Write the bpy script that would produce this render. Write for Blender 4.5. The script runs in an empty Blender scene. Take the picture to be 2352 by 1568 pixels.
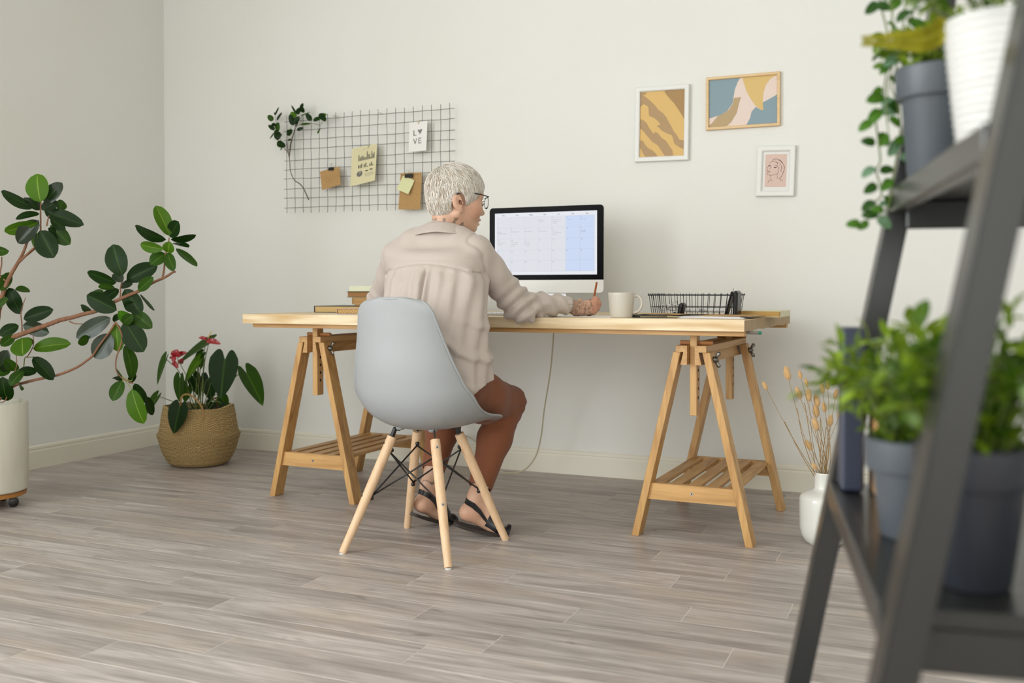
import bpy, bmesh, math, random
import numpy as np
from mathutils import Vector, Matrix
from mathutils.bvhtree import BVHTree

# ---------------------------------------------------------------- camera
SC = bpy.context.scene
COL = SC.collection
F_PX = 2260.0; CAM_H = 0.85; YAW = math.radians(23.2); PITCH = math.radians(1.0)
HOR = 668.0; CY = HOR + F_PX * math.tan(PITCH)
cam_d = bpy.data.cameras.new('camera'); cam = bpy.data.objects.new('camera', cam_d); COL.objects.link(cam)
cam.location = (0, 0, CAM_H); cam.rotation_euler = (math.pi / 2 - PITCH, 0, YAW)
cam_d.sensor_width = 36; cam_d.lens = F_PX / 2352 * 36; cam_d.shift_y = -(784 - CY) / 2352
cam_d.clip_start = 0.02
cam_d.dof.use_dof = True; cam_d.dof.focus_distance = 3.35; cam_d.dof.aperture_fstop = 3.2
SC.camera = cam

# ---------------------------------------------------------------- world, lights, exposure
SC.view_settings.view_transform = 'Standard'; SC.view_settings.look = 'None'
SC.view_settings.gamma = 1.0; SC.view_settings.use_curve_mapping = False
SC.view_settings.exposure = 0.0
w = bpy.data.worlds.new('world'); SC.world = w; w.use_nodes = True
w.node_tree.nodes['Background'].inputs[0].default_value = (0.85, 0.93, 1.0, 1)
w.node_tree.nodes['Background'].inputs[1].default_value = 1.0

def area(name, loc, direction, sx, sy, power, color, spread=180):
    l = bpy.data.lights.new(name, 'AREA'); l.shape = 'RECTANGLE'; l.size = sx; l.size_y = sy
    l.energy = power; l.color = color; l.spread = math.radians(spread)
    o = bpy.data.objects.new(name, l); COL.objects.link(o); o.location = loc
    o.rotation_euler = Vector(direction).to_track_quat('-Z', 'Y').to_euler()
    return o
# daylight through the two tall windows of the left wall (behind and left of the camera) and the window of the front wall
area('window_light_left', (-3.90, -0.55, 1.55), (1, 0, -0.05), 1.5, 2.3, 101, (0.94, 0.965, 1.0))
area('window_light_left_rear', (-3.90, -2.15, 1.55), (1, 0.1, -0.05), 1.3, 2.3, 97, (0.94, 0.965, 1.0))
area('window_light_rear', (-0.2, -2.9, 1.6), (0, 1, -0.05), 2.7, 2.1, 64, (0.99, 0.975, 0.94))

# ---------------------------------------------------------------- pixel rays
_cy, _sy, _cp, _sp = math.cos(YAW), math.sin(YAW), math.cos(PITCH), math.sin(PITCH)
FWD = Vector((-_sy * _cp, _cy * _cp, -_sp)); RGT = Vector((_cy, _sy, 0)); UPV = Vector((-_sy * _sp, _cy * _sp, _cp))
CAMP = Vector((0, 0, CAM_H))
def ray(x, y): return FWD + RGT * ((x - 1176) / F_PX) + UPV * ((CY - y) / F_PX)
def atz(x, y, z): r = ray(x, y); return CAMP + r * ((z - CAM_H) / r.z)
def aty(x, y, Y): r = ray(x, y); return CAMP + r * (Y / r.y)
def atd(x, y, d): return CAMP + ray(x, y) * d

# ---------------------------------------------------------------- materials
def lin(c):
    if isinstance(c, str): c = tuple(int(c[i:i + 2], 16) / 255 for i in (0, 2, 4))
    return tuple((v / 12.92 if v <= 0.04045 else ((v + 0.055) / 1.055) ** 2.4) for v in c[:3]) + (1,)
MATS = {}
def mat(name, col, rough=0.5, metal=0.0, noise=None, bump=None, coat=0.0, spec=0.5, subs=0.0, trans=0.0, emit=None, sheen=0.0):
    """noise=(scale, stretch xyz, colour2, amount) ; bump=(scale, strength, stretch)"""
    if name in MATS: return MATS[name]
    m = bpy.data.materials.new(name); m.use_nodes = True; nt = m.node_tree; N = nt.nodes; L = nt.links
    b = N['Principled BSDF']; c = lin(col)
    b.inputs['Base Color'].default_value = c; b.inputs['Roughness'].default_value = rough
    b.inputs['Metallic'].default_value = metal; b.inputs['Coat Weight'].default_value = coat
    b.inputs['Specular IOR Level'].default_value = spec
    b.inputs['Transmission Weight'].default_value = trans
    b.inputs['Sheen Weight'].default_value = sheen
    if subs:
        b.inputs['Subsurface Weight'].default_value = subs; b.inputs['Subsurface Radius'].default_value = (0.012, 0.005, 0.003)
        b.inputs['Subsurface Scale'].default_value = 1.0
    if emit:
        b.inputs['Base Color'].default_value = (.008, .008, .01, 1); b.inputs['Emission Color'].default_value = c; b.inputs['Emission Strength'].default_value = emit
    tc = N.new('ShaderNodeTexCoord')
    def noisenode(scale, st, detail=4):
        mp = N.new('ShaderNodeMapping'); mp.inputs['Scale'].default_value = st
        L.new(tc.outputs['Object'], mp.inputs[0]); n = N.new('ShaderNodeTexNoise')
        n.inputs['Scale'].default_value = scale; n.inputs['Detail'].default_value = detail
        L.new(mp.outputs[0], n.inputs['Vector']); return n
    if noise:
        sc, st, c2, amt = noise
        n = noisenode(sc, st); mx = N.new('ShaderNodeMix'); mx.data_type = 'RGBA'
        r = N.new('ShaderNodeMapRange'); r.inputs[1].default_value = 0.35; r.inputs[2].default_value = 0.7
        r.inputs[4].default_value = amt; L.new(n.outputs[0], r.inputs[0]); L.new(r.outputs[0], mx.inputs[0])
        mx.inputs[6].default_value = c; mx.inputs[7].default_value = lin(c2)
        L.new(mx.outputs[2], b.inputs['Base Color'])
    if bump:
        sc, s, st = bump; n = noisenode(sc, st, 6); bp = N.new('ShaderNodeBump')
        bp.inputs['Strength'].default_value = s; bp.inputs['Distance'].default_value = 0.002
        L.new(n.outputs[0], bp.inputs['Height']); L.new(bp.outputs[0], b.inputs['Normal'])
    MATS[name] = m
    return m

def wood(name, c1, c2, axis=0, scale=1.0, rough=0.45, rings=0.35):
    """pale softwood: fine grain stretched along `axis`, plus broad cathedral figure and small knots"""
    if name in MATS: return MATS[name]
    m = bpy.data.materials.new(name); m.use_nodes = True; nt = m.node_tree; N = nt.nodes; L = nt.links
    b = N['Principled BSDF']; b.inputs['Roughness'].default_value = rough
    tc = N.new('ShaderNodeTexCoord')
    def mp(s):
        q = N.new('ShaderNodeMapping'); q.inputs['Scale'].default_value = s; L.new(tc.outputs['Object'], q.inputs[0]); return q
    st = [1, 1, 1]; st[axis] = 0.06
    n1 = N.new('ShaderNodeTexNoise'); n1.inputs['Scale'].default_value = 70 * scale; n1.inputs['Detail'].default_value = 5
    L.new(mp(st).outputs[0], n1.inputs['Vector'])
    st2 = [1, 1, 1]; st2[axis] = 0.12
    n2 = N.new('ShaderNodeTexNoise'); n2.inputs['Scale'].default_value = 7 * scale; n2.inputs['Detail'].default_value = 2
    L.new(mp(st2).outputs[0], n2.inputs['Vector'])
    ml = N.new('ShaderNodeMath'); ml.operation = 'MULTIPLY'; ml.inputs[1].default_value = 34; L.new(n2.outputs[0], ml.inputs[0])
    sn = N.new('ShaderNodeMath'); sn.operation = 'SINE'; L.new(ml.outputs[0], sn.inputs[0])
    r2 = N.new('ShaderNodeMapRange'); r2.inputs[1].default_value = 0.2; r2.inputs[2].default_value = 1; r2.inputs[4].default_value = rings
    L.new(sn.outputs[0], r2.inputs[0])
    r1 = N.new('ShaderNodeMapRange'); r1.inputs[1].default_value = 0.4; r1.inputs[2].default_value = 0.75; r1.inputs[4].default_value = 0.55
    L.new(n1.outputs[0], r1.inputs[0])
    ad = N.new('ShaderNodeMath'); ad.operation = 'ADD'; ad.use_clamp = True; L.new(r1.outputs[0], ad.inputs[0]); L.new(r2.outputs[0], ad.inputs[1])
    mx = N.new('ShaderNodeMix'); mx.data_type = 'RGBA'; mx.inputs[6].default_value = lin(c1); mx.inputs[7].default_value = lin(c2)
    L.new(ad.outputs[0], mx.inputs[0]); L.new(mx.outputs[2], b.inputs['Base Color'])
    bp = N.new('ShaderNodeBump'); bp.inputs['Strength'].default_value = 0.12; bp.inputs['Distance'].default_value = 0.001
    L.new(n1.outputs[0], bp.inputs['Height']); L.new(bp.outputs[0], b.inputs['Normal'])
    MATS[name] = m; return m

def attr_mat(name, rough=0.5, subs=0.0, bump=None, sheen=0.0):
    """colour comes from the mesh's own colour attribute (printed / grown colour of the thing)"""
    m = mat(name, 'ffffff', rough=rough, bump=bump, subs=subs, sheen=sheen)
    nt = m.node_tree; a = nt.nodes.new('ShaderNodeVertexColor'); a.layer_name = 'col'
    nt.links.new(a.outputs[0], nt.nodes['Principled BSDF'].inputs['Base Color']); return m

# ---------------------------------------------------------------- mesh helpers
class MB:
    def __init__(s): s.v = []; s.f = []; s.m = []; s.cur = 0
    def add(s, V, Fc, mi=None):
        o = len(s.v); s.v += [tuple(p) for p in V]; s.f += [tuple(i + o for i in f) for f in Fc]
        s.m += [s.cur if mi is None else mi] * len(Fc); return s
    def box(s, c, size, rot=None, bev=0.0, mi=None):
        hx, hy, hz = [q / 2 for q in size]
        R = rot if rot is not None else Matrix.Identity(3)
        c = Vector(c)
        if bev <= 0:
            P = [Vector((x, y, z)) for x in (-hx, hx) for y in (-hy, hy) for z in (-hz, hz)]
            Fc = [(0, 1, 3, 2), (4, 6, 7, 5), (0, 4, 5, 1), (2, 3, 7, 6), (0, 2, 6, 4), (1, 5, 7, 3)]
            return s.add([c + R @ p for p in P], Fc, mi)
        b = min(bev, hx * .9, hy * .9, hz * .9); P = []; idx = {}
        for a in (0, 1, 2):
            for sx in (-1, 1):
                for sy_ in (-1, 1):
                    for sz in (-1, 1):
                        q = [sx * (hx - b), sy_ * (hy - b), sz * (hz - b)]
                        q[a] = (sx, sy_, sz)[a] * (hx, hy, hz)[a]
                        idx[(a, sx, sy_, sz)] = len(P); P.append(c + R @ Vector(q))
        Fc = []
        def quad(*k): Fc.append(tuple(idx[q] for q in k))
        for a in (0, 1, 2):
            o1, o2 = [q for q in (0, 1, 2) if q != a]
            for sg in (-1, 1):
                ks = []
                for (p, q) in ((-1, -1), (1, -1), (1, 1), (-1, 1)):
                    t = [0, 0, 0]; t[a] = sg; t[o1] = p; t[o2] = q; ks.append((a, *t))
                if (sg > 0) == (a == 1): ks = ks[::-1]
                quad(*ks)
            for p in (-1, 1):
                for q in (-1, 1):   # edges along a, bevel strip between faces o1 and o2
                    t0 = [0, 0, 0]; t0[o1] = p; t0[o2] = q
                    A = t0[:]; A[a] = -1; B = t0[:]; B[a] = 1
                    ks = [(o1, *A), (o1, *B), (o2, *B), (o2, *A)]
                    if (p * q > 0) == (a == 1): ks = ks[::-1]
                    quad(*ks)
        for sx in (-1, 1):
            for sy_ in (-1, 1):
                for sz in (-1, 1):
                    ks = [(0, sx, sy_, sz), (1, sx, sy_, sz), (2, sx, sy_, sz)]
                    if sx * sy_ * sz < 0: ks = ks[::-1]
                    quad(*ks)
        return s.add(P, Fc, mi)
    def tube(s, pts, r, n=8, caps=True, mi=None, flat=1.0, up=None):
        pts = [Vector(p) for p in pts]; k = len(pts)
        rs = [r] * k if not hasattr(r, '__len__') else list(r)
        V = []; prev = None
        for i in range(k):
            t = (pts[min(i + 1, k - 1)] - pts[max(i - 1, 0)]).normalized()
            if prev is None:
                a = Vector(up) if up is not None else (Vector((0, 0, 1)) if abs(t.z) < .9 else Vector((1, 0, 0)))
            else: a = prev
            a = (a - t * a.dot(t)).normalized(); prev = a; bb = t.cross(a)
            for j in range(n):
                th = 2 * math.pi * j / n
                V.append(pts[i] + (a * math.cos(th) * flat + bb * math.sin(th)) * rs[i])
        Fc = [(i * n + j, i * n + (j + 1) % n, (i + 1) * n + (j + 1) % n, (i + 1) * n + j) for i in range(k - 1) for j in range(n)]
        if caps:
            Fc.append(tuple(range(n))[::-1]); Fc.append(tuple((k - 1) * n + j for j in range(n)))
        return s.add(V, Fc, mi)
    def lathe(s, prof, n=40, c=(0, 0, 0), mi=None, sx=1, sy=1, mod=None):
        V = []; cx, cyy, cz = c
        for i, (r, z) in enumerate(prof):
            for j in range(n):
                th = 2 * math.pi * j / n; rr, zz = (r, z) if mod is None else mod(r, z, th)
                V.append((cx + rr * math.cos(th) * sx, cyy + rr * math.sin(th) * sy, cz + zz))
        Fc = [(i * n + j, i * n + (j + 1) % n, (i + 1) * n + (j + 1) % n, (i + 1) * n + j) for i in range(len(prof) - 1) for j in range(n)]
        return s.add(V, Fc, mi)
    def grid(s, fn, nu, nv, mi=None):
        V = [fn(i / nu, j / nv) for j in range(nv + 1) for i in range(nu + 1)]
        Fc = [(j * (nu + 1) + i, j * (nu + 1) + i + 1, (j + 1) * (nu + 1) + i + 1, (j + 1) * (nu + 1) + i) for j in range(nv) for i in range(nu)]
        return s.add(V, Fc, mi)
    def prism(s, poly, origin, ax, ay, az, th, mi=None):
        """polygon (2D) extruded by th along az"""
        o = Vector(origin); ax = Vector(ax); ay = Vector(ay); az = Vector(az); n = len(poly)
        V = [o + ax * p[0] + ay * p[1] for p in poly] + [o + ax * p[0] + ay * p[1] + az * th for p in poly]
        Fc = [tuple(range(n))[::-1], tuple(range(n, 2 * n))] + [(i, (i + 1) % n, n + (i + 1) % n, n + i) for i in range(n)]
        return s.add(V, Fc, mi)
    def mesh(s, name, mats, smooth=False):
        me = bpy.data.meshes.new(name); me.from_pydata(s.v, [], s.f)
        for m in (mats if isinstance(mats, (list, tuple)) else [mats]): me.materials.append(m)
        me.polygons.foreach_set('material_index', s.m)
        if smooth: me.polygons.foreach_set('use_smooth', [True] * len(s.f))
        me.update(); return me
    def obj(s, name, mats, parent=None, smooth=False, loc=None, auto=None, label=None):
        me = s.mesh(name, mats, smooth or auto is not None)
        if auto is not None: me.set_sharp_from_angle(angle=math.radians(auto))
        o = bpy.data.objects.new(name, me); COL.objects.link(o)
        if parent: o.parent = parent
        if loc: o.location = loc
        if label: o['label'] = label
        return o
def link(name, me, parent=None, label=None):
    o = bpy.data.objects.new(name, me); COL.objects.link(o)
    if parent: o.parent = parent
    if label: o['label'] = label
    return o
def tag(o, label, cat, group=None):
    o['label'] = label; o['category'] = cat
    if group: o['group'] = group
    return o
def thing(name, label, cat, loc=(0, 0, 0), rotz=0.0, group=None):
    o = bpy.data.objects.new(name, None); COL.objects.link(o); o.empty_display_size = 0.05
    o.location = loc; o.rotation_euler = (0, 0, rotz); return tag(o, label, cat, group)
def struct(o): o['kind'] = 'structure'; return o
def rebase(root, *obs):
    """move part vertices so that world-space coordinates stay right under a moved parent"""
    M = Matrix.LocRotScale(root.location, root.rotation_euler, root.scale).inverted()
    for o in obs: o.data.transform(M)
def catmull(P, n=6):
    P = [Vector(p) for p in P]; out = []
    for i in range(len(P) - 1):
        a = P[max(i - 1, 0)]; b = P[i]; c = P[i + 1]; d = P[min(i + 2, len(P) - 1)]
        for k in range(n):
            t = k / n
            out.append(0.5 * ((2 * b) + (c - a) * t + (2 * a - 5 * b + 4 * c - d) * t * t + (-a + 3 * b - 3 * c + d) * t ** 3))
    out.append(P[-1]); return out
def lerp(a, b, t): return a + (b - a) * t
def interp(xs, ys, x):
    return float(np.interp(x, xs, ys))
def rz(a): return Matrix.Rotation(a, 3, 'Z')
random.seed(7)
# ================================================================ ROOM
XL, YB, XR, YF, ZC = -3.955, 4.30, 1.35, -3.0, 3.0
m_wall = mat('wall_paint', 'e7e7e2', rough=0.85, bump=(14, 0.10, (1, 1, 1)), noise=(1.6, (1, 1, 1), 'e4e2d8', 0.5))
m_ceil = mat('ceiling_paint', 'eeeeea', rough=0.9, bump=(20, 0.1, (1, 1, 1)))
m_trim = mat('baseboard_paint', 'e6e2d2', rough=0.5, bump=(18, 0.08, (1, 1, 1)))
def plate(name, quads, th_dir, m):
    b = MB()
    for q in quads:
        q = [Vector(p) for p in q]; d = Vector(th_dir)
        b.add(q + [p + d for p in q], [(0, 1, 2, 3), (7, 6, 5, 4), (0, 4, 5, 1), (1, 5, 6, 2), (2, 6, 7, 3), (3, 7, 4, 0)])
    return struct(b.obj(name, m))
plate('wall_back', [[(XL, YB, 0), (XR, YB, 0), (XR, YB, ZC), (XL, YB, ZC)]], (0, .12, 0), m_wall)
plate('wall_right', [[(XR, YF, 0), (XR, YB, 0), (XR, YB, ZC), (XR, YF, ZC)]], (.12, 0, 0), m_wall)
plate('ceiling', [[(XL, YF, ZC), (XR, YF, ZC), (XR, YB, ZC), (XL, YB, ZC)]], (0, 0, .12), m_ceil)
def wall_with_holes(name, axis, pos, a0, a1, holes, dirv):
    qs = []; z0h, z1h = 0.4, 2.7
    def Q(u0, u1, z0, z1):
        f = (lambda u, z: (pos, u, z)) if axis == 'x' else (lambda u, z: (u, pos, z))
        qs.append([f(u0, z0), f(u1, z0), f(u1, z1), f(u0, z1)])
    cur = a0
    for (h0, h1) in holes:
        Q(cur, h0, 0, ZC); Q(h0, h1, 0, z0h); Q(h0, h1, z1h, ZC); cur = h1
    Q(cur, a1, 0, ZC); plate(name, qs, dirv, m_wall)
wall_with_holes('wall_left', 'x', XL, YF, YB, [(-2.8, -1.5), (-1.3, 0.2)], (-.12, 0, 0))
wall_with_holes('wall_front', 'y', YF, XL, XR, [(-1.6, 1.2)], (0, -.12, 0))
m_frame = mat('window_paint', 'f0efea', rough=0.4)
for i, (ax, p, u0, u1) in enumerate([('x', XL - .08, -2.8, -1.5), ('x', XL - .08, -1.3, 0.2), ('y', YF - .08, -1.6, 1.2)]):
    b = MB(); t = .05
    for (a, c, z0, z1) in [(u0, u0 + t, .4, 2.7), (u1 - t, u1, .4, 2.7), (u0, u1, .4, .45), (u0, u1, 2.65, 2.7), ((u0 + u1) / 2 - .02, (u0 + u1) / 2 + .02, .4, 2.7), (u0, u1, 2.1, 2.14)]:
        c0 = ((a + c) / 2, p) if ax == 'y' else (p, (a + c) / 2)
        sz = (c - a, .05, z1 - z0) if ax == 'y' else (.05, c - a, z1 - z0)
        b.box((c0[0], c0[1], (z0 + z1) / 2), sz)
    struct(b.obj('window_%d' % (i + 1), m_frame))

# baseboards: flat board with a small rounded lip and a shadow groove
def baseboard(name, p0, p1, nrm):
    prof = [(0, 0), (.014, 0), (.014, .082), (.012, .088), (.009, .088), (.009, .091), (.011, .094), (.010, .104), (.004, .110), (0, .110)]
    p0 = Vector(p0); p1 = Vector(p1); nrm = Vector(nrm); b = MB()
    V = [p + nrm * q[0] + Vector((0, 0, q[1])) for p in (p0, p1) for q in prof]; n = len(prof)
    b.add(V, [(i, (i + 1) % n, n + (i + 1) % n, n + i) for i in range(n)] + [tuple(range(n)), tuple(range(n, 2 * n))])
    bm = bmesh.new(); o = struct(b.obj(name, m_trim)); bm.from_mesh(o.data); bmesh.ops.recalc_face_normals(bm, faces=bm.faces); bm.to_mesh(o.data); bm.free()
baseboard('baseboard_back', (XL, YB, 0), (XR, YB, 0), (0, -1, 0))
baseboard('baseboard_left', (XL, YB - .014, 0), (XL, YF, 0), (1, 0, 0))

# ---- floor: base slab + individual planks, end joints read off the photograph
def floor_mat():
    m = bpy.data.materials.new('oak_laminate'); m.use_nodes = True; nt = m.node_tree; N = nt.nodes; L = nt.links
    b = N['Principled BSDF']
    at = N.new('ShaderNodeAttribute'); at.attribute_type = 'OBJECT'; at.attribute_name = 'tone'
    at2 = N.new('ShaderNodeObjectInfo')
    tc = N.new('ShaderNodeTexCoord'); 
    of = N.new('ShaderNodeVectorMath'); of.operation = 'SCALE'; of.inputs[0].default_value = (13.7, 5.1, 0); L.new(at2.outputs['Random'], of.inputs['Scale'])
    ad = N.new('ShaderNodeVectorMath'); ad.operation = 'ADD'; L.new(tc.outputs['Object'], ad.inputs[0]); L.new(of.outputs[0], ad.inputs[1])
    def noise(scale, st, det, dist=0.0):
        mp = N.new('ShaderNodeMapping'); mp.inputs['Scale'].default_value = st; L.new(ad.outputs[0], mp.inputs[0])
        n = N.new('ShaderNodeTexNoise'); n.inputs['Scale'].default_value = scale; n.inputs['Detail'].default_value = det
        n.inputs['Distortion'].default_value = dist; n.inputs['Roughness'].default_value = 0.6
        L.new(mp.outputs[0], n.inputs['Vector']); return n.outputs[0]
    def mr(s, a, bb, c, d):
        r = N.new('ShaderNodeMapRange'); r.inputs[1].default_value = a; r.inputs[2].default_value = bb
        r.inputs[3].default_value = c; r.inputs[4].default_value = d; L.new(s, r.inputs[0]); return r.outputs[0]
    def mixc(fac, A, B):
        x = N.new('ShaderNodeMix'); x.data_type = 'RGBA'; L.new(fac, x.inputs[0])
        for i, c in ((6, A), (7, B)):
            if isinstance(c, str): x.inputs[i].default_value = lin(c)
            else: L.new(c, x.inputs[i])
        return x.outputs[2]
    fine = noise(130, (.035, 1, 1), 8); broad = noise(16, (.10, 1, 1), 6, 0.8); warm = noise(3.4, (.4, 1.6, 1), 3)
    # cathedral figure
    fg = noise(5.0, (.22, 1, 1), 2, 0.4)
    mu = N.new('ShaderNodeMath'); mu.operation = 'MULTIPLY'; mu.inputs[1].default_value = 60; L.new(fg, mu.inputs[0])
    si = N.new('ShaderNodeMath'); si.operation = 'SINE'; L.new(mu.outputs[0], si.inputs[0])
    c = mixc(mr(broad, .34, .66, 0, 1), 'd2c8c1', '9b918b')
    c = mixc(mr(warm, .5, .72, 0, .55), c, 'c7b7a3')
    c = mixc(mr(fine, .42, .74, 0, .6), c, '7d736c')
    c = mixc(mr(si.outputs[0], .3, 1, 0, .20), c, '8b8078')
    # knots and dark flecks
    kn = noise(9, (.38, 1, 1), 3, 1.4); c = mixc(mr(kn, .68, .80, 0, .7), c, '5f554d')
    # tone of each plank
    hs = N.new('ShaderNodeMapRange'); hs.inputs[3].default_value = .86; hs.inputs[4].default_value = 1.04; L.new(at2.outputs['Random'], hs.inputs[0])
    bc = N.new('ShaderNodeVectorMath'); bc.operation = 'SCALE'; L.new(c, bc.inputs[0]); L.new(hs.outputs[0], bc.inputs['Scale'])
    L.new(bc.outputs[0], b.inputs['Base Color'])
    L.new(mr(fine, .3, .8, .33, .5), b.inputs['Roughness'])
    bp = N.new('ShaderNodeBump'); bp.inputs['Strength'].default_value = .12; bp.inputs['Distance'].default_value = .0006
    L.new(fine, bp.inputs['Height']); L.new(bp.outputs[0], b.inputs['Normal'])
    return m
m_floor = floor_mat()
m_joint = mat('plank_joint', 'd6cfc6', rough=0.6)
fb = MB(); fb.box(((XL + XR) / 2, (YB + YF) / 2, -.0606), (XR - XL, YB - YF, .12)); floor = struct(fb.obj('floor', m_joint))
PW, PL = 0.1335, 0.805
rowx = {0: -1.818, 1: -1.573, 2: -1.113, 3: -.973, 4: -.433, 5: -.867, 6: -.594, 7: -.346, 8: -.69, 9: -.5625, 10: -.815, 11: -.4515,
        12: -3.314, 13: -.745, 14: -1.082, 15: -.95, 16: -1.212, 17: -1.63, 18: -1.362}
rr = random.Random(3); pmesh = {}
def plank(x0, x1, y0, y1):
    lx, ly = round(x1 - x0, 3), round(y1 - y0, 3)
    if lx < .02: return
    if (lx, ly) not in pmesh:
        b = MB(); g = .0007; c = .0012; z = 0.0
        V = [(g, g, -.006), (lx - g, g, -.006), (lx - g, ly - g, -.006), (g, ly - g, -.006),
             (g, g, z - c * .6), (lx - g, g, z - c * .6), (lx - g, ly - g, z - c * .6), (g, ly - g, z - c * .6),
             (g + c, g + c, z), (lx - g - c, g + c, z), (lx - g - c, ly - g - c, z), (g + c, ly - g - c, z)]
        b.add(V, [(0, 1, 5, 4), (1, 2, 6, 5), (2, 3, 7, 6), (3, 0, 4, 7), (4, 5, 9, 8), (5, 6, 10, 9), (6, 7, 11, 10), (7, 4, 8, 11), (8, 9, 10, 11)])
        pmesh[(lx, ly)] = b.mesh('plank', m_floor)
    o = link('plank', pmesh[(lx, ly)], floor); o.location = (x0, y0, 0)
nplank = 0
for k in range(-36, 20):
    y0 = 1.682 + PW * k; y1 = min(y0 + PW, YB)
    if y0 < YF - .02 or y1 - y0 < .02: continue
    y0 = max(y0, YF)
    # rows nearer than anything the camera sees run as long joined boards
    s = rowx.get(k, -rr.random() * PL)
    if k < -6:
        plank(XL, XR, y0, y1); continue
    x = s - PL * math.ceil((s - XL) / PL)
    while x < XR:
        plank(max(x, XL), min(x + PL, XR), y0, y1); x += PL

# ================================================================ DESK AND TRESTLES
DR = math.radians(-1.5)                                         # desk is set a little askew
W_TOP = wood('pine_board', 'eedbb6', 'c9a46c', 0, 1.0, rings=.5)
W_END = wood('pine_end_grain', 'b39a77', '8f7656', 2, 2.2, rough=.7, rings=.15)
W_BEAM = wood('beech_y', 'c89e66', '9a6b38', 1, 1.2)
W_LEG = wood('beech_z', 'cda266', 'a0713c', 2, 1.2)
W_RAIL = wood('beech_x', 'd0a468', 'a67840', 0, 1.2)
W_DARK = mat('dowel_wood', 'a8713f', rough=.5)
m_steel = mat('steel_screw', 'b8b5ae', rough=.3, metal=1)
m_dark_steel = mat('zinc_wing_nut', '77756e', rough=.38, metal=.9)
m_black = mat('black_gap', '1a1712', rough=.9)
DZ = 0.756
desk = thing('trestle_desk_top', 'long pale pine desk top lying on two beech trestles', 'desk', (-.563, 3.222, DZ), DR)
DLEN, DDEP, DTH = 2.045, .93, .038
b = MB()
def top_surface():
    # slab with slightly wavy sawn right end, built as a strip of sections along y
    n = 14; V = []; Fc = []
    rng = random.Random(5)
    for j in range(n + 1):
        y = DDEP * j / n; xr = 0.004 * math.sin(j * 1.3) ; zb = -DTH + 0.0018 * math.sin(j * 2.1)
        V += [(-DLEN, y, -DTH), (-DLEN, y, -.002), (-DLEN + .002, y, 0), (xr - .002, y, 0), (xr, y, -.002), (xr, y, zb)]
    for j in range(n):
        for i in range(6):
            Fc.append((j * 6 + i, (j + 1) * 6 + i, (j + 1) * 6 + (i + 1) % 6, j * 6 + (i + 1) % 6))
    Fc.append(tuple(range(6))); Fc.append(tuple(n * 6 + i for i in range(6))[::-1])
    b.add(V, Fc); b.m = [1 if (len(f) == 4 and len({v % 6 for v in f} & {4, 5}) == 2) else 0 for f in b.f]
top_surface()
b.obj('tabletop', [W_TOP, W_END], desk)
b = MB(); b.box((-DLEN / 2 + .012, .045, -DTH - .0085), (DLEN - .035, .036, .017), bev=.001); b.obj('batten', W_RAIL, desk)
b = MB(); b.box((-DLEN / 2 + .012, DDEP - .05, -DTH - .0085), (DLEN - .035, .036, .017), bev=.001); b.obj('batten', W_RAIL, desk)

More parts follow.
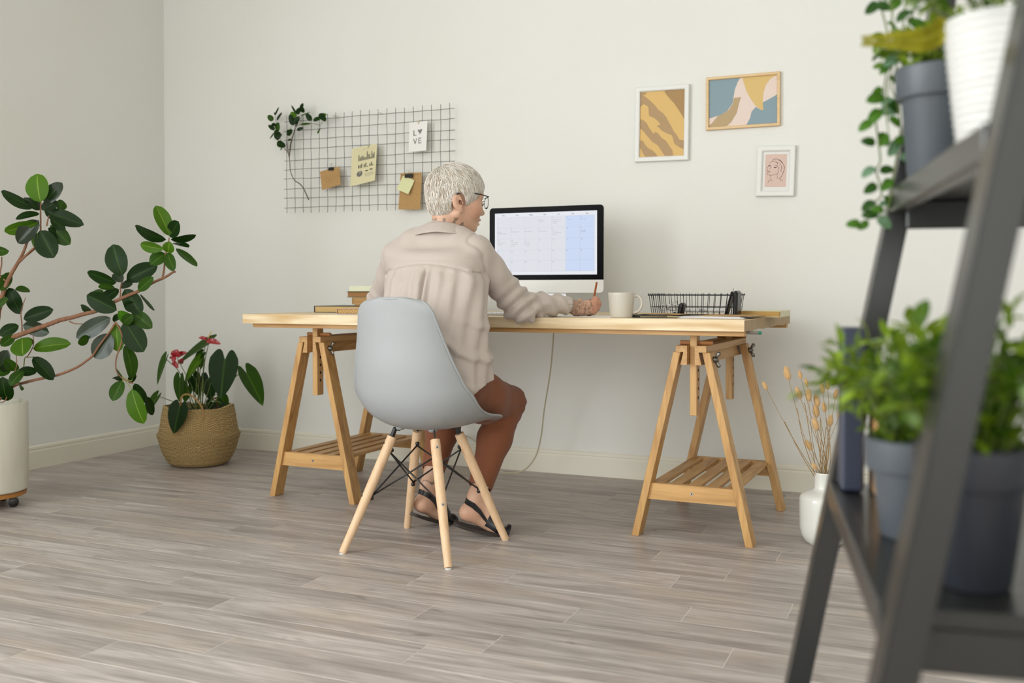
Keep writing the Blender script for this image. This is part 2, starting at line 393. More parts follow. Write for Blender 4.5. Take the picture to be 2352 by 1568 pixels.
def trestle(label, cx, y0, dark=None):
    t = thing('trestle', label, 'trestle', (cx, y0, 0), DR, 'beech trestles under the desk')
    D = 0.66   # front face of front legs (y=0) to rear face of back legs
    zc = .665  # cap top
    # beam: two T-section boards with a gap for the posts
    for s in (-1, 1):
        b = MB(); g = .0135
        prof = [(g, .600), (g, zc), (.052, zc), (.052, zc - .022), (.026, zc - .022), (.036, .600)]
        prof = [(s * p[0], p[1]) for p in prof]
        if s < 0: prof = prof[::-1]
        b.prism(prof, (0, D - .005, 0), (1, 0, 0), (0, 0, 1), (0, -1, 0), D)
        b.obj('beam_board', W_BEAM, t)
    # posts with peg holes and the dowels they hang on
    for yy in (.028, D - .075):
        b = MB(); b.box((0, yy + .022, (.425 + .701) / 2), (.024, .042, .276), bev=.0012)
        p = b.obj('post', W_LEG, t)
        for k in range(4):
            h = MB(); z = .579 - .0313 * k
            h.tube([(.0124, yy + .022, z), (.0106, yy + .022, z)], .0056, 12)
            h.obj('peg_hole', m_black, p)
        b = MB(); b.tube([(-.05, yy + .022, zc + .008), (.062, yy + .022, zc + .008)], .0075, 12); b.obj('dowel', W_DARK, t)
    # legs: boards splayed in x
    foot = .197; topx = .050
    for s in (-1, 1):
        for yy in (0, D - .062):
            b = MB(); dx = .0125; z1 = .643; dy = .06
            P0 = Vector((s * foot, 0, 0)); P1 = Vector((s * topx, 0, z1)); u = (P1 - P0).normalized(); nn = Vector((u.z, 0, -u.x))
            c = .003
            def sec(z):
                k = (z) / u.z; q = P0 + u * k
                hx = dx / u.z
                return [(q.x - hx, yy, z), (q.x + hx, yy, z), (q.x + hx, yy + dy, z), (q.x - hx, yy + dy, z)]
            V = sec(0) + sec(z1); b.add(V, [(3, 2, 1, 0), (4, 5, 6, 7), (0, 1, 5, 4), (1, 2, 6, 5), (2, 3, 7, 6), (3, 0, 4, 7)])
            lg = b.obj('leg', W_LEG, t)
            bm = bmesh.new(); bm.from_mesh(lg.data); bmesh.ops.bevel(bm, geom=bm.edges[:], offset=.0015, segments=1, affect='EDGES'); bm.to_mesh(lg.data); bm.free()
            if s > 0:
                # wing nut on the outer face
                wn = MB(); z = .618; x = topx + (foot - topx) * (1 - z / z1) + .0145; cyy = yy + .03
                wn.tube([(x - .002, cyy, z), (x + .004, cyy, z), (x + .010, cyy, z), (x + .016, cyy, z)], [.011, .010, .007, .004], 12)
                for q in (-1, 1):
                    wn.tube([(x + .006, cyy, z + q * .006), (x + .011, cyy, z + q * .013), (x + .017, cyy, z + q * .021), (x + .019, cyy, z + q * .026)], [.004, .0055, .0075, .004], 8, flat=.35, up=(0, 1, 0))
                wn.obj('wing_nut', m_dark_steel, t, smooth=True)
            sc = MB(); z = .155; x = s * (topx + (foot - topx) * (1 - z / z1)) + s * .013
            sc.tube([(x, yy + .03, z), (x + s * .0014, yy + .03, z)], .004, 10); sc.obj('screw', m_steel, t)
    # shelf: two rails across and five slats along y
    for yy in (.012, D - .062 + .01):
        b = MB(); zz = .160; hw = topx + (foot - topx) * (1 - zz / .643) - .013
        zt = .187; zb = .131
        hwt = topx + (foot - topx) * (1 - zt / .643) - .012; hwb = topx + (foot - topx) * (1 - zb / .643) - .012
        b.prism([(-hwb, zb), (hwb, zb), (hwt, zt), (-hwt, zt)], (0, yy + .022, 0), (1, 0, 0), (0, 0, 1), (0, -1, 0), .022)
        rl = b.obj('shelf_rail', W_RAIL, t)
        sc = MB(); sc.tube([(0, yy - .0012, .16), (0, yy + .001, .16)], .0055, 14); sc.obj('screw', m_steel, t)
        sc = MB(); sc.tube([(0, yy - .0016, .16), (0, yy - .0010, .16)], .0022, 8); sc.obj('screw_recess', m_black, t)
    for k in range(5):
        b = MB(); x = -.128 + .064 * k
        b.box((x, (.034 + D - .052) / 2, .1795), (.042, D - .086, .013), bev=.0015); b.obj('slat', W_BEAM, t)
    return t
trestle('beech trestle under the left end of the desk, partly behind the grey chair', -2.318, 3.338)
trestle('beech trestle with wing nuts under the right end of the desk', -.752, 3.292)
# pen stuck under the top
b = MB(); pz = DZ - DTH - .0065
p0 = aty(1690, 768, 3.36); p0.z = pz; 
b.tube([(-.62, 3.315, pz), (-.532, 3.313, pz)], .0055, 12, mi=0); b.tube([(-.532, 3.313, pz), (-.522, 3.3128, pz)], [.0058, .0048], 12, mi=1)
tag(b.obj('felt_tip_pen', [mat('pen_grey', '8d877c', rough=.35), mat('pen_green', '1f7f62', rough=.4)], smooth=False), 'grey felt pen with green cap tip wedged under the right end of the desk top', 'pen')
# ================================================================ WALL ITEMS
def on_wall(x, y, off=0.0): return aty(x, y, YB - off)
m_wire = mat('black_wire', '2e2c30', rough=.45)
# ---- wire grid board
gx = [658.7, 677.5, 696.5, 714.6, 733.5, 752.4, 771.5, 790.5, 809, 828, 848, 868, 888.5, 908.5, 928.5, 949.5, 970.5, 991.0, 1012, 1033]
tops = [267, 266.5, 266, 265, 261, 261, 259, 257.5, 256, 252.5, 252, 251, 248.5, 247.5, 247, 245.5, 242.5, 240.5, 239, 236]
gy0 = [279.8, 301.5, 322.5, 344.5, 369.5, 390, 411, 434, 455.5, 477]   # at x=655
gy1 = [248.5, 272, 298.5, 320, 346.5, 369, 393, 418, 441, 464]         # at x=1044
OFF = .045
grid = thing('wire_grid_board', 'black wire grid memo board hung on the wall above the desk', 'memo board', tuple(on_wall(850, 365, OFF)))
rg = random.Random(11)
def wob(p0, p1, n=9, a=.0016):
    out = []
    for i in range(n + 1):
        p = p0.lerp(p1, i / n); out.append(p + Vector((rg.uniform(-a, a), 0, rg.uniform(-a, a))))
    return catmull(out, 3)
for i, x in enumerate(gx):
    yb = 489.5 - (i * 8.5 / 17) if i < 18 else 489 - i * .5
    b = MB(); b.tube(wob(on_wall(x, tops[i], OFF), on_wall(x + .2, yb, OFF)), .0013, 5)
    o = b.obj('wire', m_wire, grid, smooth=True); rebase(grid, o)
for a, c in zip(gy0, gy1):
    b = MB(); b.tube(wob(on_wall(652.5, a + .5, OFF + .0026), on_wall(1045, c, OFF + .0026), 12), .0013, 5)
    o = b.obj('wire', m_wire, grid, smooth=True); rebase(grid, o)
for (x, y) in [(779, 271), (880, 263.5)]:      # hooks to the wall
    b = MB(); p = on_wall(x, y, 0); b.tube([p + Vector((0, -.004, .004)), p + Vector((0, -OFF, .004)), p + Vector((0, -OFF - .006, .0)), p + Vector((0, -OFF - .006, .01))], .0022, 6)
    o = b.obj('hook', mat('white_hook', 'dcdad2', rough=.4), grid, smooth=True); rebase(grid, o)

def sheet(name, corners, off, m, mats=None, curl=0.0, th=.0006, n=8):
    """paper sheet through four wall pixels (tl, tr, br, bl), bulging a little off the board; returns MB and point fn"""
    P = [on_wall(x, y, off) for x, y in corners]
    def fn(u, v):
        p = P[0].lerp(P[1], u).lerp(P[3].lerp(P[2], u), v)
        return p + Vector((0, -curl * (max(v, 0) ** 1.5) - curl * .5 * abs(u - .5) * v, 0))
    b = MB(); b.grid(fn, n, n)
    b.grid(lambda u, v: fn(1 - u, v) + Vector((0, th, 0)), n, n)
    return b, fn
def paint_rect(b, fn, u0, v0, u1, v1, lift=.0005, mi=0, nu=1, nv=1):
    b.grid(lambda s, t: fn(u0 + (u1 - u0) * s, v0 + (v1 - v0) * t) + Vector((0, -lift, 0)), nu, nv, mi)
def paint_poly(b, fn, poly, lift=.0005, mi=0):
    V = [fn(u, v) + Vector((0, -lift, 0)) for u, v in poly]; n = len(V)
    c = sum(V, Vector()) / n; b.add([c] + V, [(0, 1 + i, 1 + (i + 1) % n) for i in range(n)], mi)
def paint_line(b, fn, pts, wd=.01, lift=.0006, mi=0, asp=1.0):
    """flat printed stroke in the sheet's own u,v"""
    for (a, c) in zip(pts[:-1], pts[1:]):
        d = Vector((c[0] - a[0], (c[1] - a[1]) * asp)); 
        if d.length < 1e-6: continue
        d.normalize(); nx, ny = -d.y * wd / 2, d.x * wd / 2 / asp
        ex, ey = d.x * wd * .3, d.y * wd * .3 / asp
        q = [(a[0] + nx - ex, a[1] + ny - ey), (c[0] + nx + ex, c[1] + ny + ey), (c[0] - nx + ex, c[1] - ny + ey), (a[0] - nx - ex, a[1] - ny - ey)]
        b.add([fn(*p) + Vector((0, -lift, 0)) for p in q], [(0, 1, 2, 3)], mi)

def binder_clip(label, x, y, off, wd=.03, hb=.014, tilt=0):
    p = on_wall(x, y, off)
    t = thing('binder_clip', label, 'clip', tuple(p), 0, 'binder clips on the wire grid')
    b = MB(); b.prism([(-.004, 0), (.006, 0), (.0015, hb), (-.0005, hb)], (-wd / 2, -.001, -hb), (0, 1, 0), (0, 0, 1), (1, 0, 0), wd)
    b.obj('clip_body', mat('clip_black', '171614', rough=.35), t)
    for s in (-1, 1):
        w_ = MB(); cx = s * wd * .25
        pts = [(cx - .004, 0, -.002), (cx - .0065, -.004 * s, .010), (cx - .006, -.005 * s, .017), (cx, -.006 * s, .0205), (cx + .006, -.005 * s, .017), (cx + .0065, -.004 * s, .010), (cx + .002, 0, -.002)]
        w_.tube(catmull([Vector(q) for q in pts], 4), .0007, 5); w_.obj('clip_handle', mat('clip_wire', 'b3b0a6', rough=.3, metal=1), t, smooth=True)
    return t
m_kraft = mat('kraft_paper', 'b8935f', rough=.8, noise=(90, (1, 1, 1), 'a57f4d', .5))
m_ink = mat('printed_ink', '2a2823', rough=.7); m_ink2 = mat('grey_ink', '6f6d66', rough=.7); m_ink3 = mat('faint_ink', 'b3ad90', rough=.8)
m_pencil = mat('faint_pencil', '97794d', rough=.8)
# kraft note
t = thing('kraft_note', 'square brown kraft note with faint handwriting clipped to the wire grid', 'note', tuple(on_wall(760, 409, OFF + .01)))
b, fn = sheet('n', [(734.5, 394), (779.5, 382), (785, 424), (742, 437)], OFF + .004, m_kraft, curl=.008)
o = b.obj('paper', m_kraft, t); rebase(t, o)
b = MB(); r2 = random.Random(2)
for k in range(6):
    v = .30 + .085 * k; u = .22
    while u < (.95 if k < 5 else .7):
        l = r2.uniform(.04, .12); pts = [(u + l * q / 5, v + r2.uniform(-.018, .018)) for q in range(6)]; paint_line(b, fn, pts, .008); u += l + .03
o = b.obj('handwriting', m_pencil, t); rebase(t, o)
binder_clip('black binder clip on the square kraft note', 760.5, 384, OFF + .006, wd=.031, hb=.016)
# chart sheet
m_cream = mat('cream_paper', 'dbd3ab', rough=.8)
t = thing('chart_print', 'pale yellow sheet printed with bar charts and a pie chart', 'paper', tuple(on_wall(838, 379, OFF + .01)))
b, fn = sheet('n', [(808.5, 341), (866, 329.5), (865, 415), (808.5, 429)], OFF + .004, m_cream, curl=.014, n=10)
o = b.obj('paper', m_cream, t); rebase(t, o)
b = MB()
for k, h in enumerate([.165, .09, .11, .13, .10, .07, .075, .22, .13, .14, .05, .20, .12, .155]):
    u = .28 + .047 * k; paint_rect(b, fn, u, .375 - h, u + .028, .375, mi=0)
for g_, hs in enumerate([(.085, .085, .11), (.09, .115, .022), (.07, .105, .04)]):
    for k, h in enumerate(hs):
        u = .28 + .225 * g_ + .06 * k; paint_rect(b, fn, u, .57 - h, u + .035, .57, mi=0)
cxp, cyp, rp = .35, .72, .115
pie = [(cxp, cyp)] + [(cxp + rp * math.cos(a), cyp + rp * .66 * math.sin(a)) for a in np.linspace(-.9, 2 * math.pi - 1.5, 26)]
paint_poly(b, fn, [(p[0], p[1]) for p in pie[1:]] + [(cxp, cyp)], mi=1)
paint_poly(b, fn, [(cxp + .02, cyp - .01)] + [(cxp + .02 + rp * math.cos(a), cyp - .01 + rp * .66 * math.sin(a)) for a in np.linspace(-1.45, -.95, 5)], mi=1)
for (u, v, s) in [(.63, .675, .07), (.81, .66, .07)]:
    paint_poly(b, fn, [(u + s * math.cos(a), v + s * .25 * math.sin(a)) for a in np.linspace(0, 6.0, 18)], mi=0)
for k in range(14): paint_rect(b, fn, .24, .115 + .021 * k, .255, .119 + .021 * k, mi=2)
paint_rect(b, fn, .40, .075, .72, .082, mi=2); paint_rect(b, fn, .28, .10, .93, .103, mi=2)
for k in range(5): paint_rect(b, fn, .28, .14 + .045 * k, .93, .142 + .045 * k, mi=2)
for k in range(6): paint_rect(b, fn, .56, .735 + .017 * k, .92 - (.1 if k == 5 else 0), .741 + .017 * k, mi=2)
o = b.obj('chart_print_ink', [m_ink, m_ink2, m_ink3], t); o.name = 'chart'; rebase(t, o)
b = MB(); p = on_wall(847, 334, OFF + .007); 
b.tube([p + Vector((-.006, 0, -.012)), p + Vector((.002, 0, .004)), p + Vector((.005, -.001, .005)), p + Vector((-.002, -.001, -.010)), p + Vector((-.004, -.001, -.008)), p + Vector((.0015, -.001, .001))], .0006, 5)
tag(b.obj('paper_clip', mat('clip_wire', 'b3b0a6', rough=.3, metal=1), smooth=True), 'small metal paper clip at the top of the yellow chart sheet', 'clip')
# LOVE print
m_white = mat('white_paper', 'eceae6', rough=.75)
t = thing('lettering_card', 'white card with hand drawn LOVE lettering on the wire grid', 'card', tuple(on_wall(960, 312, OFF + .01)))
b, fn = sheet('n', [(940, 281.5), (981.5, 277), (980, 346), (939.5, 349)], OFF + .004, m_white, curl=.004)
o = b.obj('paper', m_white, t); rebase(t, o)
b = MB(); r3 = random.Random(8)
def brush(pts, wd=.055, mi=0):
    for k in range(3):
        j = [(u + r3.uniform(-.012, .012), v + r3.uniform(-.008, .008)) for u, v in pts]; paint_line(b, fn, j, wd * .55, mi=mi, asp=1.65, lift=.0005 + .0001 * k)
brush([(.27, .29), (.28, .46), (.42, .45)])
brush([(.27, .57), (.36, .74), (.44, .57)]); brush([(.68, .56), (.56, .565), (.57, .73), (.70, .715)]); brush([(.56, .645), (.68, .64)])
paint_poly(b, fn, [(.62, .43), (.55, .36), (.49, .31), (.49, .275), (.54, .262), (.60, .29), (.66, .255), (.72, .26), (.735, .29), (.70, .34), (.66, .39)], mi=1)
for k in range(6): paint_line(b, fn, [(.50 + .035 * k, .28 + .005 * k), (.60 + .018 * k, .41 - .02 * k)], .014, mi=0, asp=1.65, lift=.0009)
o = b.obj('lettering', [m_ink2, mat('heart_ink', '8a8987', rough=.8)], t); rebase(t, o)
m_peg = mat('tiny_peg', 'd9c7a6', rough=.6)
b = MB(); p = on_wall(961.5, 280, OFF + .008); b.box(p, (.004, .004, .02), rot=Matrix.Rotation(.35, 3, 'Y'), bev=.0006); b.tube([p + Vector((-.003, -.0005, 0)), p + Vector((.003, -.0005, 0))], .0012, 6)
tag(b.obj('mini_clothespin', m_peg), 'tiny wooden clothespin holding the white LOVE card', 'clip')
# kraft notepad with spiral perforation + sticky note
t = thing('kraft_notepad', 'tall brown kraft notepad with torn spiral top clipped to the grid', 'notepad', tuple(on_wall(942, 438, OFF + .01)))
b, fn = sheet('n', [(920, 399), (969, 396), (966, 481), (916, 481)], OFF + .004, m_kraft, curl=.003)
b2 = MB(); b2.v, b2.f, b2.m = b.v, b.f, b.m
for k in range(12):
    u = .03 + .08 * k; b2.add([fn(u, 0), fn(u + .05, 0), fn(u + .045, -.018), fn(u + .005, -.018)], [(0, 1, 2, 3)])
o = b2.obj('cover', m_kraft, t); rebase(t, o)
b = MB()
for k in range(12): paint_rect(b, fn, .05 + .08 * k, .035, .075 + .08 * k, .055)
o = b.obj('punch_hole', m_black, t); rebase(t, o)
m_sticky = mat('sticky_note', 'dbdcab', rough=.8)
b, fn = sheet('n', [(926, 403), (952, 414), (941, 446.5), (914, 435)], OFF + .012, m_sticky, curl=.012)
tag(b.obj('sticky_note', m_sticky), 'pale green sticky note clipped over the brown notepad', 'note')
binder_clip('larger black binder clip on the brown notepad and sticky note', 939, 399, OFF + .014, wd=.043, hb=.019)

# ---- framed pictures
def frame(name, label, TL, TR, BR, BL, fw, depth, fm, build):
    P = [on_wall(*q, depth) for q in (TL, TR, BR, BL)]
    c = sum(P, Vector()) / 4
    ux = ((P[1] - P[0]) + (P[2] - P[3])) / 2; W = ux.length; ux.normalize()
    uz = Vector((-ux.z, 0, ux.x)); Hh = (((P[0] - P[3]) + (P[1] - P[2])) / 2).length
    t = thing(name, label, 'picture', (c.x, YB, c.z), 0, 'framed pictures on the wall')
    o0 = Vector((0, 0, 0))
    def at(u, v, y): return ux * ((u - .5) * W) + uz * ((.5 - v) * Hh) + Vector((0, -y, 0))
    fu, fv = fw / W, fw / Hh
    # four mitred mouldings
    for (a, bq, ia, ib) in [((0, 0), (1, 0), (fu, fv), (1 - fu, fv)), ((1, 0), (1, 1), (1 - fu, fv), (1 - fu, 1 - fv)), ((1, 1), (0, 1), (1 - fu, 1 - fv), (fu, 1 - fv)), ((0, 1), (0, 0), (fu, 1 - fv), (fu, fv))]:
        m_ = MB(); g = .15
        def mixp(p, q, k): return (p[0] + (q[0] - p[0]) * k, p[1] + (q[1] - p[1]) * k)
        rows = [(0, .001), (0, depth - .003), (.12, depth), (.8, depth), (1, depth - .004), (1, .001)]
        V = [at(*mixp(a, ia, k), y) for k, y in rows] + [at(*mixp(bq, ib, k), y) for k, y in rows]; n = len(rows)
        m_.add(V, [(i, (i + 1) % n, n + (i + 1) % n, n + i) for i in range(n)] + [tuple(range(n)), tuple(range(n, 2 * n))])
        m_.obj('moulding', fm, t)
    py = depth - .010
    def fn(u, v): return at(fu + (1 - 2 * fu) * u, fv + (1 - 2 * fv) * v, py)
    build(t, fn)
    g_ = MB(); g_.grid(lambda u, v: fn(u, v) + Vector((0, -.003, 0)), 1, 1)
    gm = mat('picture_glass', 'ffffff', rough=.04, trans=1.0, spec=.5); gm.node_tree.nodes['Principled BSDF'].inputs['IOR'].default_value = 1.12
    return t
def poly_print(t, fn, base, polys, cols, name='print', base_name=None):
    bm_ = mat('print_' + base, base, rough=.55); b = MB(); b.grid(fn, 1, 1); ms = [bm_]
    for pi, (poly, c) in enumerate(zip(polys, cols)):
        m_ = mat('print_' + c, c, rough=.55)
        if m_ not in ms: ms.append(m_)
        i = ms.index(m_); V = [fn(u, v) + Vector((0, -.0004 - .0003 * pi, 0)) for u, v in poly]
        V = [v for k, v in enumerate(V) if (v - V[k - 1]).length > 1e-5]
        from mathutils.geometry import tessellate_polygon
        b.add(V, [tuple(f) for f in tessellate_polygon([[Vector((v.x, v.z, 0)) for v in V]])], i)
    b.obj(name, ms, t)
def Z5(L, x0, y0, x1, y1): return [(min(max((x - x0) / (x1 - x0), 0), 1), min(max((y - y0) / (y1 - y0), 0), 1)) for x, y in L]
def art1(t, fn):
    R = (403, 312, 880, 1010)
    P = [Z5(p, *R) for p in [
        [(403, 340), (420, 335), (500, 400), (560, 460), (600, 510), (650, 550), (690, 600), (715, 655), (740, 690), (765, 745), (800, 790), (830, 840), (880, 850), (880, 945), (830, 920), (780, 885), (765, 840), (750, 790), (700, 770), (640, 735), (585, 680), (625, 672), (605, 640), (560, 600), (500, 570), (490, 470), (440, 440), (403, 470)],
        [(403, 312), (470, 322), (450, 345), (420, 335), (403, 345)],
        [(660, 318), (690, 307), (880, 300), (880, 630), (840, 560), (800, 500), (770, 455), (720, 400), (680, 350)],
        [(403, 600), (440, 615), (475, 650), (500, 700), (550, 765), (575, 745), (610, 775), (640, 815), (690, 850), (720, 900), (755, 950), (765, 1010), (680, 1010), (640, 950), (600, 890), (540, 850), (480, 780), (440, 730), (403, 700)],
        [(403, 830), (435, 835), (460, 880), (500, 920), (545, 945), (580, 980), (600, 1010), (470, 1010), (440, 970), (420, 920), (403, 915)]]]
    poly_print(t, fn, 'd9b36c', P, ['ad8d62', 'ad8d62', 'a5824f', 'ad8d62', 'ad8d62'])
def art2(t, fn):
    R = (1140, 200, 1870, 680)
    P = [Z5(p, *R) for p in [
        [(1140, 200), (1475, 175), (1450, 240), (1420, 310), (1405, 390), (1395, 450), (1340, 520), (1270, 560), (1200, 575), (1140, 590)],
        [(1505, 175), (1560, 185), (1650, 190), (1720, 180), (1790, 155), (1870, 140), (1870, 185), (1800, 230), (1750, 290), (1725, 370), (1718, 440), (1725, 540), (1700, 540), (1640, 490), (1590, 420), (1545, 340), (1515, 250)],
        [(1870, 395), (1800, 430), (1720, 465), (1725, 540), (1700, 540), (1645, 505), (1600, 550), (1585, 610), (1545, 680), (1870, 680)],
        [(1140, 660), (1170, 640), (1230, 575), (1300, 545), (1360, 510), (1400, 450), (1410, 398), (1485, 395), (1465, 450), (1440, 550), (1380, 640), (1330, 685), (1140, 700)]]]
    poly_print(t, fn, 'e3cfc3', P, ['8299a2', 'd6b671', '8299a2', 'b49b72'])
def art3(t, fn):
    # white mount with a bevelled window, pink print, line-drawn face in profile
    b = MB(); b.grid(fn, 1, 1); b.obj('mount', mat('mount_board', 'e6e5e0', rough=.7), t)
    def f2(u, v): return fn(.10 + .80 * u, .075 + .83 * v) + Vector((0, -.0006, 0))
    b = MB(); b.grid(f2, 1, 1); b.obj('print', mat('pink_print', 'd9beb1', rough=.7), t)
    R = (1735, 985, 1968, 1345); b = MB()
    for L, wd in [([(1782, 1085), (1795, 1070), (1820, 1060), (1850, 1062), (1870, 1090), (1860, 1115), (1885, 1130), (1880, 1155), (1875, 1170), (1882, 1185), (1855, 1205), (1815, 1215), (1780, 1212), (1762, 1205), (1757, 1180), (1760, 1160), (1753, 1145), (1758, 1128), (1775, 1118), (1795, 1112), (1797, 1130), (1785, 1145)], .012),
              ([(1815, 1058), (1822, 1042), (1850, 1036), (1870, 1042), (1895, 1052), (1915, 1072), (1928, 1085)], .016), ([(1845, 1072), (1870, 1078), (1895, 1085), (1905, 1105)], .010),
              ([(1872, 1048), (1900, 1062), (1925, 1092)], .012), ([(1930, 1098), (1945, 1130), (1940, 1165), (1928, 1200), (1912, 1235), (1888, 1258)], .018), ([(1908, 1110), (1915, 1140), (1908, 1160), (1912, 1178)], .016),
              ([(1872, 1195), (1868, 1220), (1872, 1240), (1868, 1258)], .010), ([(1788, 1215), (1800, 1240), (1802, 1262), (1820, 1282)], .010), ([(1800, 1265), (1780, 1275), (1770, 1298)], .012), ([(1900, 1262), (1925, 1270), (1932, 1285)], .010), ([(1905, 1272), (1912, 1284)], .012),
              ([(1830, 1112), (1850, 1108), (1862, 1116)], .010), ([(1830, 1128), (1845, 1134), (1862, 1128)], .02), ([(1834, 1131), (1856, 1131)], .03), ([(1768, 1110), (1782, 1106), (1792, 1110)], .022),
              ([(1762, 1170), (1775, 1165), (1790, 1172), (1780, 1185), (1766, 1180)], .009), ([(1766, 1174), (1788, 1176)], .007)]:
        q = Z5(L, *R); pts = [(p.x, p.y) for p in catmull([Vector((u, v, 0)) for u, v in q], 4)]; paint_line(b, f2, pts, wd, mi=0, asp=1.5, lift=.0005)
    b.obj('line_drawing', m_ink, t)
m_fw = mat('white_frame', 'e4e4df', rough=.4); m_fo = wood('pale_frame_wood', 'e2c496', 'd0ab76', 0, 2)
frame('framed_print', 'white framed print of ochre and brown torn diagonal stripes', (1458.5, 200.7), (1581.6, 192.4), (1581.6, 366.6), (1458, 372), .021, .022, m_fw, art1)
frame('framed_print', 'pale wood framed landscape print in blue, yellow and pink shapes', (1621, 177.5), (1791.5, 163.4), (1791.5, 287.4), (1621, 299.4), .013, .020, m_fo, art2)
frame('framed_print', 'small white framed pink print with a line drawn head', (1738, 335), (1826.5, 333), (1824, 449.5), (1736.7, 450.5), .0235, .022, m_fw, art3)

# ================================================================ DESK ITEMS
def box_thing(name, mb_parts): pass
def book(name, label, c, size, ang, cover, pages, z, spine='x-', ct=.0022, over=.003, group=None, cat='book', cover_label=None, round_spine=False):
    """closed book lying flat: c=(x,y) centre, size=(w,d,h) ; spine on the given side"""
    w_, d, h = size
    t = thing(name, label, cat, (c[0], c[1], z), ang, group)
    p = MB(); p.box((over * (.5 if spine == 'x-' else -.5 if spine == 'x+' else 0), 0 if spine[0] == 'x' else (over * (.5 if spine == 'y-' else -.5)), h / 2), (w_ - over * (1 if spine[0] == 'x' else 2), d - over * (2 if spine[0] == 'x' else 1), h - 2 * ct), bev=.0004)
    p.obj('page_block', pages, t)
    b = MB(); b.box((0, 0, ct / 2), (w_, d, ct), bev=.0007); b.box((0, 0, h - ct / 2), (w_, d, ct), bev=.0007)
    if spine == 'x-': b.box((-w_ / 2 + ct / 2 - .0006, 0, h / 2), (ct, d, h - .001), bev=.0009)
    elif spine == 'x+': b.box((w_ / 2 - ct / 2 + .0006, 0, h / 2), (ct, d, h - .001), bev=.0009)
    elif spine == 'y-': b.box((0, -d / 2 + ct / 2 - .0006, h / 2), (w_, ct, h - .001), bev=.0009)
    else: b.box((0, d / 2 - ct / 2 + .0006, h / 2), (w_, ct, h - .001), bev=.0009)
    b.obj('cover', cover, t); return t
m_pg = mat('aged_pages', 'bf9660', rough=.8, noise=(8, (1, 1, 60), '9b7242', .8))
m_pg2 = mat('light_pages', 'cdb078', rough=.8, noise=(8, (1, 1, 60), 'b2935c', .7))
Z = DZ
def dk(x, y): p = aty(x, 690, y); return p.x
# back pile from the bottom
bx = lambda px, y: aty(px, 690, y).x
yy = 3.60
z = Z + .0005
x0, x1 = bx(721, yy), bx(835, yy)
book('black_book', 'black covered book at the bottom left of the desk pile', ((x0 + .18), yy + .11), (.36, .22, .0290), DR, mat('book_black', '20242a', rough=.45), m_pg2, z, spine='x-', group='books piled on the left end of the desk')
z += .0292
# thin brown book on it
book('brown_book', 'thin brown book lying on the black book', (bx(832, yy) + .06, yy + .13), (.26, .17, .006), DR, mat('book_tan', '9a7a55', rough=.6), m_pg, z, spine='y+', ct=.0012, group='books piled on the left end of the desk')
z += .0062
book('cream_book', 'cream covered book with tan pages in the middle of the pile', (bx(793, yy) + .105, yy + .12), (.20, .15, .0300), DR, mat('book_cream', 'c7ae80', rough=.6), m_pg, z, spine='x-', group='books piled on the left end of the desk')
z += .0302
book('green_book', 'dark green edged book with brown pages near the top of the pile', (bx(783, yy) + .125, yy + .13), (.25, .17, .0262), DR, mat('book_green', '4c5a34', rough=.5), mat('brown_pages', 'a87a4a', rough=.8, noise=(8, (1, 1, 60), '8b5f35', .8)), z, spine='x+', ct=.0028, over=.009, group='books piled on the left end of the desk')
z += .0264
book('pale_book', 'pale cream green hardback on top of the book pile', (bx(787, yy) + .12, yy + .13), (.23, .17, .0235), DR + .01, mat('book_pale', 'd7d9bd', rough=.5), mat('book_pale_pages', 'dbdcc4', rough=.7), z, spine='y-', ct=.003, group='books piled on the left end of the desk')
# front: sheet, pink notebook with patterned edge
b = MB(); b.box((0, 0, .0004), (.21, .16, .0008)); o = tag(b.obj('paper_sheet', m_white, loc=(bx(751, 3.31) + .105, 3.395, Z + .0004)), 'white squared paper sheet under the pink notebook at desk left', 'paper'); o.rotation_euler.z = DR
t = thing('pink_notebook', 'pink notebook with zigzag patterned edge on the left of the desk', 'notebook', (bx(773, 3.36) + .1, 3.46, Z + .0015), DR + .02)
b = MB(); b.box((0, 0, .0105), (.21, .17, .017), bev=.002); b.obj('page_block', mat('edge_base', 'c19a5c', rough=.7), t)
b = MB(); b.box((-.001, 0, .0195), (.215, .174, .0016), bev=.0005); b.box((-.001, 0, .001), (.215, .174, .0016), bev=.0005); b.box((-.1075, 0, .0105), (.0016, .174, .019), bev=.0005); b.obj('cover', mat('pink_cover', 'c9a894', rough=.6), t)
b = MB()
for k in range(9):
    for q in range(4):
        x = -.1 + .0235 * k; o_ = .0033 * q
        for (xa, za, xb, zb) in [(x + o_, .002, x + .0118, .0185 - o_ * 1.3), (x + .0118, .0185 - o_ * 1.3, x + .0235 - o_, .002)]:
            if za < zb or True:
                d = Vector((xb - xa, 0, zb - za)).normalized(); nn = Vector((-d.z, 0, d.x)) * .0006
                A = Vector((xa, -.0852, za)); B = Vector((xb, -.0852, zb)); b.add([A + nn, B + nn, B - nn, A - nn], [(0, 1, 2, 3)], q % 2)
b.obj('edge_pattern', [mat('edge_dark', '8a5f33', rough=.7), mat('edge_light', 'e2c37e', rough=.7)], t)

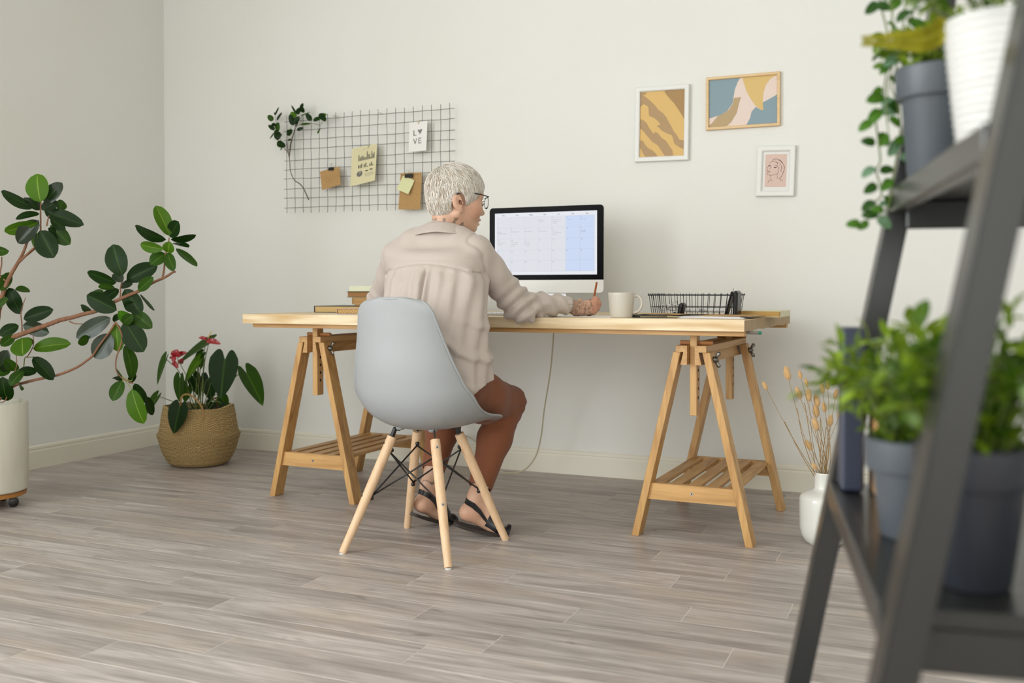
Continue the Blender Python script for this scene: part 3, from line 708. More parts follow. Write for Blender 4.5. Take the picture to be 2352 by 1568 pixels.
# computer
MY = 3.93
def mp(x, y): return aty(x, y, MY)
A = mp(1124.5, 478.5); B = mp(1386.5, 469); C_ = mp(1383, 672)
MW = B.x - A.x; zt = A.z; zb = C_.z; zblk = mp(1383, 642).z
t = thing('desktop_computer', 'silver all in one desktop computer showing a month calendar', 'computer', ((A.x + B.x) / 2, MY, Z), 0)
cx0 = 0; H0 = zb - Z; H1 = zt - Z; HB = zblk - Z
def rounded(wd, z0, z1, r, n=6, br=None):
    P = []; br = r if br is None else br
    for (sx, sz, rr_) in ((1, -1, br), (1, 1, r), (-1, 1, r), (-1, -1, br)):
        a0 = {(1, -1): -90, (1, 1): 0, (-1, 1): 90, (-1, -1): 180}[(sx, sz)]
        for k in range(n + 1):
            a = math.radians(a0 + 90 * k / n); cxx = sx * (wd / 2 - rr_); czz = (z1 - rr_) if sz > 0 else (z0 + rr_)
            P.append((cxx + rr_ * math.cos(a), czz + rr_ * math.sin(a)))
    return P
m_alu = mat('aluminium', 'c9c9c6', rough=.35, metal=.85)
b = MB(); b.prism(rounded(MW, H0, H1, .017), (0, .002, 0), (1, 0, 0), (0, 0, 1), (0, 1, 0), .006)
V0 = rounded(MW * .97, H0 + .01, H1 - .01, .02); V1 = rounded(MW * .55, H0 + .09, H1 - .09, .03)
b.prism(V0, (0, .008, 0), (1, 0, 0), (0, 0, 1), (0, 1, 0), .006); b.prism(V1, (0, .014, 0), (1, 0, 0), (0, 0, 1), (0, 1, 0), .02)
b.obj('housing', m_alu, t, auto=30)
b = MB(); P = rounded(MW, H0, HB, .0005, 6, .016); b.prism(P, (0, .0, 0), (1, 0, 0), (0, 0, 1), (0, 1, 0), .002); b.obj('chin', mat('chin_panel', 'e3e3de', rough=.3), t)
b = MB(); P = rounded(MW, HB, H1, .016, 6, .0005); b.prism(P, (0, .0, 0), (1, 0, 0), (0, 0, 1), (0, 1, 0), .002); bez = b.obj('bezel', mat('bezel_glass', '060609', rough=.35, spec=.06), t)
s0 = mp(1137, 490.5); s1 = mp(1371.5, 483); s2 = mp(1368, 630)
sx0 = s0.x - t.location.x; sx1 = s1.x - t.location.x; sz1 = (s0.z + s1.z) / 2 - Z; sz0 = s2.z - Z
ms = mat('screen', 'dadce2', rough=.5, spec=.1, emit=1.12)
def scr(u, v): return Vector((sx0 + (sx1 - sx0) * u, -.0006, sz1 + (sz0 - sz1) * v))
b = MB(); b.grid(scr, 1, 1); scro = b.obj('screen', ms, t)
m_sat = mat('screen_weekend', 'c0cde6', rough=.5, spec=.1, emit=1.12); m_cell = mat('screen_cell', 'd2d4da', rough=.5, spec=.1, emit=1.12); m_line = mat('screen_rule', 'aeb4c0', rough=.3, emit=1.0); m_txt = mat('screen_text', '5a5f69', rough=.4, emit=1.0)
L0, R0, T0, B0 = .022, .975, .068, .945; cw = (R0 - L0) / 7; ch = (B0 - T0) / 5
b = MB()
def srect(b, u0, v0, u1, v1, lift, mi): b.grid(lambda s, q: scr(u0 + (u1 - u0) * s, v0 + (v1 - v0) * q) + Vector((0, -lift, 0)), 1, 1, mi)
srect(b, L0, T0, L0 + 5 * cw, B0, .0002, 0); srect(b, L0 + 5 * cw, T0, R0, B0, .0002, 1)
for i in range(8): srect(b, L0 + cw * i - .0012, T0, L0 + cw * i + .0012, B0, .0004, 2)
for j in range(6): srect(b, L0, T0 + ch * j - .0018, R0, T0 + ch * j + .0018, .0004, 2)
b.obj('calendar_table', [m_cell, m_sat, m_line], scro)
tcache = {}
def text_geo(s):
    if s not in tcache:
        cu = bpy.data.curves.new('txt', 'FONT'); cu.body = s; cu.size = 1; cu.resolution_u = 1
        o = bpy.data.objects.new('txt', cu); COL.objects.link(o)
        dg = bpy.context.evaluated_depsgraph_get(); me = bpy.data.meshes.new_from_object(o.evaluated_get(dg))
        V = [tuple(v.co) for v in me.vertices]; Fc = [tuple(p.vertices) for p in me.polygons]; wd = max([v[0] for v in V] + [0])
        bpy.data.objects.remove(o); bpy.data.meshes.remove(me); tcache[s] = (V, Fc, wd)
    return tcache[s]
SW = sx1 - sx0; SHt = sz1 - sz0
def stext(b, s, u, v, hgt, mi=0, center=False, bold=0):
    V, Fc, wd = text_geo(s); k = hgt * SHt / .72; 
    p = scr(u, v) + Vector((-wd * k / 2 if center else 0, -.0008, -hgt * SHt / 2))
    for d in ([0, bold] if bold else [0]): b.add([p + Vector((x * k + d * k, 0, y * k)) for x, y, _ in V], Fc, mi)
b = MB()
for i, d in enumerate(['Mon', 'Tue', 'Wed', 'Thu', 'Fri', 'Sat', 'Sun']): stext(b, d, L0 + cw * (i + .5), .038, .022, center=True, bold=.06)
for n in range(1, 31):
    k = n + 2 if n <= 25 else n + 2
    if n <= 4: r, c = 0, n + 2
    else: r, c = 1 + (n - 5) // 7, (n - 5) % 7
    if n >= 26: c = (n - 5) % 7; r = 1 + (n - 5) // 7
    stext(b, str(n), L0 + cw * c + .008, T0 + ch * r + .022, .019)
ev = {1: ['rDeparture', 'gCheck in'], 2: ['rCall aunt for Tool', 'rMeet Friend', 'gDinner'], 3: ['gFree day'], 4: ['bFree day'], 5: ['rDiving', 'rDinner with friends'], 6: ['rNext island trip'], 7: ['rNext island trip'],
      8: ['rNext island trip'], 9: ['rFree day', 'gCheck reservation', 'rCall mom'], 11: ['bShopping', 'bBD Party'], 12: ['rCoffe with Paul', 'rShopping'], 13: ['rNational Park', 'gCheck tickets', 'rDinner'], 14: ['rShopping', 'bBook taxi', 'gCheck out']}
for n, L in ev.items():
    r, c = (0, n + 2) if n <= 4 else (1 + (n - 5) // 7, (n - 5) % 7)
    for i, s in enumerate(L):
        v = T0 + ch * r + .060 + .026 * i; stext(b, s[1:], L0 + cw * c + .018, v, .0125)
        srect(b, L0 + cw * c + .008, v - .004, L0 + cw * c + .0125, v + .004, .0008, {'r': 1, 'g': 2, 'b': 3}[s[0]])
ct_ = b.obj('calendar_text', [m_txt, mat('screen_red', '9a3a3a', emit=1.0), mat('screen_green', 'a9d9b8', emit=1.0), mat('screen_blue', '3a4ab0', emit=1.0)], scro); ct_['kind'] = 'stuff'
b = MB(); b.prism([(-.075, H0 + .005), (.083, H0 + .005), (.092, .004), (-.085, .004)], (0, .03, 0), (1, 0, 0), (0, 0, 1), (0, 1, 0), .004)
b.box((0, -.01, .003), (.18, .16, .005), bev=.002); b.obj('stand', m_alu, t)
# keyboard
t = thing('keyboard', 'slim white keyboard on the desk in front of the computer', 'keyboard', (bx(1150, 3.52), 3.53, Z), DR)
b = MB(); b.box((0, 0, .004), (.28, .115, .006), bev=.002); b.obj('keyboard_base', mat('kb_alu', 'cfcfcc', rough=.4), t)
mk = MB(); mk.box((0, 0, 0), (.0155, .0155, .003), bev=.001); kme = mk.mesh('key', mat('key_white', 'ecebe7', rough=.4))
for r in range(5):
    for c in range(14):
        k = link('key', kme, t); k.location = (-.127 + .0196 * c, .043 - .0205 * r, .0083)
# writing paper under the hand, mug
b = MB(); b.box((0, 0, .0006), (.30, .21, .0012)); o = tag(b.obj('writing_pad', m_white, loc=(bx(1350, 3.40), 3.43, Z + .0006)), 'white writing pad under the hand that holds the pencil', 'paper'); o.rotation_euler.z = DR - .02
mc = atz(1428, 727.5, Z); mr_ = .0465
t = thing('mug', 'matt light grey ceramic mug on the desk right of the hand', 'mug', (aty(1427, 700, 3.345).x, 3.345, Z), 0)
prof = [(0, 0), (.036, 0), (.038, .001), (.0395, .006), (.0420, .03), (.0448, .055), (.0460, .078), (.0462, .087), (.0458, .0885), (.0447, .0885), (.0440, .087), (.0428, .06), (.0395, .02), (.036, .006), (0, .005)]
b = MB(); b.lathe(prof, 48); m_mug = mat('mug_glaze', 'c9c3b6', rough=.42, noise=(220, (1, 1, 1), 'c2bbad', .4)); b.obj('mug_body', m_mug, t, auto=50)
ha = math.radians(12); hd = Vector((math.cos(ha), math.sin(ha), 0))
pts = catmull([hd * .043 + Vector((0, 0, .074)), hd * .055 + Vector((0, 0, .077)), hd * .066 + Vector((0, 0, .070)), hd * .072 + Vector((0, 0, .052)), hd * .068 + Vector((0, 0, .034)), hd * .056 + Vector((0, 0, .021)), hd * .040 + Vector((0, 0, .018))], 6)
b = MB(); b.tube(pts, [.0058] * 6 + [.0046] * (len(pts) - 12) + [.0060] * 6, 12, flat=1.0); b.obj('handle', m_mug, t, smooth=True)

# black elastic notebook folder
fy = 3.36
t = thing('folded_notebook', 'tan notebook with black edge and black elastic beside the mug', 'notebook', (bx(1452, fy), fy, Z), DR)
W_ = bx(1560, fy) - bx(1452, fy)
def layer(z0, z1, d, bow=.0, x0=0.0, x1=None, n=10):
    x1 = W_ if x1 is None else x1; b = MB()
    def top(u, v): return Vector((x0 + (x1 - x0) * u, d * v, z1 + bow * math.sin(math.pi * u) * (1 - .3 * v)))
    def bot(u, v): return Vector((x0 + (x1 - x0) * u, d * (1 - v), z0 + bow * math.sin(math.pi * u) * .6))
    b.grid(top, n, 3); b.grid(bot, n, 3)
    for vv in (0, 1): b.grid(lambda u, q: (top(u, vv) if q > .5 else bot(u, 1 - vv)), n, 1)
    for uu in (0, 1): b.grid(lambda v, q: (top(uu, v) if q > .5 else bot(uu, 1 - v)), 3, 1)
    return b
layer(.0005, .002, .13, .0).obj('cover', mat('nb_black', '16171a', rough=.5), t)
layer(.0022, .0052, .13, .0015, .004).obj('page_block', mat('nb_pages', '9d8f6c', rough=.8), t)
layer(.0055, .0072, .13, .002, .003).obj('page_block', mat('nb_pages2', 'b3a67f', rough=.8), t)
layer(.0110, .0118, .14, .003, .002).obj('top_sheet', m_kraft, t)
b = MB()
for (za, zb_) in [(.0030, .0090), (.0060, .0125), (.002, .013)]:
    b.tube(catmull([Vector((.03, -.002, za)), Vector((.006, -.003, za + .001)), Vector((-.004, -.001, (za + zb_) / 2)), Vector((.002, -.002, zb_)), Vector((.03, -.003, zb_ - .001)), Vector((W_ * .75, -.002, zb_ - .003))], 5), .0013, 6)
b.obj('elastic_band', mat('nb_black', '16171a', rough=.5), t, smooth=True)
# paper stack
py = 3.33
t = thing('paper_stack', 'stack of white papers and a brown envelope near the desk corner', 'paper', (bx(1556, py), py, Z), DR)
W_ = bx(1712, py) - bx(1556, py) - .01
for i, (z0, d, x0, xx, m_) in enumerate([(.0004, .17, .0, .225, m_white), (.0022, .18, .006, .232, m_white), (.0040, .17, .012, .226, mat('paper_lilac', 'd7d3dc', rough=.7)), (.0058, .17, .003, .215, m_white)]):
    layer(z0, z0 + .0012, d, .0008, x0, xx).obj('sheet', m_, t)
layer(.0082, .0090, .24, .0018, .06, .255).obj('envelope', m_kraft, t)
layer(.0074, .0078, .1, .0012, .0, .11).obj('black_sheet', mat('nb_black', '16171a', rough=.5), t)
# kraft sheets under basket
b = MB(); b.box((0, 0, .0008), (.30, .16, .0012)); o = tag(b.obj('kraft_sheet', mat('kraft_dark', '9c6f45', rough=.8), loc=(bx(1570, 3.6), 3.62, Z + .0004)), 'reddish brown kraft sheet under the wire basket', 'paper'); o.rotation_euler.z = .05
# wire basket
by0 = 3.54; xl = bx(1487, by0); xr = bx(1684, by0) ; BD = .22; zt_ = .850 - (677.5 - 668) / F_PX * (by0 * .919 - xl * .394) - Z
t = thing('wire_basket', 'rectangular black wire desk tray at the right of the desk', 'basket', (xl, by0, Z + .0022), DR)
BW = xr - xl; tp = .012
m_bw = mat('basket_wire', '17171a', rough=.4)
def ring(z, ins, r, name='rim'):
    b = MB(); c = .012; a0, a1, b0, b1 = ins, BW - ins, ins, BD - ins
    P = []
    for (cx_, cy_, st) in [(a1 - c, b0 + c, -90), (a1 - c, b1 - c, 0), (a0 + c, b1 - c, 90), (a0 + c, b0 + c, 180)]:
        for k in range(5): a = math.radians(st + 22.5 * k); P.append(Vector((cx_ + c * math.cos(a), cy_ + c * math.sin(a), z)))
    P.append(P[0]); b.tube(P, r, 6, caps=False); b.obj(name, m_bw, t, smooth=True)
ring(zt_ - .002, 0, .0022); ring(zt_ * .42, tp * .6, .0013, 'hoop'); ring(.0016, tp, .0016, 'hoop')
def hoopwire(P): b = MB(); b.tube(catmull([Vector(p) for p in P], 4), .0012, 5); b.obj('wire', m_bw, t, smooth=True)
zt2 = zt_ - .002
for k in range(13):
    x = .02 + (BW - .04) * k / 12; xb = tp + (BW - 2 * tp) * (x / BW)
    hoopwire([(x, .004, zt2 - .003), (x, -.003, zt2), (x, 0, zt2 + .003), (x, .002, zt2), (xb, tp - .001, .004), (xb, tp + .006, .0012), (xb, BD - tp - .006, .0012), (xb, BD - tp + .001, .004), (x, BD - .002, zt2), (x, BD, zt2 + .003), (x, BD + .003, zt2)])
for k in range(8):
    y = .015 + (BD - .03) * k / 7; yb = tp + (BD - 2 * tp) * (y / BD)
    hoopwire([(.004, y, zt2 - .003), (-.003, y, zt2), (0, y, zt2 + .003), (.002, y, zt2), (tp - .001, yb, .004), (tp + .006, yb, .0026), (BW - tp - .006, yb, .0026), (BW - tp + .001, yb, .004), (BW - .002, y, zt2), (BW, y, zt2 + .003), (BW + .003, y, zt2)])
def bk(px, y, z): p = aty(px, 690, y); return Vector((p.x, y, Z + z))
# contents
b = MB(); rc = random.Random(4); c0 = bk(1540, 3.63, .02)
P = [c0 + Vector((.045 * math.cos(a * 1.9) * (.5 + .5 * math.sin(a * .63)), .03 * math.sin(a * 1.9), .012 + .012 * math.sin(a * 2.7) + (0.012 if 8 < a < 11 else 0))) for a in np.linspace(0, 22, 90)]
b.tube(catmull(P, 2), .0016, 5); tag(b.obj('charging_cable', mat('cable_white', 'dedcd6', rough=.4), smooth=True), 'tangled white charging cable lying in the wire tray', 'cable')
for i, (a0, a1, yq, zq, cap) in enumerate([(1574, 1618, 3.61, .0215, 1), (1600, 1655, 3.64, .021, 0), (1628, 1664, 3.60, .0225, 2)]):
    b = MB(); A_ = bk(a0, yq, zq); B_ = bk(a1, yq + .02, zq)
    b.tube([A_, A_.lerp(B_, .7)], .0062, 12, mi=0); b.tube([A_.lerp(B_, .7), B_], .0068, 12, mi=1)
    tag(b.obj('marker_pen', [mat('marker_white', 'd9d8d2', rough=.35), mat('marker_cap%d' % cap, ['cfcfcb', '9a9a98', 'e3e2dd'][cap], rough=.35)]), ['white marker with a grey cap, left one in the wire tray', 'white marker pen lying behind the others in the wire tray', 'short white marker pen at the right in the wire tray'][i], 'pen', 'markers in the wire tray')
b = MB(); p = bk(1566, 3.58, .028); b.box(p, (.018, .05, .045), rot=Matrix.Rotation(.25, 3, 'Y'), bev=.006); b.tube([p + Vector((-.008, 0, -.02)), p + Vector((-.022, 0, -.02)), p + Vector((-.03, .01, -.015))], .005, 8)
tag(b.obj('stapler', mat('plastic_black', '141416', rough=.35)), 'small black stapler standing in the wire tray', 'stapler')
b = MB(); p = bk(1693, 3.55, .045); b.box(p + Vector((0, 0, .003)), (.017, .085, .094), rot=Matrix.Rotation(.03, 3, 'Y'), bev=.008)
tag(b.obj('glasses_case', mat('plastic_black', '141416', rough=.35)), 'black hard case standing upright at the right end of the wire tray', 'case')
b = MB(); p = bk(1676, 3.58, .047); b.box(p, (.007, .06, .095), rot=Matrix.Rotation(.28, 3, 'Y'), bev=.003); b.tube([p + Vector((.013, 0, .045)), p + Vector((.0135, 0, .056))], .0008, 6)
tag(b.obj('black_folder', mat('plastic_black', '141416', rough=.35)), 'thin black holder leaning against the standing black case', 'holder')
# cream book at the right end
cx_ = bx(1758, 3.62)
book('cream_book', 'cream covered book lying at the right end of the desk', (cx_ - .012, 3.68), (.150, .21, .0225), DR, mat('book_ivory', 'd9d2ae', rough=.5), mat('gold_pages', 'b9924f', rough=.7, noise=(8, (1, 1, 60), 'a07a3c', .7)), Z + .0005, spine='x+', ct=.002, over=.004)

# ---- cable hanging under the desk
b = MB()
pc = [(1272, 745, 3.98), (1270, 790, 4.0), (1263, 860, 4.05), (1250, 940, 4.1), (1243, 1000, 4.12), (1230, 1048, 4.12), (1205, 1078, 4.12), (1175, 1086, 4.12), (1140, 1078, 4.13), (1118, 1052, 4.14), (1100, 1022, 4.18), (1078, 1004, 4.22), (1050, 1000, 4.255), (1010, 1010, 4.262), (990, 1035, 4.268), (985, 1058, 4.272)]
P = [aty(x, y, Y) for x, y, Y in pc]
for p in P: p.z = max(p.z, .0035)
b.tube(catmull(P, 6), .0032, 8); tag(b.obj('power_cable', mat('cable_cream', 'b9b193', rough=.5), smooth=True), 'pale cream cable looping from under the desk down to the floor', 'cable')
# ================================================================ CHAIR
CH = Vector((-1.5455, 2.8815, 0)); CA = math.radians(-3.2)
chair = thing('shell_chair', 'light grey moulded shell chair with tapered wooden legs', 'chair', tuple(CH), CA)
m_shell = mat('shell_plastic', 'a1a4a5', rough=.42, bump=(900, .05, (1, 1, 1)))
W_CH = wood('chair_leg_wood', 'e4c29c', 'cfa67a', 2, 1.2, rough=.5, rings=.12)
m_rod = mat('black_rod', '1b1a19', rough=.35)
# centreline of the shell (y forward, z up), half width, side bend
vs_ = [0, .10, .22, .36, .50, .60, .68, .78, .90, 1.0]
cyv = [-.238, -.232, -.226, -.222, -.205, -.165, -.100, .0, .13, .215]
czv = [.815, .765, .700, .600, .500, .440, .405, .396, .410, .402]
wv = [.128, .134, .150, .180, .205, .212, .214, .212, .206, .196]
bdv = [.020, .030, .045, .072, .098, .106, .092, .056, .028, .014]
SH_Y = math.radians(3.0)
def shell_pt(u, v, off=0.0):
    s = u * 2 - 1
    cyy, cz, wd, bd = (interp(vs_, q, v) for q in (cyv, czv, wv, bdv))
    d = .02; ty = interp(vs_, cyv, min(v + d, 1)) - interp(vs_, cyv, max(v - d, 0)); tz = interp(vs_, czv, min(v + d, 1)) - interp(vs_, czv, max(v - d, 0))
    l = math.hypot(ty, tz); ny, nz = -tz / l, ty / l              # towards the sitter
    if ny < 0 and v < .5: ny, nz = -ny, -nz
    # rounded upper corners and rounded front corners
    k = 1.0
    if v < .115: k = .60 + .40 * (1 - (1 - v / .115) ** 2.6) ** (1 / 2.2)
    if v > .93: k = 1 - .16 * ((v - .93) / .07) ** 2
    x = wd * k * (s * (1.12 - .12 * abs(s) ** 2))
    b_ = bd * (abs(s) ** 2.3)
    y = cyy + ny * (b_ + off); z = cz + nz * (b_ + off)
    if v < .16: z += .012 * (1 - s * s) * (1 - v / .16)
    return Vector((x, y, z))
def smoothed():
    NU, NV = 40, 56; vv = [(j / NV) ** 1.6 for j in range(NV + 1)]; G = [[shell_pt(i / NU, vv[j]) for i in range(NU + 1)] for j in range(NV + 1)]
    for _ in range(5):
        H_ = [r[:] for r in G]
        for j in range(18, NV):
            for i in range(NU + 1): H_[j][i] = G[j][i] * .5 + (G[j - 1][i] + G[j + 1][i]) * .25
        G = H_
    return G, NU, NV
G, NU, NV = smoothed()
Nn = [[None] * (NU + 1) for _ in range(NV + 1)]
for j in range(NV + 1):
    for i in range(NU + 1):
        a = G[j][min(i + 1, NU)] - G[j][max(i - 1, 0)]; c = G[min(j + 1, NV)][i] - G[max(j - 1, 0)][i]
        n_ = c.cross(a).normalized()
        Nn[j][i] = n_
th = .0055; b = MB()
R = rz(SH_Y)
def shp(p): return R @ p + Vector((0.006, 0, 0))
V = [shp(G[j][i]) for j in range(NV + 1) for i in range(NU + 1)] + [shp(G[j][i] + Nn[j][i] * th) for j in range(NV + 1) for i in range(NU + 1)]
W1 = NU + 1; O = W1 * (NV + 1)
Fc = []
for j in range(NV):
    for i in range(NU):
        q = j * W1 + i; Fc.append((q, q + 1, q + W1 + 1, q + W1)); Fc.append((q + O + W1, q + O + W1 + 1, q + O + 1, q + O))
b.add(V, Fc)
edge = [(0, i) for i in range(NU)] + [(j, NU) for j in range(NV)] + [(NV, i) for i in range(NU, 0, -1)] + [(j, 0) for j in range(NV, 0, -1)]
E_ = [j * W1 + i for j, i in edge]; n = len(E_)
b.add([], []); b.f += [(E_[k], E_[k] + O, E_[(k + 1) % n] + O, E_[(k + 1) % n]) for k in range(n)]; b.m += [0] * n
shell = b.obj('seat_shell', m_shell, chair, smooth=True)
# rim: rolled edge all round
b = MB(); P = [shp(G[j][i] + Nn[j][i] * th * .5) for j, i in edge]; b.tube(P + [P[0]], .0046, 8, caps=False); b.obj('rim', m_shell, chair, smooth=True)
# legs
tops = {}; feet = {}
for nme, sx, sy_ in (('BL', -1, -1), ('BR', 1, -1), ('FL', -1, 1), ('FR', 1, 1)):
    f = Vector((sx * .1975, sy_ * .194, 0)); tp_ = Vector((sx * .082, sy_ * .078, .372))
    b = MB(); u = (tp_ - f).normalized(); L_ = (tp_ - f).length
    b.tube([f + Vector((0, 0, .004)), f + u * .1 , f + u * L_ * .55, tp_ - u * .02, tp_], [.0125, .0140, .0160, .0165, .0158], 20)
    b.obj('leg', W_CH, chair, auto=40); tops[nme] = tp_; feet[nme] = f
    b = MB(); b.tube([f + Vector((0, 0, .0)), f + Vector((0, 0, .005))], .0105, 14); b.obj('glide', mat('glide_white', 'd8d6d0', rough=.4), chair)
    # steel bracket from leg top to seat mount
    b = MB(); m0 = Vector((sx * .062, sy_ * .060, .398)); 
    b.tube([f.lerp(tp_, .88) , tp_ + Vector((0, 0, .002)), tp_.lerp(m0, .35) + Vector((0, 0, .016)), m0], .0085, 4, flat=.35, up=(-sy_, sx, 0)); b.obj('bracket', m_rod, chair)
    b = MB(); b.lathe([(0, .016), (.017, .016), (.016, .002), (.012, -.004), (0, -.004)], 16, c=(m0.x, m0.y, m0.z)); b.obj('seat_mount', m_shell, chair, smooth=True)
    for k in (.93, .48):
        q = f.lerp(tp_, k); out = Vector((sx * .7, sy_ * .7, .1)).normalized(); out = out - u * out.dot(u); out.normalize()
        b = MB(); b.tube([q + out * .0150, q + out * .0172], .0052, 14); b.tube([q + out * .0172, q + out * .0178], .0022, 8, mi=1); b.obj('bolt', [m_steel, m_black], chair)
# cross rods between neighbouring legs: each side has an X
def rod(a, ka, c, kc):
    A_ = feet[a].lerp(tops[a], ka); B_ = feet[c].lerp(tops[c], kc)
    d = (B_ - A_).normalized(); A_ = A_ + d * .010; B_ = B_ - d * .010
    inw = Vector((-(A_.x + B_.x), -(A_.y + B_.y), 0)).normalized() * .012
    b = MB(); b.tube([A_ + inw, B_ + inw], .0028, 8); b.obj('rod', m_rod, chair, smooth=True)
for a, c in (('BL', 'BR'), ('BR', 'FR'), ('FR', 'FL'), ('FL', 'BL')):
    rod(a, .88, c, .47); rod(c, .88, a, .47)
for nme in tops:
    for k in (.88, .47):
        q = feet[nme].lerp(tops[nme], k); inw = Vector((-q.x, -q.y, 0)).normalized() * .018
        b = MB(); b.lathe([(0, -.007), (.0055, -.006), (.0075, 0), (.0055, .006), (0, .007)], 10, c=tuple(q + inw)); b.obj('rod_joint', m_rod, chair, smooth=True)
# ================================================================ PERSON (implicit surfaces meshed with surface nets)
def snet(f, lo, hi, h):
    lo = np.array(lo); hi = np.array(hi); n = np.maximum(((hi - lo) / h).astype(int), 2) + 1
    ax = [lo[i] + h * np.arange(n[i]) for i in range(3)]
    X, Y_, Z_ = np.meshgrid(*ax, indexing='ij'); X = X.astype(np.float32); Y_ = Y_.astype(np.float32); Z_ = Z_.astype(np.float32)
    v = f(X, Y_, Z_).astype(np.float32); s = v < 0
    cnt = np.zeros(tuple(n - 1), np.int8)
    cor = [(a, b, c) for a in (0, 1) for b in (0, 1) for c in (0, 1)]
    def sl(A, a, b, c): return A[a:A.shape[0] - 1 + a, b:A.shape[1] - 1 + b, c:A.shape[2] - 1 + c]
    for k in cor: cnt += sl(s, *k)
    act = (cnt > 0) & (cnt < 8); I = np.argwhere(act); m = len(I)
    idx = -np.ones(act.shape, np.int64); idx[act] = np.arange(m)
    P = np.zeros((m, 3)); C = np.zeros(m)
    for a in cor:
        for d in range(3):
            if a[d] == 0:
                b = list(a); b[d] = 1
                va = v[I[:, 0] + a[0], I[:, 1] + a[1], I[:, 2] + a[2]]; vb = v[I[:, 0] + b[0], I[:, 1] + b[1], I[:, 2] + b[2]]
                x = (va < 0) != (vb < 0); t = np.where(x, va / np.where(x, va - vb, 1), 0)
                q = np.tile(np.array(a, float), (m, 1)); q[:, d] += t; P[x] += q[x]; C[x] += 1
    P = P / C[:, None]; P = lo + h * (I + P)
    Fs = []
    for d in range(3):
        o1, o2 = [(1, 2), (2, 0), (0, 1)][d]
        sA = np.take(s, range(s.shape[d] - 1), d); sB = np.take(s, range(1, s.shape[d]), d); E = np.argwhere(sA != sB)
        ok = (E[:, o1] > 0) & (E[:, o2] > 0) & (E[:, o1] < n[o1] - 1) & (E[:, o2] < n[o2] - 1); E = E[ok]
        def g(da, db):
            q = E.copy(); q[:, o1] += da; q[:, o2] += db; return idx[q[:, 0], q[:, 1], q[:, 2]]
        Q = np.stack([g(-1, -1), g(0, -1), g(0, 0), g(-1, 0)], 1)
        fl = ~sA[E[:, 0], E[:, 1], E[:, 2]]; Q[fl] = Q[fl][:, ::-1]; Fs.append(Q)
    return P, np.concatenate(Fs)
def smin(a, b, k):
    h = np.clip(.5 + .5 * (b - a) / k, 0, 1); return b + (a - b) * h - k * h * (1 - h)
def smax(a, b, k): return -smin(-a, -b, k)
def cap(X, Y_, Z_, a, b, ra, rb):
    a = np.array(a, np.float32); b = np.array(b, np.float32); d = b - a; L2 = float(d @ d)
    t = np.clip(((X - a[0]) * d[0] + (Y_ - a[1]) * d[1] + (Z_ - a[2]) * d[2]) / L2, 0, 1)
    return np.sqrt((X - a[0] - d[0] * t) ** 2 + (Y_ - a[1] - d[1] * t) ** 2 + (Z_ - a[2] - d[2] * t) ** 2) - (ra + (rb - ra) * t)
def ell(X, Y_, Z_, c, r):
    q = np.sqrt(((X - c[0]) / r[0]) ** 2 + ((Y_ - c[1]) / r[1]) ** 2 + ((Z_ - c[2]) / r[2]) ** 2)
    q2 = np.sqrt(((X - c[0]) / r[0] ** 2) ** 2 + ((Y_ - c[1]) / r[1] ** 2) ** 2 + ((Z_ - c[2]) / r[2] ** 2) ** 2)
    return q * (q - 1) / np.maximum(q2, 1e-6)
def chain(X, Y_, Z_, pts, rs, k=.01):
    d = None
    for i in range(len(pts) - 1):
        c = cap(X, Y_, Z_, pts[i], pts[i + 1], rs[i], rs[i + 1]); d = c if d is None else smin(d, c, k)
    return d
def rotm(a, ax): return np.array(Matrix.Rotation(a, 3, ax))
def tolocal(X, Y_, Z_, o, R):   # R columns = local axes in world
    x, y, z = X - o[0], Y_ - o[1], Z_ - o[2]
    return (x * R[0][0] + y * R[1][0] + z * R[2][0], x * R[0][1] + y * R[1][1] + z * R[2][1], x * R[0][2] + y * R[1][2] + z * R[2][2])
def vnoise(P, sc, seed):
    r = np.random.RandomState(seed); out = np.zeros(len(P))
    for k in range(7):
        d = r.normal(size=3); d /= np.linalg.norm(d); out += np.sin(P @ (d * sc * r.uniform(.6, 1.6)) + r.uniform(0, 6.28)) / 7
    return out
person = thing('person', 'short haired woman in a beige blouse and brown trousers writing at the desk', 'person', (-1.56, 2.93, 0), 0)
PINV = Vector((1.56, -2.93, 0))
def skin_obj(name, P, Fq, m, cols=None, parent=None, label=None, world=True):
    me = bpy.data.meshes.new(name); P = np.asarray(P, float)
    if world: P = P + np.array(PINV)
    me.from_pydata(P.tolist(), [], [tuple(int(i) for i in f) for f in Fq]); me.materials.append(m)
    me.polygons.foreach_set('use_smooth', [True] * len(me.polygons))
    if cols is not None:
        ca = me.color_attributes.new('col', 'FLOAT_COLOR', 'POINT'); ca.data.foreach_set('color', np.asarray(cols, np.float32).ravel())
    me.update(); return link(name, me, parent or person, label)

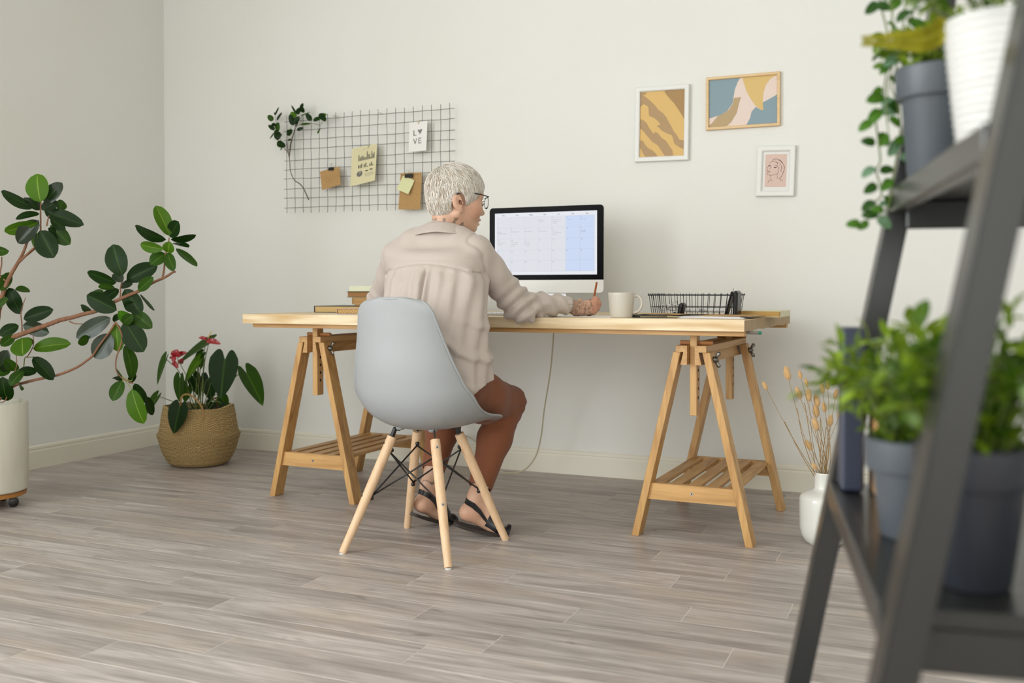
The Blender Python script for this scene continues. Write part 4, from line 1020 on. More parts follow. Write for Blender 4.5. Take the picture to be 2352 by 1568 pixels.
# ---------- head frame
HC = np.array(aty(1047, 447, 3.085)); HA = math.radians(44)
HR = rotm(HA, 'Z')                                    # x forward (face), y left, z up
def head_sdf(X, Y_, Z_):
    x, y, z = tolocal(X, Y_, Z_, HC, HR); ay = np.abs(y)
    d = ell(x, y, z, (-.007, 0, .018), (.099, .075, .084))
    d = smin(d, ell(x, y, z, (.040, 0, .008), (.056, .060, .052)), .02)
    d = smin(d, ell(x, y, z, (.028, 0, -.052), (.060, .055, .075)), .025)
    d = smin(d, ell(x, ay, z, (.050, .034, -.048), (.034, .028, .034)), .02)
    d = smin(d, cap(x, ay, z, (.048, .018, -.116), (-.012, .054, -.070), .015, .018), .022)
    d = smin(d, ell(x, y, z, (.054, 0, -.114), (.0225, .024, .020)), .012)
    d = smin(d, cap(x, ay, z, (.087, .010, -.004), (.074, .048, -.008), .0075, .007), .012)
    d = smax(d, -ell(x, ay, z, (.100, .032, -.028), (.020, .020, .013)), .012)
    d = smin(d, ell(x, ay, z, (.0755, .032, -.029), (.0125, .0135, .0115)), .003)
    d = smin(d, cap(x, y, z, (.0835, 0, -.020), (.0935, 0, -.058), .0075, .0095), .008)
    d = smin(d, ell(x, y, z, (.0965, 0, -.062), (.0095, .0095, .0085)), .005)
    d = smin(d, ell(x, ay, z, (.0855, .0115, -.066), (.009, .0065, .0070)), .005)
    d = smin(d, ell(x, y, z, (.0755, 0, -.0865), (.0155, .0235, .0068)), .006)
    d = smin(d, ell(x, y, z, (.0715, 0, -.1015), (.0150, .0200, .0072)), .005)
    d = smax(d, -cap(x, ay, z, (.096, 0, -.0945), (.080, .022, -.0955), .0009, .0014), .002)
    # ears
    R = rotm(.35, 'Y'); ex, ez = x + .014, z + .034
    e1, e3 = ex * math.cos(.22) + ez * math.sin(.22), -ex * math.sin(.22) + ez * math.cos(.22)
    ear = ell(e1, ay, e3, (-.004, .0765, .004), (.0185, .0075, .0300))
    ear = smin(ear, ell(e1, ay, e3, (.002, .0735, -.026), (.0085, .006, .0105)), .008)
    ear = smax(ear, -ell(e1, ay, e3, (.0005, .0875, .004), (.0115, .0085, .0215)), .003)
    ear = smin(ear, cap(e1, ay, e3, (-.002, .0785, .016), (-.007, .0785, -.008), .0022, .0030), .003)
    ear = smax(ear, -ell(e1, ay, e3, (.006, .080, -.002), (.0055, .012, .0085)), .002)
    ear = smin(ear, ell(e1, ay, e3, (.0135, .0745, -.004), (.004, .005, .006)), .004)
    d = smin(d, ear, .004)
    # neck
    N0 = HC + HR @ np.array((-.028, 0, -.045)); N1 = np.array((-1.570, 3.052, 1.02))
    n_ = cap(X, Y_, Z_, N0, N1, .052, .048)
    n_ = smin(n_, cap(X, Y_, Z_, HC + HR @ np.array((.015, 0, -.10)), np.array((-1.545, 3.075, 1.03)), .036, .042), .03)
    d = smin(d, n_, .018)
    return d
P, Fq = snet(head_sdf, HC - np.array((.16, .15, .22)), HC + np.array((.15, .15, .13)), .0024)
allP = [P]; allF = [Fq]
SK = np.array(lin('cda489')[:3]); INK = np.array(lin('3c4038')[:3]); LIP = np.array(lin('a3564a')[:3])
def skin_cols(P):
    n = vnoise(P, 90, 3)[:, None]; n2 = vnoise(P, 25, 5)[:, None]
    return SK * (1 + .05 * n + .05 * n2) * np.array((1, 1, 1)) + np.maximum(n2, 0) * np.array((.03, -.01, -.01))
C = skin_cols(P)
l = (P - HC) @ HR
lipm = np.exp(-(((l[:, 0] - .088) / .013) ** 2 + (l[:, 1] / .019) ** 2 + ((l[:, 2] + .094) / .0105) ** 2) ** 2); C = C * (1 - .6 * lipm[:, None]) + LIP * .6 * lipm[:, None]
ck = np.exp(-(((l[:, 0] - .05) / .035) ** 2 + ((np.abs(l[:, 1]) - .05) / .03) ** 2 + ((l[:, 2] + .06) / .03) ** 2)); C = C * (1 - .3 * ck[:, None]) + np.array(lin('b86f55')[:3]) * .3 * ck[:, None]
lash = (np.abs(l[:, 2] + .0345) < .0024) & (l[:, 0] > .068) & (np.abs(np.abs(l[:, 1]) - .032) < .014); C[lash] = np.array(lin('4a3226')[:3])
brow = (np.abs(l[:, 2] + .004 - .10 * (.045 - np.abs(l[:, 1])) * 0) < .0035) & (l[:, 0] > .06) & (np.abs(np.abs(l[:, 1]) - .032) < .02); C[brow] = C[brow] * .4 + np.array(lin('6b5340')[:3]) * .6
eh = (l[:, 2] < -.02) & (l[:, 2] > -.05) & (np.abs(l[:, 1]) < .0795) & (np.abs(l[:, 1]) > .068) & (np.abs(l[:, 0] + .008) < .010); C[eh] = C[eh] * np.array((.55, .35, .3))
# neck tattoo
back = (l[:, 2] < -.085) & (l[:, 0] < .012); tn = np.abs(vnoise(P, 170, 21) + .8 * vnoise(P, 90, 22) + .4 * vnoise(P, 300, 23)); tt = back & (tn < .20 + .1 * (vnoise(P, 40, 9) > 0)) & (l[:, 0] - .5 * (l[:, 2] + .085) < .03)
C[tt] = C[tt] * .4 + INK * .6
allC = [C]
m_skin = attr_mat('skin', rough=.48, subs=.12, bump=(260, .12, (1, 1, 1)))

# ---------- right hand and forearm (writing), left hand resting
WR = np.array(aty(1318, 709, 3.37)); WR[2] = .792
HB_ = np.array(aty(1362, 702, 3.425)); HB_[2] = .796
fd = HB_ - WR; fd[2] = 0; fd /= np.linalg.norm(fd); sd = np.array((-fd[1], fd[0], 0))     # sd: towards the wall / left
def hp(a, s, z): return WR + fd * a * 1.22 + sd * s + np.array((0, 0, z - WR[2] + DZ))
ELR = np.array((-1.338, 3.222, .812))
def rhand(X, Y_, Z_):
    d = cap(X, Y_, Z_, ELR, WR, .032, .0235)
    d = smin(d, ell(*tolocal(X, Y_, Z_, WR, np.stack([fd, sd, (0, 0, 1)], 1)), (.0, 0, .002), (.035, .021, .0215)), .012)
    # palm block on its ulnar edge
    d = smin(d, cap(X, Y_, Z_, hp(.012, .004, .030), hp(.066, -.002, .050), .021, .0185), .012)
    d = smin(d, cap(X, Y_, Z_, hp(.012, .006, .022), hp(.064, .000, .026), .020, .0190), .012)
    fing = [((.070, -.004, .064), (.086, .020, .060), (.080, .040, .046), (.070, .046, .030), .0100),
            ((.078, -.005, .050), (.090, .016, .044), (.082, .034, .030), (.072, .038, .018), .0100),
            ((.076, -.004, .034), (.084, .015, .028), (.074, .030, .018), (.062, .028, .012), .0095),
            ((.066, -.001, .020), (.072, .016, .015), (.062, .026, .010), (.052, .022, .010), .0085)]
    for a, b, c, e, r in fing:
        g = chain(X, Y_, Z_, [hp(*a), hp(*b), hp(*c), hp(*e)], [r * 1.12, r, r * .92, r * .8], .003)
        d = smin(d, g, .0035)
        d = smin(d, ell(X, Y_, Z_, hp(*a), (r * 1.15,) * 3), .003)
    th_ = chain(X, Y_, Z_, [hp(.010, .018, .040), hp(.034, .034, .052), hp(.056, .046, .046), hp(.066, .050, .034)], [.015, .0125, .0105, .009], .006)
    return smin(d, th_, .006)
P, Fq = snet(rhand, np.minimum(ELR, HB_) - np.array((.06, .06, .055)), np.maximum(ELR, HB_) + np.array((.11, .10, .07)), .0017)
allP.append(P); allF.append(Fq); C = skin_cols(P); C = C * np.array((.92, .90, .90))
q = (P - WR) @ np.stack([fd, sd, (0, 0, 1)], 1)
tn = np.abs(vnoise(P, 230, 31) + .6 * vnoise(P, 400, 32)); sw = np.abs(vnoise(P, 110, 33) + .3 * vnoise(P, 300, 34))
m1 = (q[:, 0] > -.07) & (q[:, 0] < .070) & (q[:, 1] < .012) & ((tn < .11) | ((sw < .05)))
C[m1] = C[m1] * .45 + INK * .55
m2 = (q[:, 0] < .02) & (vnoise(P, 45, 35) > .05) & ~m1; C[m2] = C[m2] * .72 + INK * .28
pk = (q[:, 0] > .062)[:, None]; C = np.where(pk, C * np.array((1.02, .86, .84)), C); allC.append(C)
# left hand on the desk
WL = np.array((-1.80, 3.42, DZ + .034)); EL_ = np.array((-1.90, 3.20, .80)); fl = WL - EL_; fl[2] = 0; fl /= np.linalg.norm(fl); sl_ = np.array((fl[1], -fl[0], 0))
def lp(a, s, z): return WL + fl * a + sl_ * s + np.array((0, 0, z - WL[2] + DZ))
def lhand(X, Y_, Z_):
    d = cap(X, Y_, Z_, EL_, WL, .036, .023)
    d = smin(d, cap(X, Y_, Z_, lp(.015, .012, .024), lp(.075, .020, .026), .015, .012), .01)
    d = smin(d, cap(X, Y_, Z_, lp(.015, -.010, .024), lp(.070, -.026, .024), .015, .011), .01)
    for s0, s1, L_, r in ((.026, .034, .070, .0085), (.008, .010, .076, .0088), (-.010, -.014, .070, .0083), (-.027, -.036, .055, .0075)):
        d = smin(d, chain(X, Y_, Z_, [lp(.076, s0, .028), lp(.076 + L_ * .45, (s0 + s1) / 2, .033), lp(.076 + L_ * .8, s1, .021), lp(.076 + L_, s1, .010)], [r * 1.1, r, r * .9, r * .75], .003), .003)
    return smin(d, chain(X, Y_, Z_, [lp(.02, .022, .022), lp(.05, .048, .020), lp(.085, .056, .014)], [.014, .011, .009], .005), .006)
P, Fq = snet(lhand, np.minimum(EL_, WL) - np.array((.09, .06, .05)), np.maximum(EL_, WL) + np.array((.14, .20, .05)), .003)
allP.append(P); allF.append(Fq); allC.append(skin_cols(P))

# ---------- lower legs and feet
KR = np.array(aty(1166, 925, 3.285)); KL = np.array((-1.655, 3.30, .455))
legs = {}
def footset(ank, heel, toe, knee):
    ank, heel, toe = map(np.array, (ank, heel, toe)); d = toe - heel; dn = d / np.linalg.norm(d)
    lat = np.cross(dn, (0, 0, 1)); lat /= np.linalg.norm(lat); up = np.cross(lat, dn)
    return dict(ank=ank, heel=heel, toe=toe, knee=knee, dn=dn, lat=lat, up=up, L=float(np.linalg.norm(d)))
ankR = np.array(aty(1096, 1138, 3.10)); heelR = np.array(aty(1074, 1177, 3.065)); toeR = np.array(atz(1126, 1221, .012))
ankL = np.array(aty(986, 1112, 3.13)); heelL = np.array(aty(969, 1157, 3.10)); toeL = np.array(atz(1012, 1198, .012))
def ext(h, t, L=.215): d = t - h; return t - d / np.linalg.norm(d) * 0, d
for side, ank, heel, toe, knee in (('R', ankR, heelR, toeR, KR), ('L', ankL, heelL, toeL, KL)):
    d = toe - heel; L_ = np.linalg.norm(d); toe = heel + d / L_ * max(L_, .172 if side == 'R' else .158); toe[2] = max(toe[2], .014)
    legs[side] = footset(ank, heel, toe, knee)
def foot_sdf(Fd):
    a, h_, t, k = Fd['ank'], Fd['heel'], Fd['toe'], Fd['knee']; dn, lat, up = Fd['dn'], Fd['lat'], Fd['up']
    def f(X, Y_, Z_):
        sh = a + (k - a) * .35
        d = cap(X, Y_, Z_, a, sh, .0265, .042)
        d = smin(d, ell(*tolocal(X, Y_, Z_, a, np.stack([dn, lat, up], 1)), (.004, 0, 0), (.024, .031, .024)), .015)
        d = smin(d, cap(X, Y_, Z_, a - dn * .008, h_ + up * .010 + dn * .004, .0225, .0255), .02)
        d = smin(d, cap(X, Y_, Z_, h_, h_ + up * .012 + dn * .02, .0265, .028), .015)
        d = smin(d, cap(X, Y_, Z_, a + dn * .01, h_ + dn * .105 + up * .008, .027, .024), .02)
        d = smin(d, cap(X, Y_, Z_, h_, h_ + dn * .11 - up * .006, .022, .022), .02)
        d = smin(d, cap(X, Y_, Z_, h_ + dn * .115 + lat * .012, t - dn * .02 + lat * .012, .021, .013), .012)
        d = smin(d, cap(X, Y_, Z_, h_ + dn * .110 - lat * .014, t - dn * .03 - lat * .014, .020, .012), .012)
        for q in range(5):
            s = .024 - .012 * q; b0 = t - dn * (.022 + .004 * q) + lat * s; d = smin(d, cap(X, Y_, Z_, b0, b0 + dn * (.024 - .002 * q), .0085 if q == 0 else .0068, .0075 if q == 0 else .006), .003)
        return d
    return f
footbvh = {}
for side in 'RL':
    Fd = legs[side]; pts = np.stack([Fd['ank'], Fd['heel'], Fd['toe'], Fd['ank'] + (Fd['knee'] - Fd['ank']) * .35])
    P, Fq = snet(foot_sdf(Fd), pts.min(0) - .055, pts.max(0) + .055, .0032); footbvh[side] = BVHTree.FromPolygons([Vector(p) for p in P], [tuple(int(i) for i in f) for f in Fq])
    C = skin_cols(P); q_ = (P - Fd['heel']); hm = np.exp(-np.sum(q_ ** 2, 1) / .0012); C = C * (1 - .35 * hm[:, None]) + np.array(lin('cf8f78')[:3]) * .35 * hm[:, None]
    if side == 'L':
        z_ = P[:, 2] - Fd['ank'][2]; tm = (z_ > .005) & (z_ < .055) & (np.abs(vnoise(P, 110, 44)) < .07) & ((P - Fd['ank']) @ np.array((.7, -.7, 0)) > .008); C[tm] = C[tm] * .25 + INK * .75
    allP.append(P); allF.append(Fq); allC.append(C)
# ---------- the covered body: one run of surface joining head, hands and feet
def core(X, Y_, Z_):
    d = chain(X, Y_, Z_, [(-1.568, 3.055, 1.06), (-1.572, 3.035, .98), (-1.56, 2.97, .80), (-1.555, 2.93, .60), (-1.555, 2.925, .53)], [.042, .052, .075, .085, .09], .02)
    for S, E_, W_ in (((-1.44, 3.035, .985), ELR, WR), ((-1.725, 3.02, .975), EL_, WL)):
        d = smin(d, chain(X, Y_, Z_, [(-1.575, 3.03, .99), S, E_, W_], [.045, .038, .026, .018], .02), .02)
    for hp0, kn, an_ in ((HIPR0, KR, legs['R']['ank']), (HIPL0, KL, legs['L']['ank'])):
        d = smin(d, chain(X, Y_, Z_, [hp0, kn, an_ + (kn - an_) * .3, an_], [.080, .048, .040, .027], .02), .02)
    return d
HIPR0 = np.array((-1.475, 2.935, .515)); HIPL0 = np.array((-1.640, 2.945, .515))
P, Fq = snet(core, (-1.97, 2.78, .10), (-1.15, 3.50, 1.13), .009); allP.append(P); allF.append(Fq); allC.append(skin_cols(P))
off = 0; F2 = []
for p, f in zip(allP, allF): F2.append(f + off); off += len(p)
C = np.concatenate(allC); C = np.concatenate([C, np.ones((len(C), 1))], 1)
skin_obj('body', np.concatenate(allP), np.concatenate(F2), m_skin, np.clip(C, 0, 1))

# ---------- sandals
m_leather = mat('black_leather', '17161a', rough=.35); m_sole = mat('dark_sole', '2a211b', rough=.6)
for side in 'RL':
    Fd = legs[side]; h_, t, dn, lat, up = Fd['heel'], Fd['toe'], Fd['dn'], Fd['lat'], Fd['up']; base = np.array(PINV)
    s_ = MB(); hs = h_ - dn * .03 - up * .043; drop = .010
    if side == 'R': hs = hs - up * .004
    tt_ = t + dn * .012; tt_[2] = .0105; L_ = np.linalg.norm(tt_ - hs)
    d2 = (tt_ - hs) / L_; 
    def sp(u, v, top):
        w_ = .026 + .012 * math.sin(min(u * 1.25, 1) * math.pi * .5) if u < .8 else .038 * math.sqrt(max(0, 1 - ((u - .8) / .215) ** 2))
        if u < .08: w_ = .026 * math.sqrt(max(0, 1 - ((.08 - u) / .085) ** 2))
        p = hs + (tt_ - hs) * u; q = p + lat * w_ * (2 * v - 1); 
        z_ = -.008 * math.sin(u * math.pi) 
        q = q + up * (0 if top else -.011) + up * z_
        if not top: q[2] = max(q[2], .0008)
        else: q[2] = max(q[2], .009)
        return Vector(q + base)
    s_.grid(lambda u, v: sp(u, v, True), 24, 4); s_.grid(lambda u, v: sp(1 - u, v, False), 24, 4)
    for v in (0, 1): s_.grid(lambda u, q: sp(u, v, q > .5), 24, 1)
    so = s_.obj('sandal', m_sole, person, smooth=True)
    up_ = MB(); FB = footbvh[side]
    def hug(c, d, offs):
        """point just outside the skin, looking from outside towards the foot's inner line"""
        c = Vector(c); d = Vector(d).normalized(); hit, nrm_, _i, _d = FB.ray_cast(c + d * .14, -d, .16)
        return (hit if hit is not None else c + d * .03) + d * offs + Vector(base)
    def vamp(u, v, offs=.0022):
        a = math.pi * (v * 1.20 - .10); c = h_ + dn * (.070 + .088 * u) - up * .004
        p = hug(c, lat * math.cos(a) + up * math.sin(a), offs); p.z = max(p.z, .003); return p
    up_.grid(vamp, 10, 18); up_.grid(lambda u, v: vamp(1 - u, v, .0006), 10, 18)
    def strap(u, s_, offs=.0020):
        k = min(1, max(0, (abs(u - .5) * 2 - .30) / .70)); th = (u - .5) * 2; an_ = math.radians(100) * max(-1, min(1, th / .45))
        c = h_ + up * (.034 - .040 * k) + dn * (.012 + .075 * k) + up * s_ * (1 - .5 * k)
        return hug(c, -dn * math.cos(an_) + lat * math.sin(an_), offs)
    w0 = .0085
    up_.grid(lambda u, v: strap(u, w0 * (2 * v - 1)), 40, 2); up_.grid(lambda u, v: strap(1 - u, w0 * (2 * v - 1), .0006), 40, 2)
    up_.obj('strap', m_leather, so, smooth=True)

# ---------- trousers
HIPR = np.array((-1.475, 2.935, .515)); HIPL = np.array((-1.640, 2.945, .515))
def trousers(X, Y_, Z_):
    d = ell(X, Y_, Z_, (-1.557, 2.915, .53), (.185, .135, .105))
    for s, hip, kn, an in ((1, HIPR, KR, legs['R']['ank']), (-1, HIPL, KL, legs['L']['ank'])):
        hem = an + (kn - an) * (.085 if s > 0 else .16)
        t = chain(X, Y_, Z_, [hip, hip + (kn - hip) * .5, kn], [.098, .086, .066], .03)
        calf = kn + (an - kn) * .38 + np.array((.0, -.012, 0))
        sh = chain(X, Y_, Z_, [kn, calf, hem], [.060, .058, .043], .03)
        leg = smin(t, sh, .02)
        # crease folds at the back of the knee
        r = np.sqrt((X - kn[0]) ** 2 + (Y_ - kn[1]) ** 2 + (Z_ - kn[2]) ** 2)
        leg = leg + .0035 * np.exp(-(r / .075) ** 2) * np.sin((Z_ - kn[2]) * 190 + (X - kn[0]) * 60)
        u = (kn - an) / np.linalg.norm(kn - an); hh = (X - hem[0]) * u[0] + (Y_ - hem[1]) * u[1] + (Z_ - hem[2]) * u[2]
        leg = smax(leg, -(hh) + 0 * hh, .003) if False else np.where((Z_ < hem[2] + .05), np.maximum(leg, -hh), leg)
        hol = cap(X, Y_, Z_, hem - u * .04, hem + u * .03, .037, .037); leg = np.maximum(leg, -hol)
        d = smin(d, leg, .03)
    d = d + .0018 * np.sin(X * 70 + Z_ * 45 + Y_ * 20) * np.exp(-((Z_ - .42) / .1) ** 2)
    # fits inside the seat: never below the shell
    return d
P, Fq = snet(trousers, (-1.80, 2.74, .10), (-1.29, 3.42, .66), .0048)
m_tr = mat('rust_cotton', '804a2c', rough=.8, bump=(420, .12, (1, 1, 1)), noise=(40, (1, 1, 1), '7d4526', .5), sheen=.15)
skin_obj('trousers', P, Fq, m_tr)

# ---------- blouse
SR = np.array((-1.435, 3.035, .985)); SLs = np.array((-1.728, 3.02, .975))
ER = np.array((-1.350, 3.195, .800)); EL2 = np.array((-1.885, 3.17, .812)); CUFFR = ELR + (WR - ELR) * .86; CUFFR[2] = .800
CUFFL = EL_ + (WL - EL_) * .55
def tube_fold(X, Y_, Z_, a, b, ra, rb, amp, fr, ph):
    a = np.array(a, np.float32); b = np.array(b, np.float32); d = b - a; L = float(np.linalg.norm(d)); u = d / L
    t = ((X - a[0]) * u[0] + (Y_ - a[1]) * u[1] + (Z_ - a[2]) * u[2]); tc = np.clip(t / L, 0, 1)
    px, py, pz = X - a[0] - u[0] * tc * L, Y_ - a[1] - u[1] * tc * L, Z_ - a[2] - u[2] * tc * L
    r = np.sqrt(px ** 2 + py ** 2 + pz ** 2); 
    w_ = amp * np.sin(tc * L * fr + ph + pz * 55 + px * 25) * (np.where(tc > 0, 1, 1))
    return r - (ra + (rb - ra) * tc) - w_
def blouse(X, Y_, Z_):
    pts = [(-1.532, 2.915, .545), (-1.540, 2.925, .64), (-1.548, 2.95, .76), (-1.562, 2.985, .88), (-1.576, 3.005, .955)]
    rx = [.198, .190, .184, .182, .160]; ry = [.142, .128, .118, .114, .092]; zs = [p[2] for p in pts]
    cxq = np.interp(Z_, zs, [p[0] for p in pts]); cyq = np.interp(Z_, zs, [p[1] for p in pts])
    rxx = np.interp(Z_, zs, rx); ryy = np.interp(Z_, zs, ry)
    dx, dy = (X - cxq), (Y_ - cyq); an = np.arctan2(dy, dx)
    q = (np.abs(dx / rxx) ** 2.4 + np.abs(dy / ryy) ** 2.4) ** (1 / 2.4); body = (q - 1) * np.minimum(rxx, ryy)
    below = np.clip((.935 - Z_) / .03, 0, 1)
    # centre pleat (inverted) below the yoke, soft vertical drape, diagonal folds at the waist
    xc = X - (-1.553 + .10 * (.93 - Z_) * .3)
    bk = (dy < 0)
    body = body + np.where(bk, below * (.0150 * np.exp(-((xc) / .0050) ** 2) - .0060 * np.exp(-((xc + .013) / .009) ** 2) - .0065 * np.exp(-((xc - .012) / .008) ** 2)), 0)
    low = np.clip((.80 - Z_) / .12, 0, 1) * np.clip((Z_ - .5) / .05, 0, 1)
    body = body + below * .0030 * np.sin(an * 9 + Z_ * 14 + 1.3) + below * .0028 * np.sin(an * 19 - Z_ * 22)
    body = body - low * .0085 * np.maximum(0, np.sin((Z_ + .75 * X) * 62 + .9 * np.sin(X * 21))) ** 2 * np.clip((X + 1.62) / .08, 0, 1)
    body = smax(body, Z_ - .985, .03)
    # shoulders
    sh = chain(X, Y_, Z_, [SLs + np.array((.012, 0, .002)), (-1.66, 3.018, 1.010), (-1.578, 3.030, 1.030), (-1.50, 3.030, 1.014), SR + np.array((-.012, 0, .002))], [.052, .053, .058, .053, .052], .03)
    body = smin(body, sh, .055)
    # yoke seam: tiny step
    # sleeves
    upR = tube_fold(X, Y_, Z_, SR, ER, .056, .053, .0022, 60, 0)
    loR = tube_fold(X, Y_, Z_, ER, CUFFR, .052, .034, .0058, 105, 1.0)
    sag = cap(X, Y_, Z_, (-1.335, 3.178, .775), (-1.300, 3.195, .758), .030, .022)
    rR = smin(upR, loR, .03); rR = smin(rR, sag, .022)
    e = np.sqrt((X - ER[0]) ** 2 + (Y_ - ER[1]) ** 2 + (Z_ - ER[2]) ** 2)
    rR = rR + .0110 * np.exp(-(e / .085) ** 2) * np.sin((X * .55 + Y_ * .4 - Z_ * 1.15) * 105 + 1.2 * np.sin(X * 33))
    upL = tube_fold(X, Y_, Z_, SLs, EL2, .055, .050, .0025, 60, 2)
    loL = tube_fold(X, Y_, Z_, EL2, CUFFL, .048, .036, .005, 100, .5); rL = smin(upL, loL, .03)
    e2 = np.sqrt((X - EL2[0]) ** 2 + (Y_ - EL2[1]) ** 2 + (Z_ - EL2[2]) ** 2); rL = rL + .006 * np.exp(-(e2 / .08) ** 2) * np.sin((X + Z_) * 110)
    d = smin(body, rR, .024); d = smin(d, rL, .024)
    # armhole seam: shallow groove where sleeve meets body
    dd = np.abs(body - rR); d = d + .0042 * np.exp(-(dd / .004) ** 2) * (Z_ > .84); dd = np.abs(body - rL); d = d + .0042 * np.exp(-(dd / .004) ** 2) * (Z_ > .84)
    # yoke seam groove across the back
    ys = .941 - .030 * ((X + 1.575) / .17) ** 2
    d = d + np.where((Y_ < 3.0) & (np.abs(X + 1.575) < .188), .0050 * np.exp(-((Z_ - ys) / .0030) ** 2) - .0030 * np.exp(-((Z_ - ys + .009) / .007) ** 2) * (.6 + .5 * np.sin(X * 150)), 0)
    # neck hole
    d = smax(d, -cap(X, Y_, Z_, (-1.565, 3.065, 1.075), (-1.562, 3.07, 1.16), .046, .052), .006)
    # cuffs open
    ur = (WR - ELR) / np.linalg.norm(WR - ELR); d = np.maximum(d, np.where((X > -1.32) & (Y_ > 3.2), (X - CUFFR[0]) * ur[0] + (Y_ - CUFFR[1]) * ur[1] + (Z_ - CUFFR[2]) * ur[2], -1))
    ull = (WL - EL_) / np.linalg.norm(WL - EL_); d = np.maximum(d, np.where(X < -1.70, (X - CUFFL[0]) * ull[0] + (Y_ - CUFFL[1]) * ull[1] + (Z_ - CUFFL[2]) * ull[2], -1))
    # curved shirt tail hem
    hem = .515 + .030 * np.clip((Y_ - 2.80) / .16, 0, 1.4) + .010 * np.clip((X + 1.56) / .18, -1, 1) - .028 * np.exp(-((Y_ - 2.79) / .06) ** 2)
    d = np.maximum(d, hem - Z_)
    # under the desk plane the sleeve rests: keep it above the wood
    return d
P, Fq = snet(blouse, (-2.00, 2.74, .47), (-1.17, 3.42, 1.10), .0038)
m_bl = mat('beige_blouse', 'bfb2a8', rough=.62, bump=(700, .10, (1, 1, 1)), noise=(3, (1, 1, 1), 'b8aba1', .5), sheen=.25)
bl = skin_obj('blouse', P, Fq, m_bl)
bvh = BVHTree.FromPolygons([Vector(p) for p in P], [tuple(int(i) for i in f) for f in Fq])
# collar: folded band round the neck
b = MB(); NC = Vector((-1.563, 3.046, 0)); 
def collar(u, v):
    a = math.radians(-80 + (u - .5) * 300)                     # centred on the back of the neck
    fr = abs(u - .5) * 2
    hz = 1.083 - .030 * fr ** 1.5                                  # top edge drops to the front
    r0 = .0555 + .004 * fr
    if v < .5: k = v / .5; r = r0 + .003 * k; z = hz - .045 * (1 - k)
    else:
        k = (v - .5) / .5; r = r0 + .004 + .040 * k ** .9 * (1 - .1 * fr) + .022 * fr * k; z = hz + .002 - .036 * k ** 1.15 - .010 * k * fr
    return Vector((NC.x + r * math.cos(a) * 1.02, NC.y + r * math.sin(a) * .95, z)) + PINV
b.grid(collar, 48, 16)
co = b.obj('collar', m_bl, bl, smooth=True); md = co.modifiers.new('thick', 'SOLIDIFY'); md.thickness = .0022
# right cuff: separate turned band with button
ur = Vector((WR - ELR)).normalized(); sidev = ur.cross(Vector((0, 0, 1))).normalized(); upv = sidev.cross(ur)
b = MB(); c0 = Vector(CUFFR)
def cuff(u, v):
    a = 2 * math.pi * u; r = .0335 + .0015 * math.sin(a * 3 + 1) + .001 * v; s = -.045 + .052 * v
    p = c0 + ur * s + sidev * math.cos(a) * r * 1.02 + upv * math.sin(a) * r * .86; p.z = max(p.z, DZ + .0012); return p + PINV
b.grid(cuff, 32, 6); cf = b.obj('cuff', m_bl, bl, smooth=True); md = cf.modifiers.new('thick', 'SOLIDIFY'); md.thickness = .002

# ---------- hair: scalp cap + short layered strands from the crown
CRN = np.array((-.050, .006, .095))
def scalp(x, y, z):
    d = ell(x, y, z, (-.004, 0, .018), (.101, .081, .088)); d = smin(d, ell(x, y, z, (-.044, 0, -.032), (.052, .062, .055)), .02); return d
def hair_line(x, ay, z):
    """True where hair grows (local coordinates)"""
    front = np.interp(z, [-.12, -.10, -.075, -.05, -.03, -.012, .01, .035, .06, .11], [-.055, -.045, -.034, -.036, -.030, .036, .050, .078, .094, .11])
    return x < front
def hair_sdf(X, Y_, Z_):
    x, y, z = tolocal(X, Y_, Z_, HC, HR); d = scalp(x, y, z)
    ins = hair_line(x, np.abs(y), z); front = np.interp(z, [-.12, -.10, -.075, -.05, -.03, -.012, .01, .035, .06, .11], [-.055, -.045, -.034, -.036, -.030, .036, .050, .078, .094, .11])
    d = smax(d, (x - front) * .8, .008); d = smax(d, -.098 - z + .35 * np.maximum(0, x + .05), .01)
    d = smax(d, -(ell(x, y, z, (-.007, 0, .018), (.090, .068, .076))), .002)
    e1 = np.abs(y); return smax(d, -ell(x, e1, z, (-.010, .085, -.030), (.036, .030, .050)), .006)
P, Fq = snet(hair_sdf, HC - np.array((.14, .14, .14)), HC + np.array((.14, .14, .13)), .0035)
m_hair = attr_mat('platinum_hair', rough=.38)
hcol = np.tile(np.array(lin('cfc2b0')), (len(P), 1))
rh = np.random.RandomState(6); HV = [P]; HF = [tuple(f) for f in Fq]; HCc = [hcol]; off = len(P)
verts = []; faces = []; cols = []
def surf(dirv):
    """project a local point out to the scalp"""
    p = np.array(dirv, float)
    c = np.array((-.015, 0, .0)); u = p - c; u /= np.linalg.norm(u); lo_, hi_ = .02, .16
    for _ in range(18):
        m_ = (lo_ + hi_) / 2; q = c + u * m_
        if scalp(q[0], q[1], q[2]) < 0: lo_ = m_
        else: hi_ = m_
    return c + u * lo_, u
pal = [np.array(lin(c)[:3]) for c in ('f4efe6', 'ebe3d7', 'dccfbd', 'c4ae92', 'faf7f0', 'a98d6c')]
ns = 0
